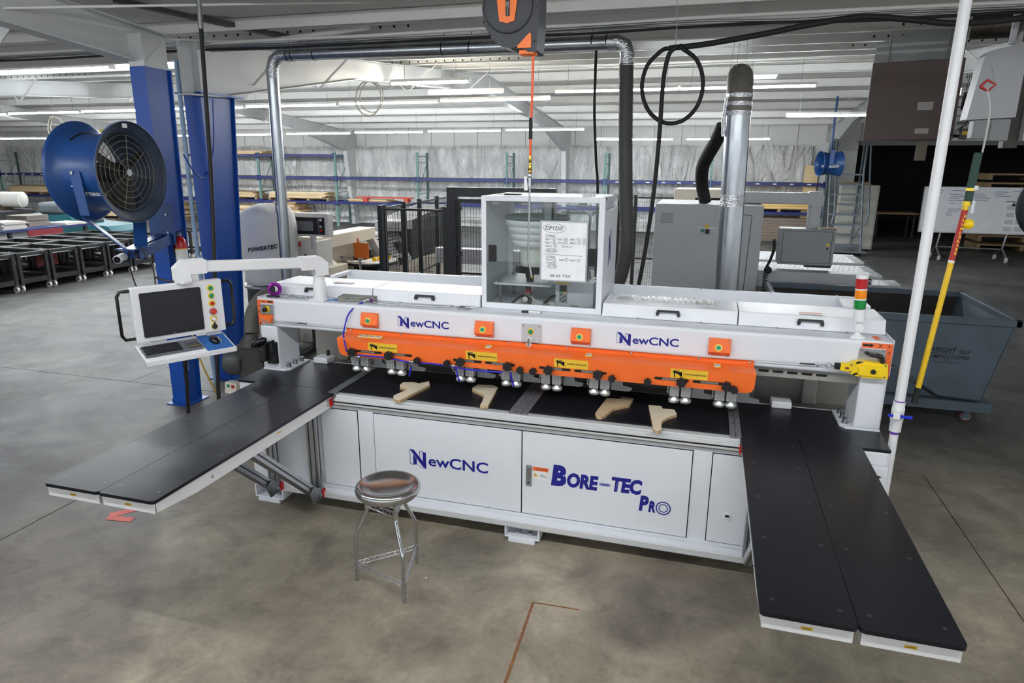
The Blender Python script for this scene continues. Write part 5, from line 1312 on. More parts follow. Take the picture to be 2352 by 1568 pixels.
# ================================================================== DRUM FAN ON THE COLUMN
def drum_fan(label, c, ax, R, L, word, big=True):
    t = thing('drum_fan', label, 'fan', tuple(c))
    c = Vector(c); ax = Vector(ax).normalized()
    rd = R*.76
    prof = [(R, 0), (R*1.005, -.008), (R*.95, -.022), (R*.86, -.042), (rd*1.03, -.07), (rd, -.095), (rd, -L+.095), (rd*1.03, -L+.07), (R*.86, -L+.042), (R*.95, -L+.022), (R*1.005, -L+.008), (R, -L)]
    inn = [(r_-.006, h_) for r_, h_ in prof[::-1]]
    MB().lathe(prof, c, ax, 48, caps=False).build('drum', M_fanblue, t)
    MB().lathe(inn, c, ax, 48, caps=False).build('drum_lining', pm('lining_dusty', rgb(44, 56, 76), .6, 0, .3, 6), t)
    MB().lathe([(R*1.0, .0), (R-.006, 0)], c, ax, 48, caps=False).lathe([(R*1.0, -L), (R-.006, -L)], c, ax, 48, caps=False).build('drum_edge', M_fanblue, t)
    if big:
        up = Vector((0,0,1)); side = ax.cross(up).normalized()
        def pt(r_, a, h_): return c+ax*h_+(side*math.cos(a)+up*math.sin(a))*r_
        M_wire = pm('guard_wire', rgb(128, 124, 112), .4, .7)
        for hh in (-.05, -L+.05):
            g = MB()
            for rr in (.14, .26, .38, .50, .62, .735):
                g.tube([pt(R*rr, 2*PI*k/36, hh) for k in range(36)], .0028, 5, closed=True)
            for k in range(8):
                g.tube([pt(R*.03, 2*PI*k/8+.2, hh), pt(R*.75, 2*PI*k/8+.2, hh-(.03 if hh > -.1 else -.03))], .0032, 5)
            gd = g.build('wire_guard', M_wire, t)
            MB().cyl(pt(0, 0, hh), pt(0, 0, hh+.012), .03, 16).build('guard_badge', M_alu_dull, gd)
        mt = MB().cyl(pt(0, 0, -L*.75), pt(0, 0, -L*.30), .085, 20).build('motor', pm('fan_dust_black', rgb(38, 36, 34), .7), t)
        MB().obox(c-ax*L*.55-up*rd*.55, ax*.05, side*.03, up*rd*.45).build('motor_mount', pm('fan_dust_black', rgb(38, 36, 34), .7), t)
        for k in range(3):
            a = 2*PI*k/3+.5
            e = (side*math.cos(a)+up*math.sin(a)); n_ = ax.cross(e)
            MB().obox(c-ax*L*.24+e*rd*.52, e*rd*.42, (n_*.8+ax*.6).normalized()*.075, (ax*.8-n_*.6).normalized()*.004).build('blade', pm('fan_dust_black', rgb(38, 36, 34), .7), t, bev=.003)
        bt = MB().tube([pt(rd*1.012, a, -L+.10) for a in [PI*(.30+k*.05) for k in range(14)]], .008, 6).build('rim_cord', M_dark, t)
    return t, rd
FC = Vector((-4.84, 4.83, 2.455)); FAX = Vector((.995, .10, 0)).normalized()
fan, frd = drum_fan('big blue drum fan bolted to the nearer blue column', FC, FAX, .43, .50, True)
fside = FAX.cross(Vector((0,0,1))).normalized()
if fside.y > 0: fside = -fside
def fwarp(h0, ang0, flip=1):
    def w(a, b):
        ang = ang0+b/frd
        q = fside*math.cos(ang)+Vector((0,0,1))*math.sin(ang)
        return FC-FAX*(.50-h0)+FAX*a+q*(frd+.002)
    return w
text('lettering', 'P', M_paper, fan, (0,0,0), (1,0,0), (0,0,1), .10, .15, warp=fwarp(.115, -.78), bold=.06, shear=.2)
text('lettering', 'ATTERSON', M_paper, fan, (0,0,0), (1,0,0), (0,0,1), .24, .036, warp=fwarp(.20, -.62), bold=.03)
lb = MB().obox(FC+Vector((-.01, .0, .39))+fside*.02, fside*.028, Vector((0,0,.018)), FAX*.001).build('serial_label', M_paper, fan)
# yoke and bracket
yk = MB().prism([(-.05, .03), (.05, .03), (.085, -.33), (-.005, -.33)], FC-FAX*.28+fside*(frd+.006)+Vector((0,0,-.02)), FAX, (0,0,1), fside*.008)
yk.build('yoke_arm', M_fanblue, fan)
MB().prism([(-.05, .03), (.05, .03), (.085, -.33), (-.005, -.33)], FC-FAX*.28-fside*(frd+.006)+Vector((0,0,-.02)), FAX, (0,0,1), -fside*.008).build('yoke_arm', M_fanblue, fan)
base_p = FC-FAX*.10+Vector((0,0,-.66))
for sg in (1, -1):
    p0 = FC-FAX*.27+fside*(frd+.008)*sg+Vector((0,0,-.35)); p1 = base_p+fside*.09*sg
    MB().bar(p0, p1, .010, .11, up=(.7,.1,-.7)).build('yoke_leg', M_fanblue, fan)
MB().obox(base_p, FAX*.09, fside*.12, Vector((0,0,.006))).build('yoke_base', M_fanblue, fan)
MB().bar(base_p+Vector((-.06,0,-.05)), Vector((-5.30, 5.54, 1.80)), .09, .09, up=(0,0,1)).build('wall_arm', M_fanblue, fan)
MB().bar(base_p+Vector((.06,0,-.05)), Vector((-5.18, 5.54, 1.80)), .012, .10, up=(0,0,1)).build('wall_arm', M_fanblue, fan)
MB().box(-5.43, -5.14, 5.525, 5.549, 1.74, 2.14).build('mount_plate', M_fanblue, fan)
for x, z in ((-5.20, 1.86), (-5.20, 2.04)): MB().cyl((x, 5.525, z), (x, 5.515, z), .012, 6, smooth=False).build('bolt', M_zinc, fan)
q = FC-FAX*.30+fside*(frd+.014)
MB().cyl(q, q+fside*.01, .014, 6, smooth=False).build('bolt', M_zinc, fan)
MB().tube(spline([tuple(base_p+Vector((.1,-.02,.02))), tuple(base_p+Vector((.20,-.02,-.18))), tuple(base_p+Vector((.18,-.02,-.38))), tuple(base_p+Vector((.02,-.02,-.40))), tuple(base_p+Vector((-.05,-.02,-.20))), tuple(base_p+Vector((-.04,-.02,0)))], 6), .006, 6).build('power_cord', M_rubber, fan)
MB().obox(FC-FAX*.22+Vector((0,0,frd+.02)), FAX*.045, fside*.012, Vector((0,0,.015))).build('hang_tag', pm('tag_olive', rgb(150, 140, 40), .5), fan)
sp_ = thing('security_camera', 'small white bullet camera under the drum fan bracket', 'camera', tuple(base_p+Vector((-.1,-.1,-.1))))
cq = base_p+Vector((-.07, -.10, -.075))
MB().cyl(cq+Vector((-.02,.06,0)), cq+Vector((.03,-.06,-.01)), .036, 18).build('camera_body', M_whiteflat, sp_, bev=.008)
MB().cyl(cq+Vector((.03,-.06,-.01)), cq+Vector((.033,-.067,-.011)), .030, 18).build('camera_lens', M_blackg, sp_)

# fire extinguisher on the column web
fe = thing('fire_extinguisher', 'red fire extinguisher strapped to the side of the nearer blue column', 'extinguisher', (-5.19, 5.66, 1.52))
MB().lathe([(.054, 1.50), (.058, 1.51), (.058, 1.74), (.048, 1.775), (.028, 1.80), (.018, 1.81)], (-5.195, 5.66, 0), n=22).build('cylinder', pm('extinguisher_red', rgb(186, 26, 26), .25), fe)
lb = MB().lathe([(.0588, 1.56), (.0588, 1.68)], (-5.195, 5.66, 0), n=22, caps=False).build('instruction_label', M_paper, fe)
MB().lathe([(.0592, 1.68), (.0592, 1.688)], (-5.195, 5.66, 0), n=22, caps=False).build('label_stripe', M_yellow, fe)
MB().cyl((-5.195, 5.66, 1.81), (-5.195, 5.66, 1.835), .018, 12).bar((-5.240, 5.66, 1.835), (-5.140, 5.66, 1.84), .018, .010).bar((-5.230, 5.66, 1.85), (-5.130, 5.66, 1.88), .018, .008).build('valve_head', M_black, fe)
MB().cyl((-5.170, 5.635, 1.83), (-5.165, 5.62, 1.83), .018, 14).build('pressure_gauge', M_alu, fe)
MB().tube(spline([(-5.230, 5.66, 1.82), (-5.265, 5.65, 1.77), (-5.260, 5.64, 1.66), (-5.250, 5.63, 1.60)], 5), .010, 8).build('discharge_hose', M_rubber, fe)

# ================================================================== DUST COLLECTOR
dc = thing('dust_collector', 'dust collector with a tall white filter bag between the second blue column and the duct', 'dust collector', (-5.51, 7.54, 0))
def bagmesh():
    mb = MB(); n = 40; rows = [(1.00, .28), (1.04, .32), (1.13, .33), (1.32, .345), (1.53, .365), (1.75, .37), (1.89, .36), (1.96, .31), (2.00, .21), (2.035, .08), (2.04, .005)]
    vs = []
    for i, (z, r_) in enumerate(rows):
        for k in range(n):
            a = 2*PI*k/n
            w = 1+.025*math.sin(a*5+z*4)*(1 if i > 1 else .4)+.018*math.sin(a*11+z*9)+(.05*math.sin(a*7) if i in (0, 1) else 0)
            vs.append((-5.51+r_*w*math.cos(a), 7.54+r_*w*math.sin(a), z+.02*math.sin(a*3)*(1 if 6 < i < 9 else 0)))
    mb.add(vs, [(i*n+k, i*n+(k+1) % n, (i+1)*n+(k+1) % n, (i+1)*n+k) for i in range(len(rows)-1) for k in range(n)], True)
    return mb
bag = bagmesh().build('filter_bag', pm('bag_white', rgb(222, 222, 222), .75, 0, .05, 6, bump=.35, bscale=14), dc)
vd = Vector((5.51, -7.54, 0)).normalized(); vs_ = Vector((-vd.y, vd.x, 0))
def bwarp(a, b):
    x = -.26+a; ang = x/.37
    return Vector((-5.51, 7.54, 1.45+b+a*.13))+(vd*math.cos(ang)+vs_*math.sin(ang))*.392
text('lettering', 'POWERTEC', M_ink, bag, (0,0,0), (1,0,0), (0,0,1), .36, .055, warp=bwarp, bold=.035, shear=.1)
MB().lathe([(.33, .96), (.345, .96), (.345, 1.0), (.33, 1.0), (.33, .96)], (-5.51, 7.54, 0), n=36, caps=False).build('bag_band', M_alu, dc)
MB().cyl((-5.51, 7.54, .72), (-5.51, 7.54, .97), .32, 32).build('separator_ring', pm('collector_dark', rgb(58, 60, 62), .5), dc)
MB().lathe([(.28, .12), (.31, .20), (.31, .66), (.29, .72)], (-5.51, 7.54, 0), n=28).build('collection_bag', pm('clear_bag', rgb(190, 186, 176), .3), dc)
MB().box(-5.9, -5.12, 7.15, 7.93, .05, .10).build('base_plate', pm('collector_dark', rgb(58, 60, 62), .5), dc)
for x, y in ((-5.85, 7.2), (-5.17, 7.2), (-5.85, 7.88), (-5.17, 7.88)):
    MB().cyl((x, y, 0), (x, y, .06), .025, 10).build('caster', M_rubber, dc)
MB().obox((-5.27, 7.28, .90), (.05, -.02, 0), (.0, .003, 0), (0,0,.035)).build('maker_panel', pm('panel_orange', rgb(215, 70, 30), .5), dc)
bl = thing('dust_blower', 'dark grey blower with a round motor under the ribbed hose at the machine end', 'blower', (-4.25, 5.38, 0))
M_bl = pm('blower_grey', rgb(58, 58, 55), .5, 0, .1, 6)
MB().prism([(-.10, .42), (.12, .42), (.16, .50), (.16, .74), (.14, .80), (-.09, .80), (-.10, .74)], (-4.21, 5.28, 0), (1,0,0), (0,0,1), (0,.20,0)).build('blower_case', M_bl, bl, bev=.01)
MB().box(-4.36, -4.07, 5.26, 5.52, .795, .812).build('inlet_flange', M_bl, bl, bev=.003)
MB().lathe([(.13, .812), (.10, .87), (.075, .90), (.075, .93)], (-4.225, 5.39, 0), n=20).build('inlet_cone', M_bl, bl)
MB().lathe([(.10, 0), (.13, .02), (.135, .16), (.12, .18), (.05, .19)], (-4.31, 5.36, .63), (-1,-.15,0), 24).build('motor', pm('motor_grey', rgb(72, 74, 76), .45), bl)
MB().cyl((-4.32, 5.36, .63), (-4.36, 5.355, .63), .075, 16).build('motor_neck', M_bl, bl)
MB().box(-4.5, -4.06, 5.2, 5.56, .10, .14).box(-4.24, -4.18, 5.3, 5.5, .14, .43).build('blower_stand', M_bl, bl)
for x, y in ((-4.45, 5.25), (-4.1, 5.25), (-4.45, 5.5), (-4.1, 5.5)): MB().cyl((x, y, 0), (x, y, .10), .03, 12).build('caster', M_rubber, bl)
sb = MB().obox((-4.36, 5.22, .40), (.075, -.012, 0), (.01, .04, 0), (0,.01,.055)).build('switch_box', pm('switch_cream', rgb(214, 210, 196), .5), bl, bev=.005)
MB().obox((-4.395, 5.182, .425), (.013, -.002, 0), (0,.003,0), (0,0,.014)).build('start_button', M_green, sb)
MB().obox((-4.335, 5.172, .425), (.015, -.002, 0), (0,.003,0), (0,0,.016)).build('stop_button', M_red, sb)
def ribbed(name, label, cat, pts, r, n=8, pitch=.018, mat=None):
    P_ = spline(pts, n)
    # resample
    out = [P_[0]]; acc = 0
    for a, b in zip(P_, P_[1:]):
        L_ = (b-a).length; tt = pitch-acc
        while tt <= L_:
            out.append(a.lerp(b, tt/L_)); tt += pitch
        acc = (acc+L_) % pitch
    o = MB().tube(out, r, 14, rf=lambda i: 1.0 if i % 2 else .88).build(name, mat or M_hose)
    return tag(o, label, cat)
ribbed('flexible_hose', 'brown-grey ribbed dust hose arching down to the blower at the left post', 'hose', [(-4.03, 6.15, 1.20), (-4.12, 5.80, 1.28), (-4.20, 5.58, 1.24), (-4.24, 5.45, 1.10), (-4.225, 5.39, .92)], .075, 8, .010)

# ================================================================== OVERHEAD DUCTS AND HOSES
du = thing('galvanised_duct', 'round galvanised duct rising beside the filter bag and running overhead to a black hose', 'duct', (-4.82, 6.9, 0))
MB().cyl((-4.84, 6.9, .3), (-4.80, 6.9, 3.50), .064, 22).build('vertical_pipe', M_galv, du)
MB().tube([(-4.80, 6.9, 3.45), (-4.80, 6.9, 3.55), (-4.765, 6.9, 3.64), (-4.69, 6.9, 3.69), (-4.60, 6.9, 3.695)], .067, 16).build('elbow', M_tape, du)
MB().cyl((-4.62, 6.9, 3.695), (-1.02, 6.9, 3.68), .064, 22).build('horizontal_pipe', M_galv, du)
MB().tube([(-1.05, 6.9, 3.68), (-.96, 6.9, 3.685), (-.88, 6.9, 3.65), (-.855, 6.9, 3.57), (-.86, 6.9, 3.47)], .070, 16).build('elbow', M_tape, du)
MB().cyl((-4.832, 6.9, 1.98), (-4.83, 6.9, 2.10), .066, 20).build('tape_joint', M_tape, du)
for x in (-4.58, -4.52, -4.25, -2.75, -2.45, -1.2, -1.06):
    MB().lathe([(.066, -.006), (.066, .006)], (x, 6.9, 3.688), (1,0,0), 18, caps=False).cyl((x, 6.9, 3.75), (x+.02, 6.9, 3.85), .004, 6).build('cable_tie', M_black, du)
ribbed('flexible_hose', 'long black ribbed hose hanging from the overhead duct to behind the feeder cabinet', 'hose', [(-.86, 6.9, 3.49), (-.85, 6.9, 3.2), (-.83, 6.9, 2.7), (-.80, 6.9, 2.2), (-.77, 6.9, 1.8), (-.80, 6.9, 1.5), (-.86, 6.9, 1.30)], .074, 8, .010, pm('hose_dark', rgb(70, 70, 68), .6, 0, .1, 20))
bd = thing('galvanised_stack', 'wide galvanised duct stack with a taped grey elbow rising behind the right lids', 'duct', (.25, 6.6, 0))
MB().cyl((.25, 6.6, .25), (.195, 6.6, 3.05), .108, 30).build('stack_pipe', M_galv, bd)
MB().tube([(.195, 6.6, 3.02), (.193, 6.6, 3.12), (.190, 6.63, 3.22), (.19, 6.70, 3.30), (.19, 6.80, 3.33), (.19, 7.0, 3.34)], .112, 24).build('elbow', pm('duct_cloth', rgb(120, 116, 110), .5, .3, .2, 15, bump=.3, bscale=30), bd)
for z in (2.98, 3.06, 3.13): MB().lathe([(.112, z), (.114, z+.035)], (.195, 6.6, 0), n=26, caps=False).build('tape_joint', M_tape, bd)
MB().lathe([(.110, 2.18), (.110, 2.29)], (.212, 6.6, 0), n=26, caps=False).build('tape_joint', M_tape, bd)
for dx in (-.12, -.05, .05, .12): MB().tube([(.19+dx*.95, 6.66, 3.24), (.19+dx*.3, 6.7, 3.95)], .0025, 5).build('hang_wire', M_steel, bd)
MB().tube([(.09, 6.55, 3.12), (.075, 6.55, 2.95), (.085, 6.55, 2.80)], .018, 8).build('tape_tail', M_tape, bd)
ribbed('flexible_hose', 'black ribbed hose bulging left of the wide duct stack down to the grey cabinet', 'hose', [(.10, 8.9, 3.02), (.04, 9.0, 2.85), (-.10, 9.25, 2.55), (-.10, 9.5, 2.30), (-.04, 9.6, 2.06)], .085, 8, .012, M_rubber)
# black cable loop
cl = thing('cable_loop', 'thick black supply cable slung overhead with one big hanging loop', 'cable', (-.35, 5.9, 3.2))
lp_ = [(-.36+.245*math.sin(a)-.012*math.cos(a), 5.9+.01*a, 3.175+.295*math.cos(a)) for a in [2*PI*k/30+.05 for k in range(1, 30)]]
MB().tube(spline([(-.30, 5.9, 3.47)]+lp_[::3]+[(-.40, 5.97, 3.465)], 4), .017, 8).build('loop', M_rubber, cl)
MB().tube(spline([(-.40, 5.93, 3.46), (-.12, 5.9, 3.475), (.30, 5.9, 3.53), (.62, 5.9, 3.58), (1.0, 5.9, 3.62), (1.35, 5.9, 3.58), (1.7, 5.9, 3.545), (2.4, 5.9, 3.60), (4.0, 5.9, 3.8)], 6), .022, 8).build('run', M_rubber, cl)
MB().tube(spline([(-.34, 5.9, 3.47), (-.40, 5.9, 3.40), (-.43, 5.9, 3.2), (-.435, 5.9, 2.8), (-.455, 5.9, 2.3), (-.50, 5.9, 1.8), (-.56, 5.9, 1.35)], 6), .018, 8).build('drop', M_rubber, cl)
MB().tube([(-.35, 5.9, 3.47), (-.36, 5.9, 3.98)], .003, 5).build('hang_wire', M_steel, cl)
o = MB().tube(spline([(-1.51, 9, 4.0), (-1.51, 9, 3.6), (-1.505, 9, 3.2), (-1.46, 9, 2.6), (-1.42, 9, 2.1), (-1.40, 9, .3)], 6), .018, 8).build('black_air_hose', M_rubber)
tag(o, 'thin black air hose dropping straight down behind the feeder cabinet', 'hose')
# cable bundle and conduits under the valley
cb_ = thing('conduit_bundle', 'bundle of grey conduits and cables running along the roof valley', 'conduit', (-2, 6.6, 3.7))
for k, (dy_, dz_, r_, m_) in enumerate(((0, .06, .018, M_purlin), (-.04, .02, .012, M_alu_dull), (.03, .015, .010, M_alu_dull), (-.01, -.012, .012, M_rubber), (.05, -.01, .008, M_alu_dull))):
    rr = random.Random(k)
    pts = [(x, 6.62+dy_+rr.uniform(-.02, .02), 3.74+dz_+rr.uniform(-.012, .012)) for x in (-12, -9.5, -7.5, -5.9, -4.5, -3.4, -2.25, -1.2, -.2, .6, 1.2, 2.3, 3.5, 5)]
    MB().tube(spline(pts, 4), r_, 7).build('conduit', m_, cb_)
o = MB().bar((-5.47, 5.51, 4.01), (-4.62, 7.20, 3.90), .085, .05).build('steel_strut', pm('strut_grey', rgb(86, 88, 90), .5, .5)); tag(o, 'dark grey strut channel crossing the roof valley above the columns', 'strut')
o = MB().tube([(-5.9, 4.1, 3.66), (-5.44, 4.35, 3.70), (-3.94, 5.7, 3.93), (-2.27, 6.66, 4.06)], .012, 8).build('white_conduit', M_purlin); tag(o, 'thin white conduit crossing the top of the view from the left', 'conduit')
o = MB().tube(spline([(-7.2, 4.2, 3.62), (-6.27, 5.01, 3.80), (-5.84, 6.2, 3.80), (-5.0, 6.9, 3.84), (-3.6, 6.95, 3.95)], 6), .035, 10).build('white_pipe', M_purlin); tag(o, 'white roof pipe passing above the blue columns', 'pipe')
wp = thing('water_pipe', 'pale blue vertical pipe between the two blue columns', 'pipe', (-5.5, 6.25, 0))
MB().cyl((-5.55, 6.28, 1.9), (-5.55, 6.30, 3.6), .024, 12).cyl((-5.50, 6.28, .0), (-5.55, 6.28, 1.9), .024, 12).build('pipe', pm('pipe_pale_blue', rgb(150, 178, 204), .4), wp)
MB().cyl((-5.515, 6.28, 1.40), (-5.52, 6.28, 1.52), .032, 12).cyl((-5.51, 6.26, 1.46), (-5.40, 6.22, 1.47), .018, 10).build('tee_fitting', pm('pipe_pale_blue', rgb(150, 178, 204), .4), wp)
vc = thing('drop_cable', 'thick black cable hanging down in front of the second blue column', 'cable', (-4.2, 5.0, 0))
MB().tube(spline([(-4.17, 5.08, 4.0), (-4.18, 5.05, 3.2), (-4.18, 5.0, 2.4), (-4.17, 4.9, 1.55), (-4.22, 4.85, .6), (-4.25, 4.85, .02)], 6), .018, 8).build('cable', M_rubber, vc)
MB().tube([(-4.17, 5.08, 4.02), (-4.175, 5.065, 3.62)], .021, 8).build('mesh_grip', M_alu_dull, vc)
o = MB().tube(spline([(-4.55, 4.95, 1.05), (-4.48, 4.95, .75), (-4.40, 5.0, .45), (-4.30, 5.05, .15), (-4.1, 5.1, .02)], 6), .008, 7).build('yellow_air_line', pm('line_ochre', rgb(178, 138, 52), .5)); tag(o, 'thin ochre air line curving to the floor below the console', 'hose')

# ================================================================== FLOOR MARKS
M_tp = pm('floor_tape_red', rgb(205, 96, 84), .6, 0, .12, 20)
t = thing('floor_tape_mark', 'faded red corner of floor tape under the left extension table', 'floor mark', (-4.0, 3.45, 0))
MB().obox((-4.035, 3.53, .0012), (.07, .085, 0), (-.028, .022, 0), (0,0,.0006)).build('tape_strip', M_tp, t)
MB().obox((-3.99, 3.43, .0022), (.10, .012, 0), (-.004, .030, 0), (0,0,.0006)).build('tape_strip', M_tp, t)
t = thing('rust_mark', 'thin rusty angle stain on the concrete in front of the stool', 'floor mark', (-.75, 3.2, 0))
M_rs = pm('rust', rgb(128, 84, 50), .8, 0, .35, 30)
MB().obox((-.815, 3.03, .0008), (-.012, .335, 0), (.008, .0005, 0), (0,0,.0005)).build('stain_line', M_rs, t)
MB().obox((-.69, 3.37, .0008), (.14, .006, 0), (0, .005, 0), (0,0,.0005)).build('stain_line', M_rs, t)

o = MB().tube(spline([(-5.24, 5.90, 2.62), (-5.26, 6.05, 2.44), (-5.34, 6.25, 2.38), (-5.42, 6.40, 2.42), (-5.40, 6.55, 2.7), (-5.38, 6.6, 3.22)], 6), .008, 7).build('blue_cable', M_blue); tag(o, 'thin blue cable sagging between the two blue columns', 'cable')
# ================================================================== SAFETY FENCE
def fence_run(label, p0, p1, h, posts, cell=.05, gate=False):
    p0 = Vector(p0); p1 = Vector(p1); d = p1-p0; L_ = d.length; u = d.normalized(); n_ = Vector((-u.y, u.x, 0))
    t = thing('safety_fence', label, 'fence', tuple((p0+p1)/2))
    for k in posts:
        q = p0+d*k
        MB().obox(q+Vector((0,0,h/2+.01)), u*.032, n_*.032, Vector((0,0,h/2+.01))).build('post', M_fence, t)
        MB().obox(q+Vector((0,0,.004)), u*.07, n_*.07, Vector((0,0,.004))).build('post_foot', M_fence, t)
    for a, b in zip(posts, posts[1:]):
        q0 = p0+d*a+u*.04; q1 = p0+d*b-u*.04; l_ = (q1-q0).length
        z0, z1 = .16, h-.03
        for zr in (z0, z1, (z0+z1)/2-.25):
            MB().bar(q0+Vector((0,0,zr)), q1+Vector((0,0,zr)), .022, .03).build('panel_rail', M_fence, t)
        mb = MB()
        nn = int(l_/.042)
        for i in range(nn+1):
            q = q0.lerp(q1, i/nn)
            mb.box(q.x-.0022, q.x+.0022, q.y-.0022, q.y+.0022, z0, z1)
        zz = z0
        while zz < z1:
            mb.bar(q0+Vector((0,0,zz)), q1+Vector((0,0,zz)), .004, .004); zz += .19
        mb.build('wire_mesh', M_fence, t)
    return t
fence_run('black wire-mesh fence panel standing left of the dark gate frame', (-4.32, 8.42, 0), (-3.36, 8.42, 0), 1.97, [0, 1])
fence_run('black mesh fence running back from the front panel towards the racks', (-4.34, 8.55, 0), (-4.75, 12.4, 0), 1.97, [0, .22, .42, .68, 1])
fence_run('black mesh fence seen right of the feeder cabinet behind the grey hose', (-1.62, 12.9, 0), (.55, 13.15, 0), 1.98, [0, .14, .6, 1])
g = thing('fence_gate', 'tall black gate frame with mesh infill behind the feeder cabinet', 'gate', (-2.6, 8.42, 0))
MB().box(-3.32, -3.20, 8.36, 8.48, 0, 2.25).box(-1.98, -1.86, 8.36, 8.48, 0, 2.25).box(-3.20, -1.98, 8.36, 8.48, 2.13, 2.25).build('gate_frame', M_fence, g)
mb = MB()
for i in range(30): mb.box(-3.17+i*.04, -3.166+i*.04, 8.42, 8.424, .15, 2.08)
for i in range(11): mb.box(-3.18, -2.0, 8.418, 8.422, .15+i*.19, .154+i*.19)
mb.build('wire_mesh', M_fence, g)
MB().box(-3.19, -3.15, 8.40, 8.44, .1, 2.1).box(-2.03, -1.99, 8.40, 8.44, .1, 2.1).box(-3.15, -2.03, 8.40, 8.44, 2.05, 2.1).box(-3.15, -2.03, 8.40, 8.44, .1, .15).box(-3.15, -2.03, 8.40, 8.44, 1.10, 1.13).build('gate_leaf', M_fence, g)
for z in (.6, 1.35, 1.95): MB().box(-3.23, -3.12, 8.345, 8.40, z, z+.07).build('gate_hinge', M_black, g)

# ================================================================== EDGE BANDER (left, behind)
eb = thing('edge_banding_machine', 'cream edge banding machine with a grey control screen, left behind the fence', 'machine', (-5.2, 8.6, 0))
M_ebw = pm('bander_white', rgb(216, 216, 214), .45)
MB().box(-5.46, -5.06, 7.95, 8.35, .0, 1.52).build('end_cabinet', M_ebw, eb, bev=.01)
MB().box(-5.5, -4.84, 8.35, 12.2, .0, .92).build('machine_bed', M_cream, eb, bev=.01)
MB().box(-5.38, -5.08, 8.0, 9.7, 1.38, 1.56).build('top_beam', M_cream, eb, bev=.008)
MB().box(-5.42, -5.36, 8.35, 9.7, .92, 1.40).build('back_wall', M_cream, eb)
MB().box(-5.34, -4.98, 8.12, 8.62, .98, 1.14).build('suction_hood', M_cream, eb, bev=.01)
MB().lathe([(.13, 1.14), (.085, 1.20), (.075, 1.22), (.075, 1.30)], (-5.18, 8.40, 0), n=20).build('suction_spigot', M_ebw, eb)
MB().box(-5.08, -4.83, 8.98, 8.995, 1.16, 1.39).box(-5.02, -4.99, 8.975, 8.985, 1.39, 1.46).build('orange_flap', M_orangeT, eb, bev=.004)
for k in range(4): MB().cyl((-4.80+k*.03, 9.1+k*.10, 1.14), (-4.80+k*.03, 9.08+k*.10, 1.14), .035, 14).build('pressure_roller', M_yellow, eb)
rr = random.Random(5)
for k in range(16): 
    x = rr.uniform(-5.2, -4.95); y = rr.uniform(9.0, 10.6); MB().box(x, x+rr.uniform(.05, .16), y, y+.1, .92, rr.uniform(1.0, 1.28)).build('work_head', pm('head_dark', rgb(46, 42, 40), .6), eb)
MB().prism([(-5.42, 1.46), (-5.12, 1.46), (-4.84, .96), (-4.84, .90), (-4.98, .90), (-5.20, 1.34), (-5.42, 1.37)], (0, 9.62, 0), (1,0,0), (0,0,1), (0,.9,0)).build('grey_hood', M_cab, eb, bev=.006)
mb = MB()
for i in range(9):
    for j in range(9):
        f = (i+.5)/9
        p = Vector((-5.10+.25*f, 9.72+j*.085, 1.435-.45*f))
        mb.obox(p+Vector((.87,0,.49))*.003, (.008*.49, 0, -.008*.87), (0,.026,0), (.001,0,.0006))
mb.build('hood_perforation', M_dark, eb)
MB().box(-5.30, -4.85, 10.1, 10.6, 1.46, 1.62).build('hood_box', M_cab, eb, bev=.005)
MB().prism([(10.6, .93), (12.7, .93), (12.7, 1.70), (12.3, 1.78), (10.6, 1.60)], (-5.5, 0, 0), (0,1,0), (0,0,1), (.63, 0, 0)).build('dark_hood', pm('hood_dark', rgb(58, 60, 60), .4), eb)
MB().cyl((-4.90, 9.20, 1.095), (-4.90, 9.20, 1.11), .39, 36).build('round_table', M_whiteflat, eb)
MB().cyl((-4.90, 9.20, .92), (-4.90, 9.20, 1.095), .10, 16).cyl((-4.90, 9.20, 1.06), (-4.90, 9.20, 1.09), .40, 36).build('table_pedestal', M_black, eb)
for x, y in ((-5.20, 8.85), (-4.84, 8.72), (-4.62, 9.1)): MB().cyl((x, y, .95), (x, y, 1.17), .018, 10).cyl((x, y, 1.17), (x, y, 1.20), .03, 10).build('guide_pin', M_alu_dull, eb)
MB().box(-5.05, -4.5, 7.98, 8.3, .6, .98).build('drive_box', M_black, eb, bev=.01)
for x in (-4.72, -4.6): MB().box(x, x+.05, 7.95, 8.0, .90, .98).build('red_block', M_red, eb)
MB().prism([(0,0),(.10,0),(.05,.09)], (-5.38, 7.948, 1.18), (1,0,0), (0,0,1), (0,-.002,0)).build('hazard_triangle', M_yellow, eb)
MB().bar((-5.40, 7.93, 1.30), (-5.36, 7.93, 1.48), .04, .03).build('hand_crank', M_black, eb)
MB().box(-5.36, -5.30, 7.92, 7.95, 1.45, 1.51).build('red_block', M_red, eb)
MB().tube(spline([(-5.26, 7.94, 1.16), (-5.24, 7.90, 1.26), (-5.22, 7.93, 1.34)], 5), .014, 8).build('black_handle', M_black, eb)
MB().tube(spline([(-5.12, 7.98, 1.60), (-5.12, 7.98, 1.45), (-5.15, 8.0, 1.38), (-5.22, 8.02, 1.34)], 5), .04, 12).build('screen_neck', M_cab, eb)
MB().box(-5.46, -4.85, 7.93, 8.06, 1.585, 1.895).build('screen_case', M_ebw, eb, bev=.008)
pnl = MB().box(-5.41, -4.90, 7.92, 7.935, 1.615, 1.84).build('screen_panel', M_black, eb)
MB().box(-5.35, -5.07, 7.915, 7.922, 1.66, 1.79).build('touch_screen', pm('screen_grey', rgb(120, 122, 132), .2), pnl)
for z, m in ((1.81, M_paper), (1.765, M_dark), (1.72, M_alu), (1.67, M_red)): MB().cyl((-4.95, 7.92, z), (-4.95, 7.908, z), .018, 12).build('panel_button', m, pnl)
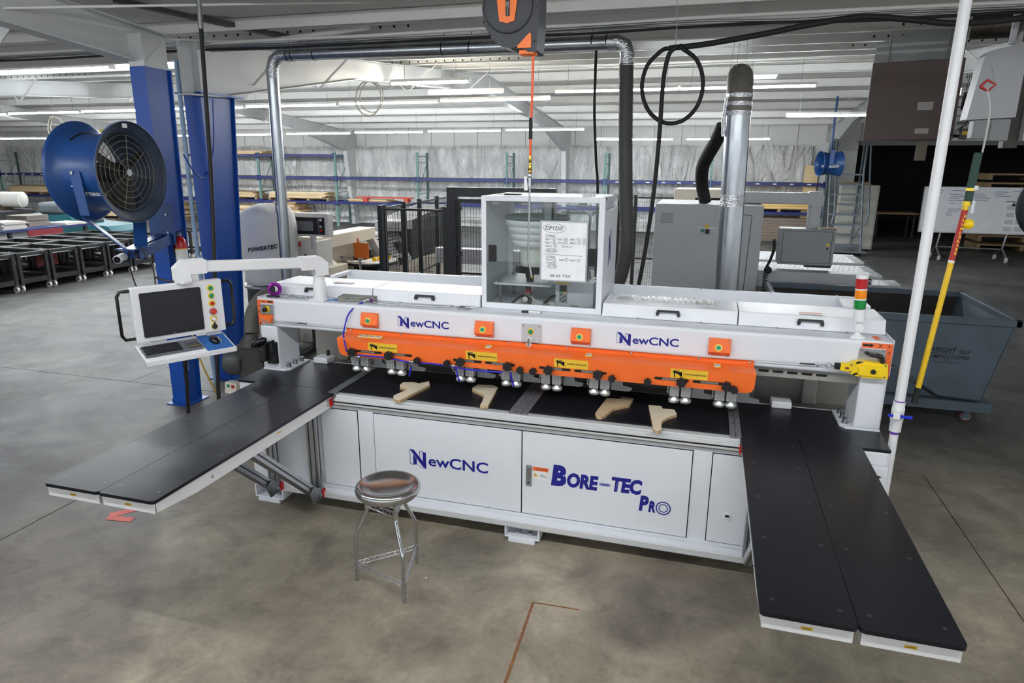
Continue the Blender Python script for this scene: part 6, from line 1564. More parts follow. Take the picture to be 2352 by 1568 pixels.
MB().box(-4.99, -4.985, 7.915, 7.922, 1.62, 1.835).build('panel_strip', M_alu, pnl)
o = thing('conveyor_beam', 'long light grey machine beam behind the wire mesh', 'beam', (-4.2, 10.2, 0))
MB().box(-4.25, -1.6, 10.15, 10.35, .97, 1.21).build('beam', pm('beam_lilac', rgb(186, 186, 194), .45), o)
for x in (-4.0, -2.9, -1.9): MB().box(x, x+.12, 10.2, 10.3, 0, .97).build('leg', M_fence, o)

# ================================================================== GREY CNC WORK CENTRE (right, behind)
gc = thing('work_centre', 'big light grey machining cabinet with a swing-arm control box and slatted beds', 'machine', (.0, 9.9, 0))
MB().box(-.68, .70, 9.30, 10.5, .05, 2.045).build('cabinet', M_cab, gc, bev=.012)
MB().tube([(.34, 9.297, 2.0), (.34, 9.297, 1.93), (.56, 9.297, 1.92), (.52, 9.297, .15)], .004, 4).build('panel_seam', M_dark, gc)
for bx0 in (-.60, -.515):
    lv = MB().box(bx0, bx0+.075, 9.294, 9.30, 1.79, 1.925).build('louvre', M_cabd, gc)
    for k in range(6): MB().box(bx0+.004, bx0+.071, 9.290, 9.295, 1.80+k*.021, 1.807+k*.021).build('louvre_slat', M_cab, lv)
MB().prism([(0,0),(.07,0),(.035,.06)], (-.03, 9.298, 1.745), (1,0,0), (0,0,1), (0,-.002,0)).build('hazard_triangle', M_yellow, gc)
text('lettering', '!', M_ink, gc, (.001, 9.2955, 1.752), (1,0,0), (0,0,1), .006, .036)
MB().box(-.12, .12, 9.297, 9.299, 1.735, 1.745).build('label_strip', M_paper, gc)
MB().cyl((-.045, 9.30, 1.705), (-.045, 9.285, 1.705), .022, 14).build('green_button', M_green, gc)
MB().box(-.01, .04, 9.28, 9.30, 1.665, 1.725).build('selector_switch', M_black, gc)
MB().box(-.52, .50, 10.9, 11.6, .1, 2.19).build('rear_cabinet', M_cream, gc, bev=.02)
MB().box(-.2, .2, 10.89, 10.9, 2.02, 2.06).build('rear_slot', M_dark, gc)
MB().box(.35, 1.42, 9.72, 9.90, 2.05, 2.20).build('swing_arm', M_cab, gc, bev=.015)
MB().prism([(-.09, -.08), (.10, -.08), (.10, .05), (.05, .10), (-.09, .10)], (1.36, 9.71, 2.12), (1,0,0), (0,0,1), (0,.2,0)).build('arm_elbow', M_cab, gc, bev=.02)
MB().cyl((1.37, 9.81, 1.74), (1.37, 9.81, 2.06), .085, 20).build('arm_post', M_cab, gc)
mc = MB().box(.95, 1.63, 9.55, 9.85, 1.27, 1.745).build('control_box', M_cabd, gc, bev=.01)
MB().tube([(.99, 9.548, 1.30), (1.59, 9.548, 1.30), (1.59, 9.548, 1.715), (.99, 9.548, 1.715), (.99, 9.548, 1.30)], .003, 4).build('door_seam', M_dark, mc)
MB().prism([(0,0),(.05,0),(.025,.045)], (1.52, 9.549, 1.53), (1,0,0), (0,0,1), (0,-.002,0)).build('hazard_triangle', M_yellow, mc)
MB().cyl((1.545, 9.55, 1.50), (1.545, 9.54, 1.50), .014, 12).build('key_lock', M_black, mc)
MB().box(1.30, 1.62, 9.58, 9.8, 1.24, 1.27).build('keyboard_tray', M_black, mc)
MB().box(1.45, 1.64, 9.6, 9.72, 1.746, 1.76).build('clipboard', M_woodd, mc)
MB().box(.70, 2.09, 9.36, 9.62, .98, 1.20).build('front_bar', M_cab, gc, bev=.008)
MB().box(.70, 2.05, 9.40, 9.6, .80, .98).build('front_bar_lower', M_cabd, gc)
for z in (1.05, 1.10, 1.15): MB().cyl((2.06, 9.358, z), (2.06, 9.352, z), .014, 10).build('bar_hole', M_dark, gc)
for (x0, x1, y0, y1) in ((.72, 2.56, 9.86, 10.35), (.72, 2.50, 10.62, 11.75), (.72, 2.55, 12.1, 13.25)):
    bd_ = MB().box(x0, x1, y0, y1, .82, 1.0).build('slat_bed', M_cab, gc, bev=.006)
    dots = MB()
    for i in range(22):
        for j in range(max(2, int((y1-y0)/.16))):
            x = x0+.10+i*(x1-x0-.2)/22+(j % 2)*.03; y = y0+.08+j*.16
            dots.cyl((x, y, 1.0), (x, y, 1.008), .010, 5)
    dots.build('bed_studs', M_whiteflat, bd_, kind='stuff')
    for k in range(7):
        y = y0+.05+k*(y1-y0-.1)/7
        MB().cyl((x1-.14, y, 1.005), (x1, y+.02, 1.012), .010, 6).build('end_hook', M_whiteflat, bd_)
MB().box(.75, 2.4, 9.9, 13.2, 0, .82).build('bed_frame', M_cabd, gc)
cc = MB()
pts = [(.80+.03*math.cos(k*.8), 9.30+.03*math.sin(k*.8), 1.18-k*.0042) for k in range(120)]
cc.tube(pts, .006, 5).tube(spline([(.86, 9.32, 1.62), (.87, 9.3, 1.5), (.84, 9.3, 1.36), (.80, 9.3, 1.25)], 4), .02, 6)
cc.build('coiled_cable', M_rubber, gc)
MB().lathe([(.02, -.015), (.05, -.02), (.05, .02), (.02, .015)], (.82, 9.29, 1.22), (0,-1,0), 16).build('cable_roll', M_rubber, gc)

# ================================================================== DUMPING HOPPER
hp = thing('dumping_hopper', 'rusty blue-grey self-dumping steel hopper on casters behind the right post', 'hopper', (2.2, 8.1, 0))
def rust_mat():
    m = pm('hopper_paint', rgb(80, 94, 106), .55, 0, .12, 3, bump=.06, bscale=40)
    nt = m.node_tree; b = nt.nodes['Principled BSDF']
    src = b.inputs['Base Color'].links[0].from_socket
    tc = nt.nodes.new('ShaderNodeTexCoord'); n = nt.nodes.new('ShaderNodeTexNoise'); n.inputs['Scale'].default_value = 5; n.inputs['Detail'].default_value = 9; n.inputs['Roughness'].default_value = .7
    nt.links.new(tc.outputs['Object'], n.inputs['Vector'])
    r = nt.nodes.new('ShaderNodeValToRGB'); r.color_ramp.elements[0].position = .60; r.color_ramp.elements[1].position = .70
    nt.links.new(n.outputs['Fac'], r.inputs[0])
    mx = nt.nodes.new('ShaderNodeMixRGB'); nt.links.new(r.outputs[0], mx.inputs[0]); nt.links.new(src, mx.inputs[1]); mx.inputs[2].default_value = rgb(92, 70, 48)+(1,)
    nt.links.new(mx.outputs[0], b.inputs['Base Color'])
    return m
M_hop = rust_mat()
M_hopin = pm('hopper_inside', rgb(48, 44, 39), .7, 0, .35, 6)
ys0, ys1 = 7.42, 9.02
side = [(1.30, .98), (2.42, .28), (2.80, .26), (2.97, 1.06), (.82, 1.06), (.84, .98)]
for y in (ys0, ys1):
    MB().prism(side, (0, y, 0), (1,0,0), (0,0,1), (0,.008,0)).build('side_plate', M_hop, hp)
# slanted floor and end plates
def plate(a, b, mat, nm):
    mb = MB(); p, q = Vector((a[0], 0, a[1])), Vector((b[0], 0, b[1])); d_ = (q-p).normalized(); n_ = Vector((-d_.z, 0, d_.x))*.004
    mb.obox((p+q)/2+Vector((0, (ys0+ys1)/2, 0)), (q-p)/2, Vector((0, (ys1-ys0)/2, 0)), n_)
    return mb.build(nm, mat, hp)
plate(side[0], side[1], M_hop, 'floor_plate'); plate(side[1], side[2], M_hop, 'floor_plate'); plate(side[2], side[3], M_hop, 'end_plate'); plate(side[4], side[5], M_hop, 'end_plate'); plate(side[5], side[0], M_hop, 'end_plate')
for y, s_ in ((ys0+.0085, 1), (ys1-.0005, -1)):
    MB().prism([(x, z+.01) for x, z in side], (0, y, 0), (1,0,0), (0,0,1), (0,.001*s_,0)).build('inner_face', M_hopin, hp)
MB().box(.80, 3.02, ys0-.03, ys0+.03, 1.04, 1.11).box(.80, 3.02, ys1-.03, ys1+.03, 1.04, 1.11).box(.78, .84, ys0-.03, ys1+.03, 1.04, 1.11).box(2.96, 3.03, ys0-.03, ys1+.03, 1.04, 1.11).build('top_rim', M_hop, hp, bev=.008)
MB().box(.9, 2.9, ys0-.02, ys0+.08, .14, .24).box(.9, 2.9, ys1-.08, ys1+.02, .14, .24).box(.9, 1.0, ys0+.08, ys1-.08, .14, .24).box(2.78, 2.9, ys0+.08, ys1-.08, .14, .24).build('base_frame', M_hop, hp)
MB().prism([(.95, .24), (2.40, .24), (1.9, .56), (1.25, .97), (1.0, .97)], (0, ys0+.10, 0), (1,0,0), (0,0,1), (0,.02,0)).build('rocker_plate', M_hop, hp)
for x, y in ((2.72, 7.50), (2.72, 8.94), (1.08, 7.50), (1.08, 8.94)):
    w_ = MB().cyl((x, y-.025, .065), (x, y+.025, .065), .065, 22).build('caster_wheel', pm('caster_maroon', rgb(70, 30, 28), .5), hp)
    MB().cyl((x, y-.028, .065), (x, y+.028, .065), .045, 18).build('wheel_hub', M_alu_dull, w_)
    MB().box(x-.03, x+.03, y-.04, y-.032, .05, .14).box(x-.05, x+.05, y-.05, y+.05, .128, .14).build('caster_fork', M_hop, w_)
for s, x, z, w, h_, sh, bo in (('WRIGHT', 2.27, .735, .24, .055, .25, .02), ('SELF', 2.535, .735, .105, .038, .1, .01), ('DUMPING HOPPER', 2.255, .672, .38, .040, .1, .01), ('DIV.', 2.42, .652, .04, .013, .1, 0), ('McCULLOUGH INDUSTRIES, INC.', 2.245, .626, .31, .017, .1, 0)):
    text('lettering', s, M_ink, hp, (x, ys0-.001, z), (1,0,0), (0,0,1), w, h_, bold=bo, shear=sh)
MB().box(2.262, 2.50, ys0-.0015, ys0-.0005, .724, .729).build('lettering_rule', M_ink, hp)

# ================================================================== RIGHT-HAND WALL SERVICES
M_heat = pm('heater_brown', rgb(92, 74, 72), .5, 0, .06, 3)
ht = thing('unit_heater', 'brown boxy unit heater hung from the roof above the whiteboard', 'heater', (2.25, 9.5, 2.9))
MB().box(1.79, 2.74, 9.45, 10.25, 2.86, 3.76).build('heater_case', M_heat, ht, bev=.008)
MB().prism([(1.80, 3.76), (2.72, 3.76), (2.72, 4.12), (2.35, 4.14), (1.80, 3.98)], (0, 9.50, 0), (1,0,0), (0,0,1), (0,.7,0)).build('supply_duct', pm('duct_dull', rgb(150, 152, 154), .4, .6), ht)
for x in (1.95, 2.55): MB().cyl((x, 9.46, 3.70), (x, 9.46, 4.2), .010, 8).build('hang_rod', M_alu_dull, ht)
for x0, z0, w, h_ in ((2.33, 3.20, .16, .09), (2.34, 2.93, .14, .06)):
    lb = MB().box(x0, x0+w, 9.445, 9.45, z0, z0+h_).build('rating_label', pm('label_greyish', rgb(176, 172, 166), .5), ht)
    mb = MB()
    for k in range(4): mb.box(x0+.01, x0+w-.015, 9.4435, 9.445, z0+.012+k*h_*.2, z0+.016+k*h_*.2)
    mb.build('label_lines', M_cabd, lb)
fg = MB()
for k in range(9): fg.tube([(2.78+k*.018, 9.50, 3.58), (2.80+k*.018, 9.48, 3.5), (2.79+k*.018, 9.48, 3.1), (2.76+k*.018, 9.50, 3.02)], .003, 5)
for z in (3.05, 3.18, 3.42, 3.55): fg.tube([(2.76, 9.48, z), (2.94, 9.48, z)], .003, 5)
fg.build('fan_guard', M_dark, ht)
MB().cyl((2.78, 9.62, 3.30), (2.98, 9.62, 3.30), .10, 14).build('fan_motor', M_black, ht)
MB().box(2.38, 2.5, 9.6, 9.7, 2.62, 2.86).build('lower_bracket', pm('bracket_tan', rgb(120, 110, 96), .6), ht)
MB().box(2.80, 2.92, 9.45, 9.55, 2.86, 2.98).build('gas_valve', pm('valve_grey', rgb(84, 86, 84), .5), ht, bev=.01)
MB().box(2.825, 2.885, 9.445, 9.45, 2.91, 2.95).build('valve_label', M_yelllab, ht)
MB().tube([(2.70, 9.52, 2.90), (3.4, 9.52, 2.90)], .018, 8).build('gas_pipe', M_dark, ht)
for k in range(3): MB().tube(spline([(2.62, 9.44, 2.98+k*.02), (2.72, 9.42, 2.90+k*.03), (2.84, 9.42, 3.02), (2.86, 9.44, 3.10)], 5), .004, 5).build('control_wire', M_rubber, ht)
ht.rotation_euler = (0, 0, -.24)
wl2 = thing('work_lamp', 'small bright clip lamp glowing beside the heater', 'lamp', (2.62, 9.3, 3.37))
MB().box(2.70, 2.745, 9.425, 9.455, 3.36, 3.44).build('lamp_lens', emit('lamp_warm', (1.0, .9, .75), 25), wl2)
MB().box(2.695, 2.75, 9.455, 9.475, 3.35, 3.45).build('lamp_body', M_black, wl2)
# electrical post with boxes
ep = thing('electrical_post', 'grey electrical enclosures on a dark steel post at the right edge', 'enclosure', (2.6, 7.4, 0))
MB().box(2.585, 2.70, 7.45, 7.56, 2.72, 4.0).build('steel_post', pm('post_bronze', rgb(72, 70, 66), .5, .4), ep)
bx_ = MB().prism([(2.20, 2.96), (2.585, 2.98), (2.585, 3.62), (2.30, 3.54), (2.26, 3.50)], (0, 7.28, 0), (1,0,0), (0,0,1), (0,.18,0)).build('switch_box', M_cab, ep, bev=.006)
MB().obox((2.44, 7.275, 3.36), (.085, 0, .03), (0,.003,0), (-.03, 0, .085)).build('box_cover', M_cab, ep)
MB().box(2.28, 2.40, 7.33, 7.45, 2.80, 2.96).box(2.43, 2.58, 7.35, 7.45, 2.78, 2.97).build('junction_box', M_cabd, ep, bev=.004)
MB().cyl((2.48, 7.36, 3.60), (2.48, 7.36, 4.0), .03, 12).build('conduit', M_cab, ep)
MB().box(2.70, 3.05, 7.36, 7.50, 2.78, 3.35).build('panel_board', M_cab, ep, bev=.006)
MB().cyl((2.30, 7.9, 3.86), (3.2, 7.6, 3.83), .13, 20).build('flue_pipe', pm('flue_dark', rgb(90, 84, 76), .35, .7, .3, 12), ep)
bf = thing('hanging_fan', 'dark round fan guard cut off by the right edge of the view', 'fan', (2.95, 7.15, 0))
MB().lathe([(.02, .06), (.30, .05), (.345, .02), (.35, 0), (.345, -.03), (.30, -.06), (.02, -.07)], (3.02, 7.1, 2.22), (-.2, -1, 0), 40).build('fan_head', pm('guard_navy', rgb(26, 32, 42), .6, 0, .2, 40, bump=.4, bscale=120), bf)
MB().cyl((3.06, 7.2, 2.3), (3.06, 7.2, 3.95), .025, 12).build('hang_pole', M_black, bf)

# small blue ceiling fan, ladder, cabinet, whiteboard
f2 = thing('drum_fan', 'small blue drum fan hanging from a pole near the rolling ladder', 'fan', (3.02, 20, 2.58))
MB().lathe([(.335, .26), (.31, .22), (.285, .15), (.28, -.15), (.31, -.22), (.335, -.26), (.32, -.26), (.27, 0), (.32, .26), (.335, .26)], (3.02, 20, 2.60), (1, .25, 0), 32, caps=False).build('drum', M_fanblue, f2)
MB().box(2.97, 3.07, 19.66, 19.68, 2.55, 2.98).box(2.97, 3.07, 19.66, 20.34, 2.96, 2.98).build('hanger_strap', M_fanblue, f2)
MB().cyl((3.02, 20, 2.98), (3.02, 20, 4.3), .03, 10).build('hang_pole', M_fanblue, f2)
text('lettering', 'PATTERSON', M_paper, f2, (2.80, 19.70, 2.50), (1,.0,0), (0,0,1), .42, .07, bold=.02, shear=.15)
ld = thing('rolling_ladder', 'grey rolling warehouse ladder with handrails standing by the white cabinet', 'ladder', (4.0, 22, 0))
M_lad = pm('ladder_grey', rgb(112, 124, 132), .4, .3)
for x in (3.45, 4.35):
    MB().tube([(x, 21.4, .1), (x, 22.4, 2.35), (x, 22.4, 3.25), (x+.02, 22.9, 3.25), (x, 22.9, .1)], .032, 7).build('side_rail', M_lad, ld)
    MB().tube([(x+.05, 21.5, .9), (x+.12, 21.6, 1.2), (x+.05, 22.25, 3.28), (x, 22.45, 3.3)], .028, 7).build('handrail', M_lad, ld)
    for k in range(3): MB().tube([(x, 22.9, .3+k*.7), (x, 21.65+k*.32, .9+k*.65)], .014, 6).build('side_brace', M_lad, ld)
for k in range(8):
    y = 21.45+k*.135; z = .28+k*.285
    MB().box(3.47, 4.33, y, y+.2, z, z+.05).build('tread', M_lad, ld)
MB().box(3.4, 4.5, 21.35, 22.95, .10, .14).build('ladder_base', M_lad, ld)
for x in (3.45, 4.35):
    for y in (21.45, 22.85): MB().cyl((x-.02, y, .05), (x+.02, y, .05), .05, 12).build('caster', M_rubber, ld)
cbn = thing('storage_cabinet', 'tall off-white sheet cabinet behind the rolling ladder', 'cabinet', (4.4, 23.3, 0))
MB().box(3.92, 4.98, 23.0, 23.5, .04, 1.98).build('cabinet_body', pm('cabinet_ivory', rgb(176, 176, 168), .5), cbn, bev=.01)
MB().box(4.93, 4.95, 22.985, 23.0, .1, 1.95).box(4.43, 4.44, 22.99, 23.0, .1, 1.95).build('door_edge', M_cabd, cbn)
MB().box(3.95, 4.95, 23.05, 23.45, 0, .04).build('cabinet_plinth', M_dark, cbn)
for k in range(3): MB().box(3.9+k*.05, 4.75-k*.03, 23.05, 23.35, 1.985+k*.03, 2.01+k*.03).build('board_on_top', M_woodd, cbn)
wb_ = thing('mobile_whiteboard', 'large white writing board on a castered stand in front of the dark store', 'whiteboard', (7.2, 21.6, 0))
MB().box(5.80, 8.75, 21.5, 21.55, .77, 1.99).build('board_face', pm('wb_grey', rgb(224, 226, 230), .3), wb_)
MB().box(5.78, 8.77, 21.49, 21.56, 1.98, 2.01).box(5.78, 8.77, 21.49, 21.56, .75, .78).box(5.775, 5.80, 21.49, 21.56, .75, 2.01).build('board_frame', M_alu, wb_)
for x in (6.38, 8.0):
    MB().tube([(x, 21.6, .8), (x-.05, 21.6, .35), (x-.06, 21.2, .14)], .025, 8).tube([(x-.05, 21.6, .35), (x-.06, 22.0, .14)], .025, 8).build('stand_leg', M_alu_dull, wb_)
    for y in (21.2, 22.0): MB().cyl((x-.08, y, .075), (x-.04, y, .075), .075, 14).build('caster', M_cab, wb_)
MB().tube([(6.33, 21.6, .35), (7.95, 21.6, .33)], .022, 8).build('stand_bar', M_alu_dull, wb_)
M_bluepen = pm('marker_blue', rgb(110, 126, 168), .5)
rw = random.Random(11)
for x, z, n_ in ((5.92, 1.90, 2), (6.42, 1.90, 1), (6.40, 1.80, 4), (6.38, 1.56, 1), (6.36, 1.40, 4), (7.0, 1.82, 4), (7.45, 1.88, 3), (7.85, 1.90, 1)):
    for k in range(n_):
        MB().box(x+rw.uniform(0, .08), x+.18+rw.uniform(0, .25), 21.494, 21.5, z-k*.055, z-k*.055+.014).build('written_line', M_bluepen, wb_)
cal = MB().box(7.78, 8.6, 21.488, 21.498, .80, 1.62).build('wall_planner', M_paper, wb_)
MB().box(7.78, 8.6, 21.484, 21.489, 1.625, 1.64).build('planner_bar', M_ink, wb_)
for j in range(4):
    for i in range(3): MB().box(7.83+i*.26, 8.03+i*.26, 21.485, 21.4885, .84+j*.19, .96+j*.19).build('planner_month', pm('planner_grid', rgb(196, 198, 206), .6), cal)
MB().prism([(0,0),(.12,0),(.06,.10)], (7.92, 21.486, 1.66-.14), (1,0,0), (0,0,1), (0,-.002,0)).build('planner_logo', M_ink, cal)
pt_ = thing('pallet_stack', 'wooden pallets stacked in the dark store behind the whiteboard', 'pallet', (9.0, 25, 0))
for k in range(9): MB().box(8.3, 9.6, 24.5, 25.6, .14+k*.27, .19+k*.27).box(8.3, 8.4, 24.5, 25.6, 0+k*.27, .14+k*.27).box(9.5, 9.6, 24.5, 25.6, 0+k*.27, .14+k*.27).build('pallet_deck', M_woodd, pt_)
dcart = thing('dark_cart', 'low dark work cart inside the unlit store left of the whiteboard', 'cart', (6.4, 27.8, 0))
MB().box(5.9, 7.3, 27.4, 28.4, .86, .92).build('cart_top', M_woodd, dcart)
for x in (6.0, 7.2):
    for y in (27.5, 28.3): MB().box(x-.03, x+.03, y-.03, y+.03, 0, .86).build('leg', M_fence, dcart)
pp_ = thing('paper_tube_column', 'upright tan paper-wrapped column beside the small blue fan', 'column', (3.45, 25.2, 0))
MB().box(3.1, 3.5, 25.2, 25.6, 0, 2.55).build('tan_wrap', M_woodp, pp_)
MB().box(3.55, 3.75, 25.3, 25.7, 0, 3.3).build('grey_core', M_steelw, pp_)

# ================================================================== PALLET RACK ALONG THE FAR WALL
rk = thing('pallet_rack', 'long green and blue pallet rack along the plastic-covered far wall', 'rack', (-14, 25.5, 0))
UX = [-33.1, -29.45, -25.8, -22.1, -18.45, -14.79, -11.14, -7.46, -3.71, 0.02, 3.75]
for i, x in enumerate(UX):
    h_ = 2.96
    u = MB().box(x-.045, x+.045, 24.98, 25.05, .01, h_).build('upright_post', M_rackg, rk)
    hl = MB()
    z = .12
    while z < h_-.05:
        hl.box(x-.024, x-.010, 24.976, 24.981, z, z+.035).box(x+.010, x+.024, 24.976, 24.981, z, z+.035); z += .075
    hl.build('post_slots', M_dark, u, kind='stuff')
    MB().box(x-.04, x+.04, 25.95, 26.02, .01, h_).build('upright_post', M_rackgd, rk)
    for z in (.3, 1.35, 2.55, 2.80):
        MB().box(x-.015, x+.015, 25.05, 25.95, z, z+.03).build('frame_strut', M_rackg, rk)
    for z0, z1 in ((.3, 1.35), (1.35, 2.55)): MB().bar((x, 25.06, z0), (x, 25.94, z1), .03, .02, up=(1,0,0)).build('frame_diagonal', M_rackg, rk)
    MB().box(x-.08, x+.08, 24.95, 25.09, 0, .012).build('post_foot', M_rackg, rk)
for a, b in zip(UX, UX[1:]):
    levels = [(.90, 1.0), (1.88, 1.98)]
    if -23 < a < -17: levels.append((2.78, 2.88))
    for z0, z1 in levels:
        for y in (24.96, 25.98):
            bm_ = MB().box(a+.05, b-.05, y, y+.05, z0, z1).build('beam', M_rackb, rk)
            if y < 25:
                MB().box(a+.02, a+.09, y-.012, y+.04, z0-.07, z1+.05).box(b-.09, b-.02, y-.012, y+.04, z0-.07, z1+.05).build('beam_clip', M_rackb, bm_)
                if abs(z0-1.88) < .01 and (b < -20 or a > -4):
                    for k in range(6): MB().box(a+.4+k*.55, a+.52+k*.55, y-.004, y, z0+.035, z0+.07).build('bay_tag', M_paper, bm_)
    if a > -23:
        wd = MB()
        for k in range(60): wd.box(a+.06+k*.0595, a+.064+k*.0595, 24.97, 26.0, 1.985, 1.990)
        wd.build('wire_deck', M_alu_dull, rk, kind='stuff')

# lumber on the rack and on the floor: every stack a thing, every visible layer a board
rl = random.Random(21)
def lumber(label, x0, x1, y0, y1, z0, n_, th, mats, pallet=False, jag=.25):
    t = thing('lumber_stack', label, 'lumber', ((x0+x1)/2, (y0+y1)/2, z0), 'lumber stacks along the far wall')
    z = z0
    if pallet:
        for k in range(4):
            xx_ = x0+.05+k*(x1-x0-.2)/3
            MB().box(xx_, xx_+.1, y0, y1, z, z+.09).build('pallet_bearer', M_woodd, t)
        MB().box(x0, x1, y0, y0+.1, z+.09, z+.11).build('pallet_board', M_woodd, t)
        z += .11
    for k in range(n_):
        a = x0+rl.uniform(0, jag)*(1 if k > 1 else .3); b = x1-rl.uniform(0, jag)
        MB().box(a, b, y0+rl.uniform(0, .05), y1, z, z+th*.92).build('board', mats[rl.randrange(len(mats))], t)
        z += th
    return t
WM = [M_woodp, M_woodp, M_woodd, pm('pale_board', rgb(224, 204, 168), .6, 0, .1, 5, stretch=(.6, 6, 9))]
lumber('jumbled boards on pallets on the rack shelf left of the drum fan', -29.2, -26.2, 25.1, 25.9, 1.0, 7, .05, WM, True, .8)
lumber('loose offcut boards on the rack shelf at the left edge', -32.9, -29.8, 25.1, 25.9, 1.0, 6, .05, WM, True, .8)
lumber('sheet boards stacked on the floor behind the sweeper', -30.0, -26.0, 24.9, 25.9, .0, 9, .06, WM, True, .5)
lumber('boards stacked on the floor behind the drum fan', -25.6, -22.4, 24.9, 25.9, .0, 11, .06, WM, True, .4)
lumber('thin sheets on the rack shelf seen between the two blue columns', -21.9, -18.7, 25.1, 25.9, 1.0, 5, .045, WM, True, .3)
lumber('flat boards on the rack top bay beside the second blue column', -21.9, -18.0, 25.0, 25.9, 2.885, 4, .035, WM, False, .6)
lumber('pale boards on the floor seen between the blue columns', -21.8, -18.8, 24.9, 25.9, .0, 9, .07, WM, True, .3)
lumber('boards on the rack shelf above the filter bag', -18.2, -15.2, 25.1, 25.9, 1.0, 5, .05, WM, True, .4)
lumber('crib of rough boards on the floor right of the galvanised duct', -17.9, -16.5, 24.9, 25.8, .0, 12, .07, [M_woodd, M_woodp], True, .3)
lumber('mixed planks on the rack shelf behind the control screen', -14.5, -12.2, 25.1, 25.9, 1.0, 2, .05, WM, False, .6)
lumber('yellow pine beams on the rack shelf under the grey swing arm', .4, 3.4, 25.0, 25.9, 1.0, 4, .09, [pm('yellow_pine', rgb(228, 192, 120), .55, 0, .1, 5, stretch=(.6, 6, 9))], True, .1)
o = thing('red_beam', 'long red painted beam lying on the rack shelf', 'beam', (-12.5, 25.2, 1.0))
MB().box(-13.9, -11.4, 25.0, 25.12, 1.16, 1.22).box(-13.6, -13.4, 25.0, 25.3, 1.0, 1.16).box(-11.8, -11.6, 25.0, 25.3, 1.0, 1.16).build('beam', pm('beam_red', rgb(178, 66, 44), .5), o)
o = thing('brown_sheet_stack', 'stack of brown panels on the floor under the rack beside the control box', 'lumber', (2.2, 25.4, 0))
for k in range(8): MB().box(.5, 3.3, 24.9, 25.9, k*.1, k*.1+.095).build('panel', pm('panel_umber', rgb(120, 106, 94), .5, 0, .1, 4), o)

# ================================================================== BLACK CARTS AND LEFT BACKGROUND
def make_cart():
    t = thing('tool_cart', 'black steel shop cart', 'cart', (0, 0, 0))
    W_, D_, H_ = .66, 1.30, .78
    M_ct = pm('cart_black', rgb(22, 23, 25), .45, 0, .15, 6)
    MB().box(-D_, 0, -W_/2, -W_/2+.05, H_-.07, H_).box(-D_, 0, W_/2-.05, W_/2, H_-.07, H_).box(-D_, -D_+.05, -W_/2+.05, W_/2-.05, H_-.07, H_).box(-.05, 0, -W_/2+.05, W_/2-.05, H_-.07, H_).build('top_rim', M_ct, t, bev=.012)
    MB().box(-D_+.05, -.05, -W_/2+.05, W_/2-.05, H_-.10, H_-.09).build('top_tray', pm('tray_grey', rgb(84, 88, 92), .5), t)
    for x in (-D_+.04, -.04):
        for y in (-W_/2+.04, W_/2-.04):
            MB().box(x-.03, x+.03, y-.03, y+.03, .14, H_-.07).build('leg', M_ct, t)
            w_ = MB().cyl((x-.015, y-.018, .06), (x-.015, y+.018, .06), .06, 16).build('caster', pm('caster_cream', rgb(200, 200, 192), .5), t)
            MB().cyl((x-.015, y-.02, .06), (x-.015, y+.02, .06), .035, 12).box(x-.045, x+.03, y-.03, y+.03, .128, .14).box(x-.03, x, y-.028, y-.022, .06, .13).build('caster_fork', M_alu_dull, w_)
    MB().box(-D_+.03, -.03, -W_/2+.03, W_/2-.03, .20, .215).box(-D_+.02, -.02, -W_/2+.02, -W_/2+.04, .16, .26).box(-D_+.02, -.02, W_/2-.04, W_/2-.02, .16, .26).box(-.04, -.02, -W_/2+.04, W_/2-.04, .16, .26).build('lower_shelf', M_ct, t)
    return t
proto = make_cart()
ORD = ['first', 'second', 'third', 'fourth', 'fifth', 'sixth', 'seventh']
first = True
for r_ in range(2):
    for k in range(7):
        lab = '%s black shop cart from the left in the %s row of castered carts' % (ORD[k], 'front' if r_ == 0 else 'rear')
        loc = (-13.05-1.36*r_, 9.52+k*.70, 0)
        if first: proto.location = loc; proto['label'] = lab; first = False; c_ = proto
        else: c_ = copy_tree(proto, None, loc, 0.0, lab)
        c_['group'] = 'castered black shop carts'
rl2 = random.Random(4)
o = thing('red_bin_panel', 'dark red panel hanging on the side of the front cart row', 'panel', (-13.9, 11.0, .3))
MB().box(-13.92, -13.90, 10.95, 11.45, .32, .70).build('panel', pm('panel_maroon', rgb(120, 34, 40), .5), o)
o = thing('red_bin_panel', 'dark red panel at the left edge under the front cart row', 'panel', (-13.9, 9.5, .3))
MB().box(-13.92, -13.90, 9.25, 9.85, .30, .70).build('panel', pm('panel_maroon', rgb(120, 34, 40), .5), o)
ct = thing('tool_cart', 'single black cart standing apart between the two blue columns', 'cart', (-13.3, 15.2, 0))
for ch in list(proto.children):
    copy_tree(ch, ct)
bt = thing('blue_table', 'long low blue-edged table carrying stacks of grey panels', 'table', (-17.6, 13.5, 0))
MB().box(-18.4, -16.9, 10.5, 15.2, .78, .84).build('table_top', pm('table_blue', rgb(30, 44, 92), .5), bt)
for y in (10.7, 12.8, 15.0):
    for x in (-18.3, -17.0): MB().box(x-.04, x+.04, y-.04, y+.04, 0, .78).build('leg', M_fence, bt)
MB().box(-16.9, -16.88, 13.2, 14.2, .42, .80).build('red_panel', pm('panel_maroon', rgb(120, 34, 40), .5), bt)
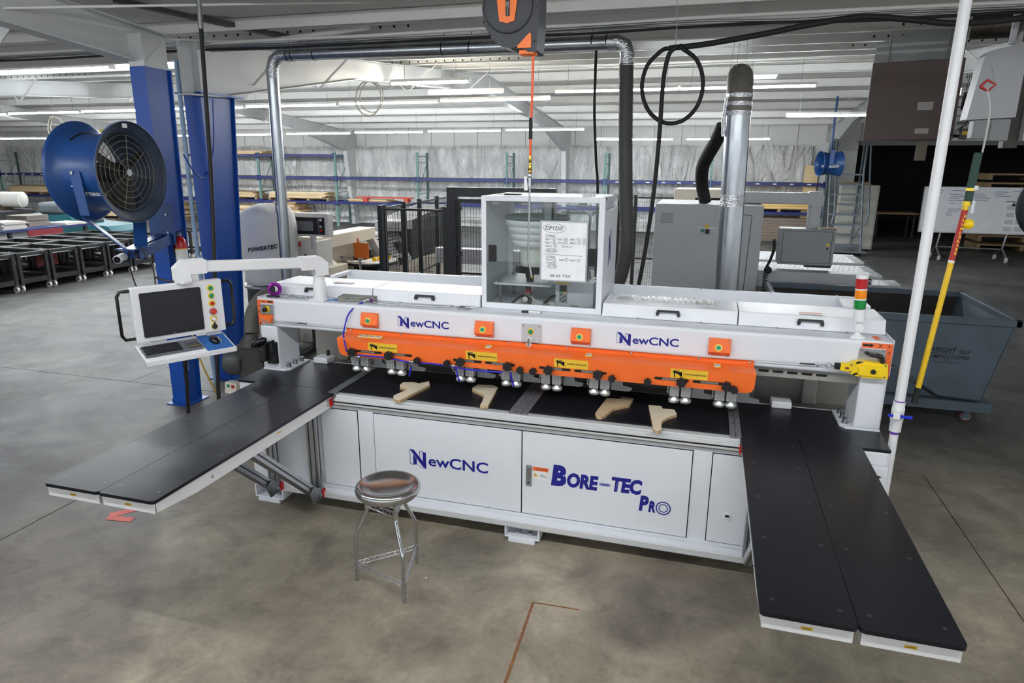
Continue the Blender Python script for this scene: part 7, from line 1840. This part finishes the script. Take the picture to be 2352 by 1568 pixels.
for i, (x, y, n_, s_, lab) in enumerate(((-17.9, 12.3, 12, .8, 'tallest stack of pale grey panels on the blue table'), (-17.5, 13.1, 6, .7, 'short stack of grey panels with an offset top sheet'), (-17.8, 14.0, 9, .7, 'brown-edged panel stack at the far part of the blue table'), (-17.3, 14.7, 2, .7, 'low pair of panels beside the sweeper'), (-17.2, 11.7, 2, .8, 'few white panels at the near end of the blue table'))):
    t = thing('panel_stack', lab, 'panels', (x, y, .84), 'panel stacks on the blue table')
    for k in range(n_):
        dx, dy_ = rl2.uniform(-.03, .03), rl2.uniform(-.04, .04)
        MB().box(x-s_/2+dx, x+s_/2+dx, y-s_*.45+dy_, y+s_*.45+dy_, .842+k*.032, .842+k*.032+.029).build('panel', pm('panel_grey', rgb(196, 192, 186), .6) if (i != 2) else pm('panel_brown', rgb(128, 120, 112), .6), t)
sw_ = thing('ride_on_sweeper', 'teal ride-on floor sweeper with a grey seat beyond the carts', 'sweeper', (-16.6, 15.4, 0))
M_teal = pm('sweeper_teal', rgb(34, 92, 100), .4); M_sg = pm('seat_grey', rgb(120, 124, 128), .5)
MB().prism([(-18.9, .25), (-16.2, .25), (-15.8, .55), (-16.0, .72), (-17.2, .80), (-17.4, 1.02), (-18.9, 1.02)], (0, 15.5, 0), (1,0,0), (0,0,1), (0,1.1,0)).build('sweeper_body', M_teal, sw_, bev=.05, seg=3)
MB().box(-18.5, -17.62, 15.45, 16.6, 1.02, 1.36).build('engine_hood', pm('hood_grey_dark', rgb(84, 92, 96), .5), sw_, bev=.10, seg=3)
MB().prism([(-17.75, .85), (-16.9, .78), (-16.85, .88), (-17.35, .95), (-17.55, 1.42), (-17.72, 1.44)], (0, 15.65, 0), (1,0,0), (0,0,1), (0,.6,0)).build('seat', M_sg, sw_, bev=.06, seg=3)
text('lettering', 'T7', M_paper, sw_, (-18.75, 15.49, .80), (1,0,0), (0,0,1), .22, .16)
for x in (-18.4, -16.5): MB().cyl((x, 15.6, .22), (x, 16.5, .22), .22, 18).build('wheel', M_rubber, sw_)
sw_.location.x -= .75
fk = thing('forklift', 'forklift with a white propane cylinder on its back, at the left edge', 'forklift', (-26, 18.6, 0))
MB().cyl((-25.5, 18.2, 1.18), (-23.5, 18.8, 1.18), .28, 24).sphere((-23.5, 18.8, 1.18), .28, 18, 10, (.6, .6, 1)).build('propane_cylinder', pm('tank_white', rgb(214, 214, 208), .35, 0, .05, 4), fk)
for x, y in ((-25.0, 18.35), (-24.2, 18.59)): MB().lathe([(.285, -.04), (.30, -.04), (.30, .04), (.285, .04), (.285, -.04)], (x, y, 1.18), (2, .6, 0), 24, caps=False).box(x-.08, x+.08, y-.3, y+.3, .80, .92).build('tank_strap', pm('strap_brass', rgb(120, 104, 70), .5, .4), fk)
MB().box(-27.4, -23.6, 17.9, 19.3, .25, .84).build('chassis', pm('forklift_dark', rgb(40, 40, 42), .5), fk, bev=.06)
MB().box(-27.4, -24.6, 17.95, 18.1, 2.0, 2.1).bar((-24.7, 18.0, 2.05), (-24.0, 18.0, .85), .12, .10).bar((-27.2, 18.0, 2.05), (-27.2, 18.0, .85), .12, .10).build('overhead_guard', M_black, fk)
MB().box(-24.38, -24.16, 17.86, 17.95, 1.30, 1.62).build('tail_light', M_red, fk)
for x in (-27.0, -24.4): MB().cyl((x, 17.85, .32), (x, 19.35, .32), .32, 20).build('wheel', M_rubber, fk)

fk.location.x -= .5
# ================================================================== FLUORESCENT LIGHTS
M_tube = emit('tube_cool', (.93, .97, 1.0), TUBE_POWER)
M_tubew = emit('tube_warm', (1.0, .93, .80), TUBE_POWER)
M_tuben = emit('tube_near_bay', (.95, .97, 1.0), NEAR_TUBE_POWER)
M_fix = pm('fixture_white', rgb(226, 226, 222), .5)
def make_light(name, tube_m, L_):
    t = thing(name, 'strip light', 'light', (0,0,0))
    MB().prism([(-.06, .03), (.06, .03), (.04, .075), (-.04, .075)], (-L_/2, 0, 0), (0,1,0), (0,0,1), (L_, 0, 0)).build('housing', M_fix, t)
    for y in (-.032, .032): MB().cyl((-L_/2+.02, y, .012), (L_/2-.02, y, .012), .017, 8).build('tube', tube_m, t)
    for x in (-L_/2+.01, L_/2-.01): MB().box(x-.01, x+.01, -.06, .06, -.01, .03).build('lamp_holder', M_fix, t)
    for x in (-L_/2+.25, L_/2-.25): MB().cyl((x, 0, .075), (x, 0, .60), .004, 5).build('hang_chain', M_alu_dull, t)
    return t
lp = make_light('fluorescent_light', M_tube, 2.38)
lw = make_light('fluorescent_light', M_tubew, 1.42)
ln = make_light('fluorescent_light', M_tuben, 2.38)
ORN = ['first', 'second', 'third', 'fourth', 'fifth', 'sixth', 'seventh', 'eighth', 'ninth', 'tenth']
SEGS = []
for k in range(9): SEGS.append((-4.45-k*2.43, 14.0, 3.82-k*.018, 'in the middle row, %s leftwards from the orange hose' % ORN[k]))
for k in range(2): SEGS.append((-1.85+k*2.33, 13.5, 3.90, 'in the raised row %s the black cable loop' % ('left of' if k == 0 else 'right of')))
for k in range(10): SEGS.append((-4.80-k*2.52, 20.0, 3.51-k*.021, 'in the far row, %s leftwards from the orange hose' % ORN[k]))
for k in range(2): SEGS.append((-2.35+k*2.75, 21.5, 3.28, 'in the lowest far row, %s of its two' % ('left' if k == 0 else 'right')))
SEGS += [(-10.65, 9.3, 4.00, 'left of the nearer blue column'), (-8.15, 9.3, 4.02, 'between the tops of the two blue columns'), (-13.2, 9.3, 3.99, 'nearest the left edge of the view'), (2.55, 15.0, 3.49, 'half hidden by the brown heater')]
first = True
for x, y, z, where in SEGS:
    lab = 'glowing white fluorescent strip light '+where
    if first: lp.location = (x, y, z); lp['label'] = lab; o = lp; first = False
    else: o = copy_tree(lp, None, (x, y, z), 0, lab)
    o['group'] = 'fluorescent strip lights'
# unseen row added over the near bay to light the machine front
for k, (x, y) in enumerate(((-7.4, 1.5), (-4.9, 1.5), (-2.4, 1.5), (.1, 1.5), (2.6, 1.5))):
    lab = 'unseen strip light added over the near bay, %s from the left above and ahead of the camera' % ORN[k]
    if k == 0: ln.location = (x, y, roofz(y)-.75); ln['label'] = lab; o = ln
    else: o = copy_tree(ln, None, (x, y, roofz(y)-.75), 0, lab)
    o['group'] = 'added near bay lights'
lw.location = (-4.62, 11.0, 3.84); lw['label'] = 'warm-toned short strip light higher up left of the orange hose'; lw['group'] = 'warm strip lights'
o = copy_tree(lw, None, (-4.36, 12.0, 3.77), 0, 'warm-toned short strip light just below the other warm one'); o['group'] = 'warm strip lights'
# coiled wires hung from the rafter
for x, y, z, lab in ((-6.2, 11.8, 3.72, 'coil of pale wire hanging from the rafter left of the warm lights'), (-17.5, 15.0, 3.45, 'coil of wire hanging under the strip lights at far left')):
    o = MB().tube([(x+.26*math.cos(a), y+.02*math.sin(3*a), z-.02+.30*math.sin(a)) for a in [2*PI*k/30 for k in range(30)]], .012, 6, closed=True).tube([(x+.05+.24*math.cos(a), y+.03+.02*math.sin(3*a), z+.01+.27*math.sin(a)) for a in [2*PI*k/30 for k in range(30)]], .010, 6, closed=True).tube([(x, y, z+.26), (x, y, z+.75)], .004, 5).build('wire_coil', pm('coil_tan', rgb(140, 134, 122), .5))
    tag(o, lab, 'wire')
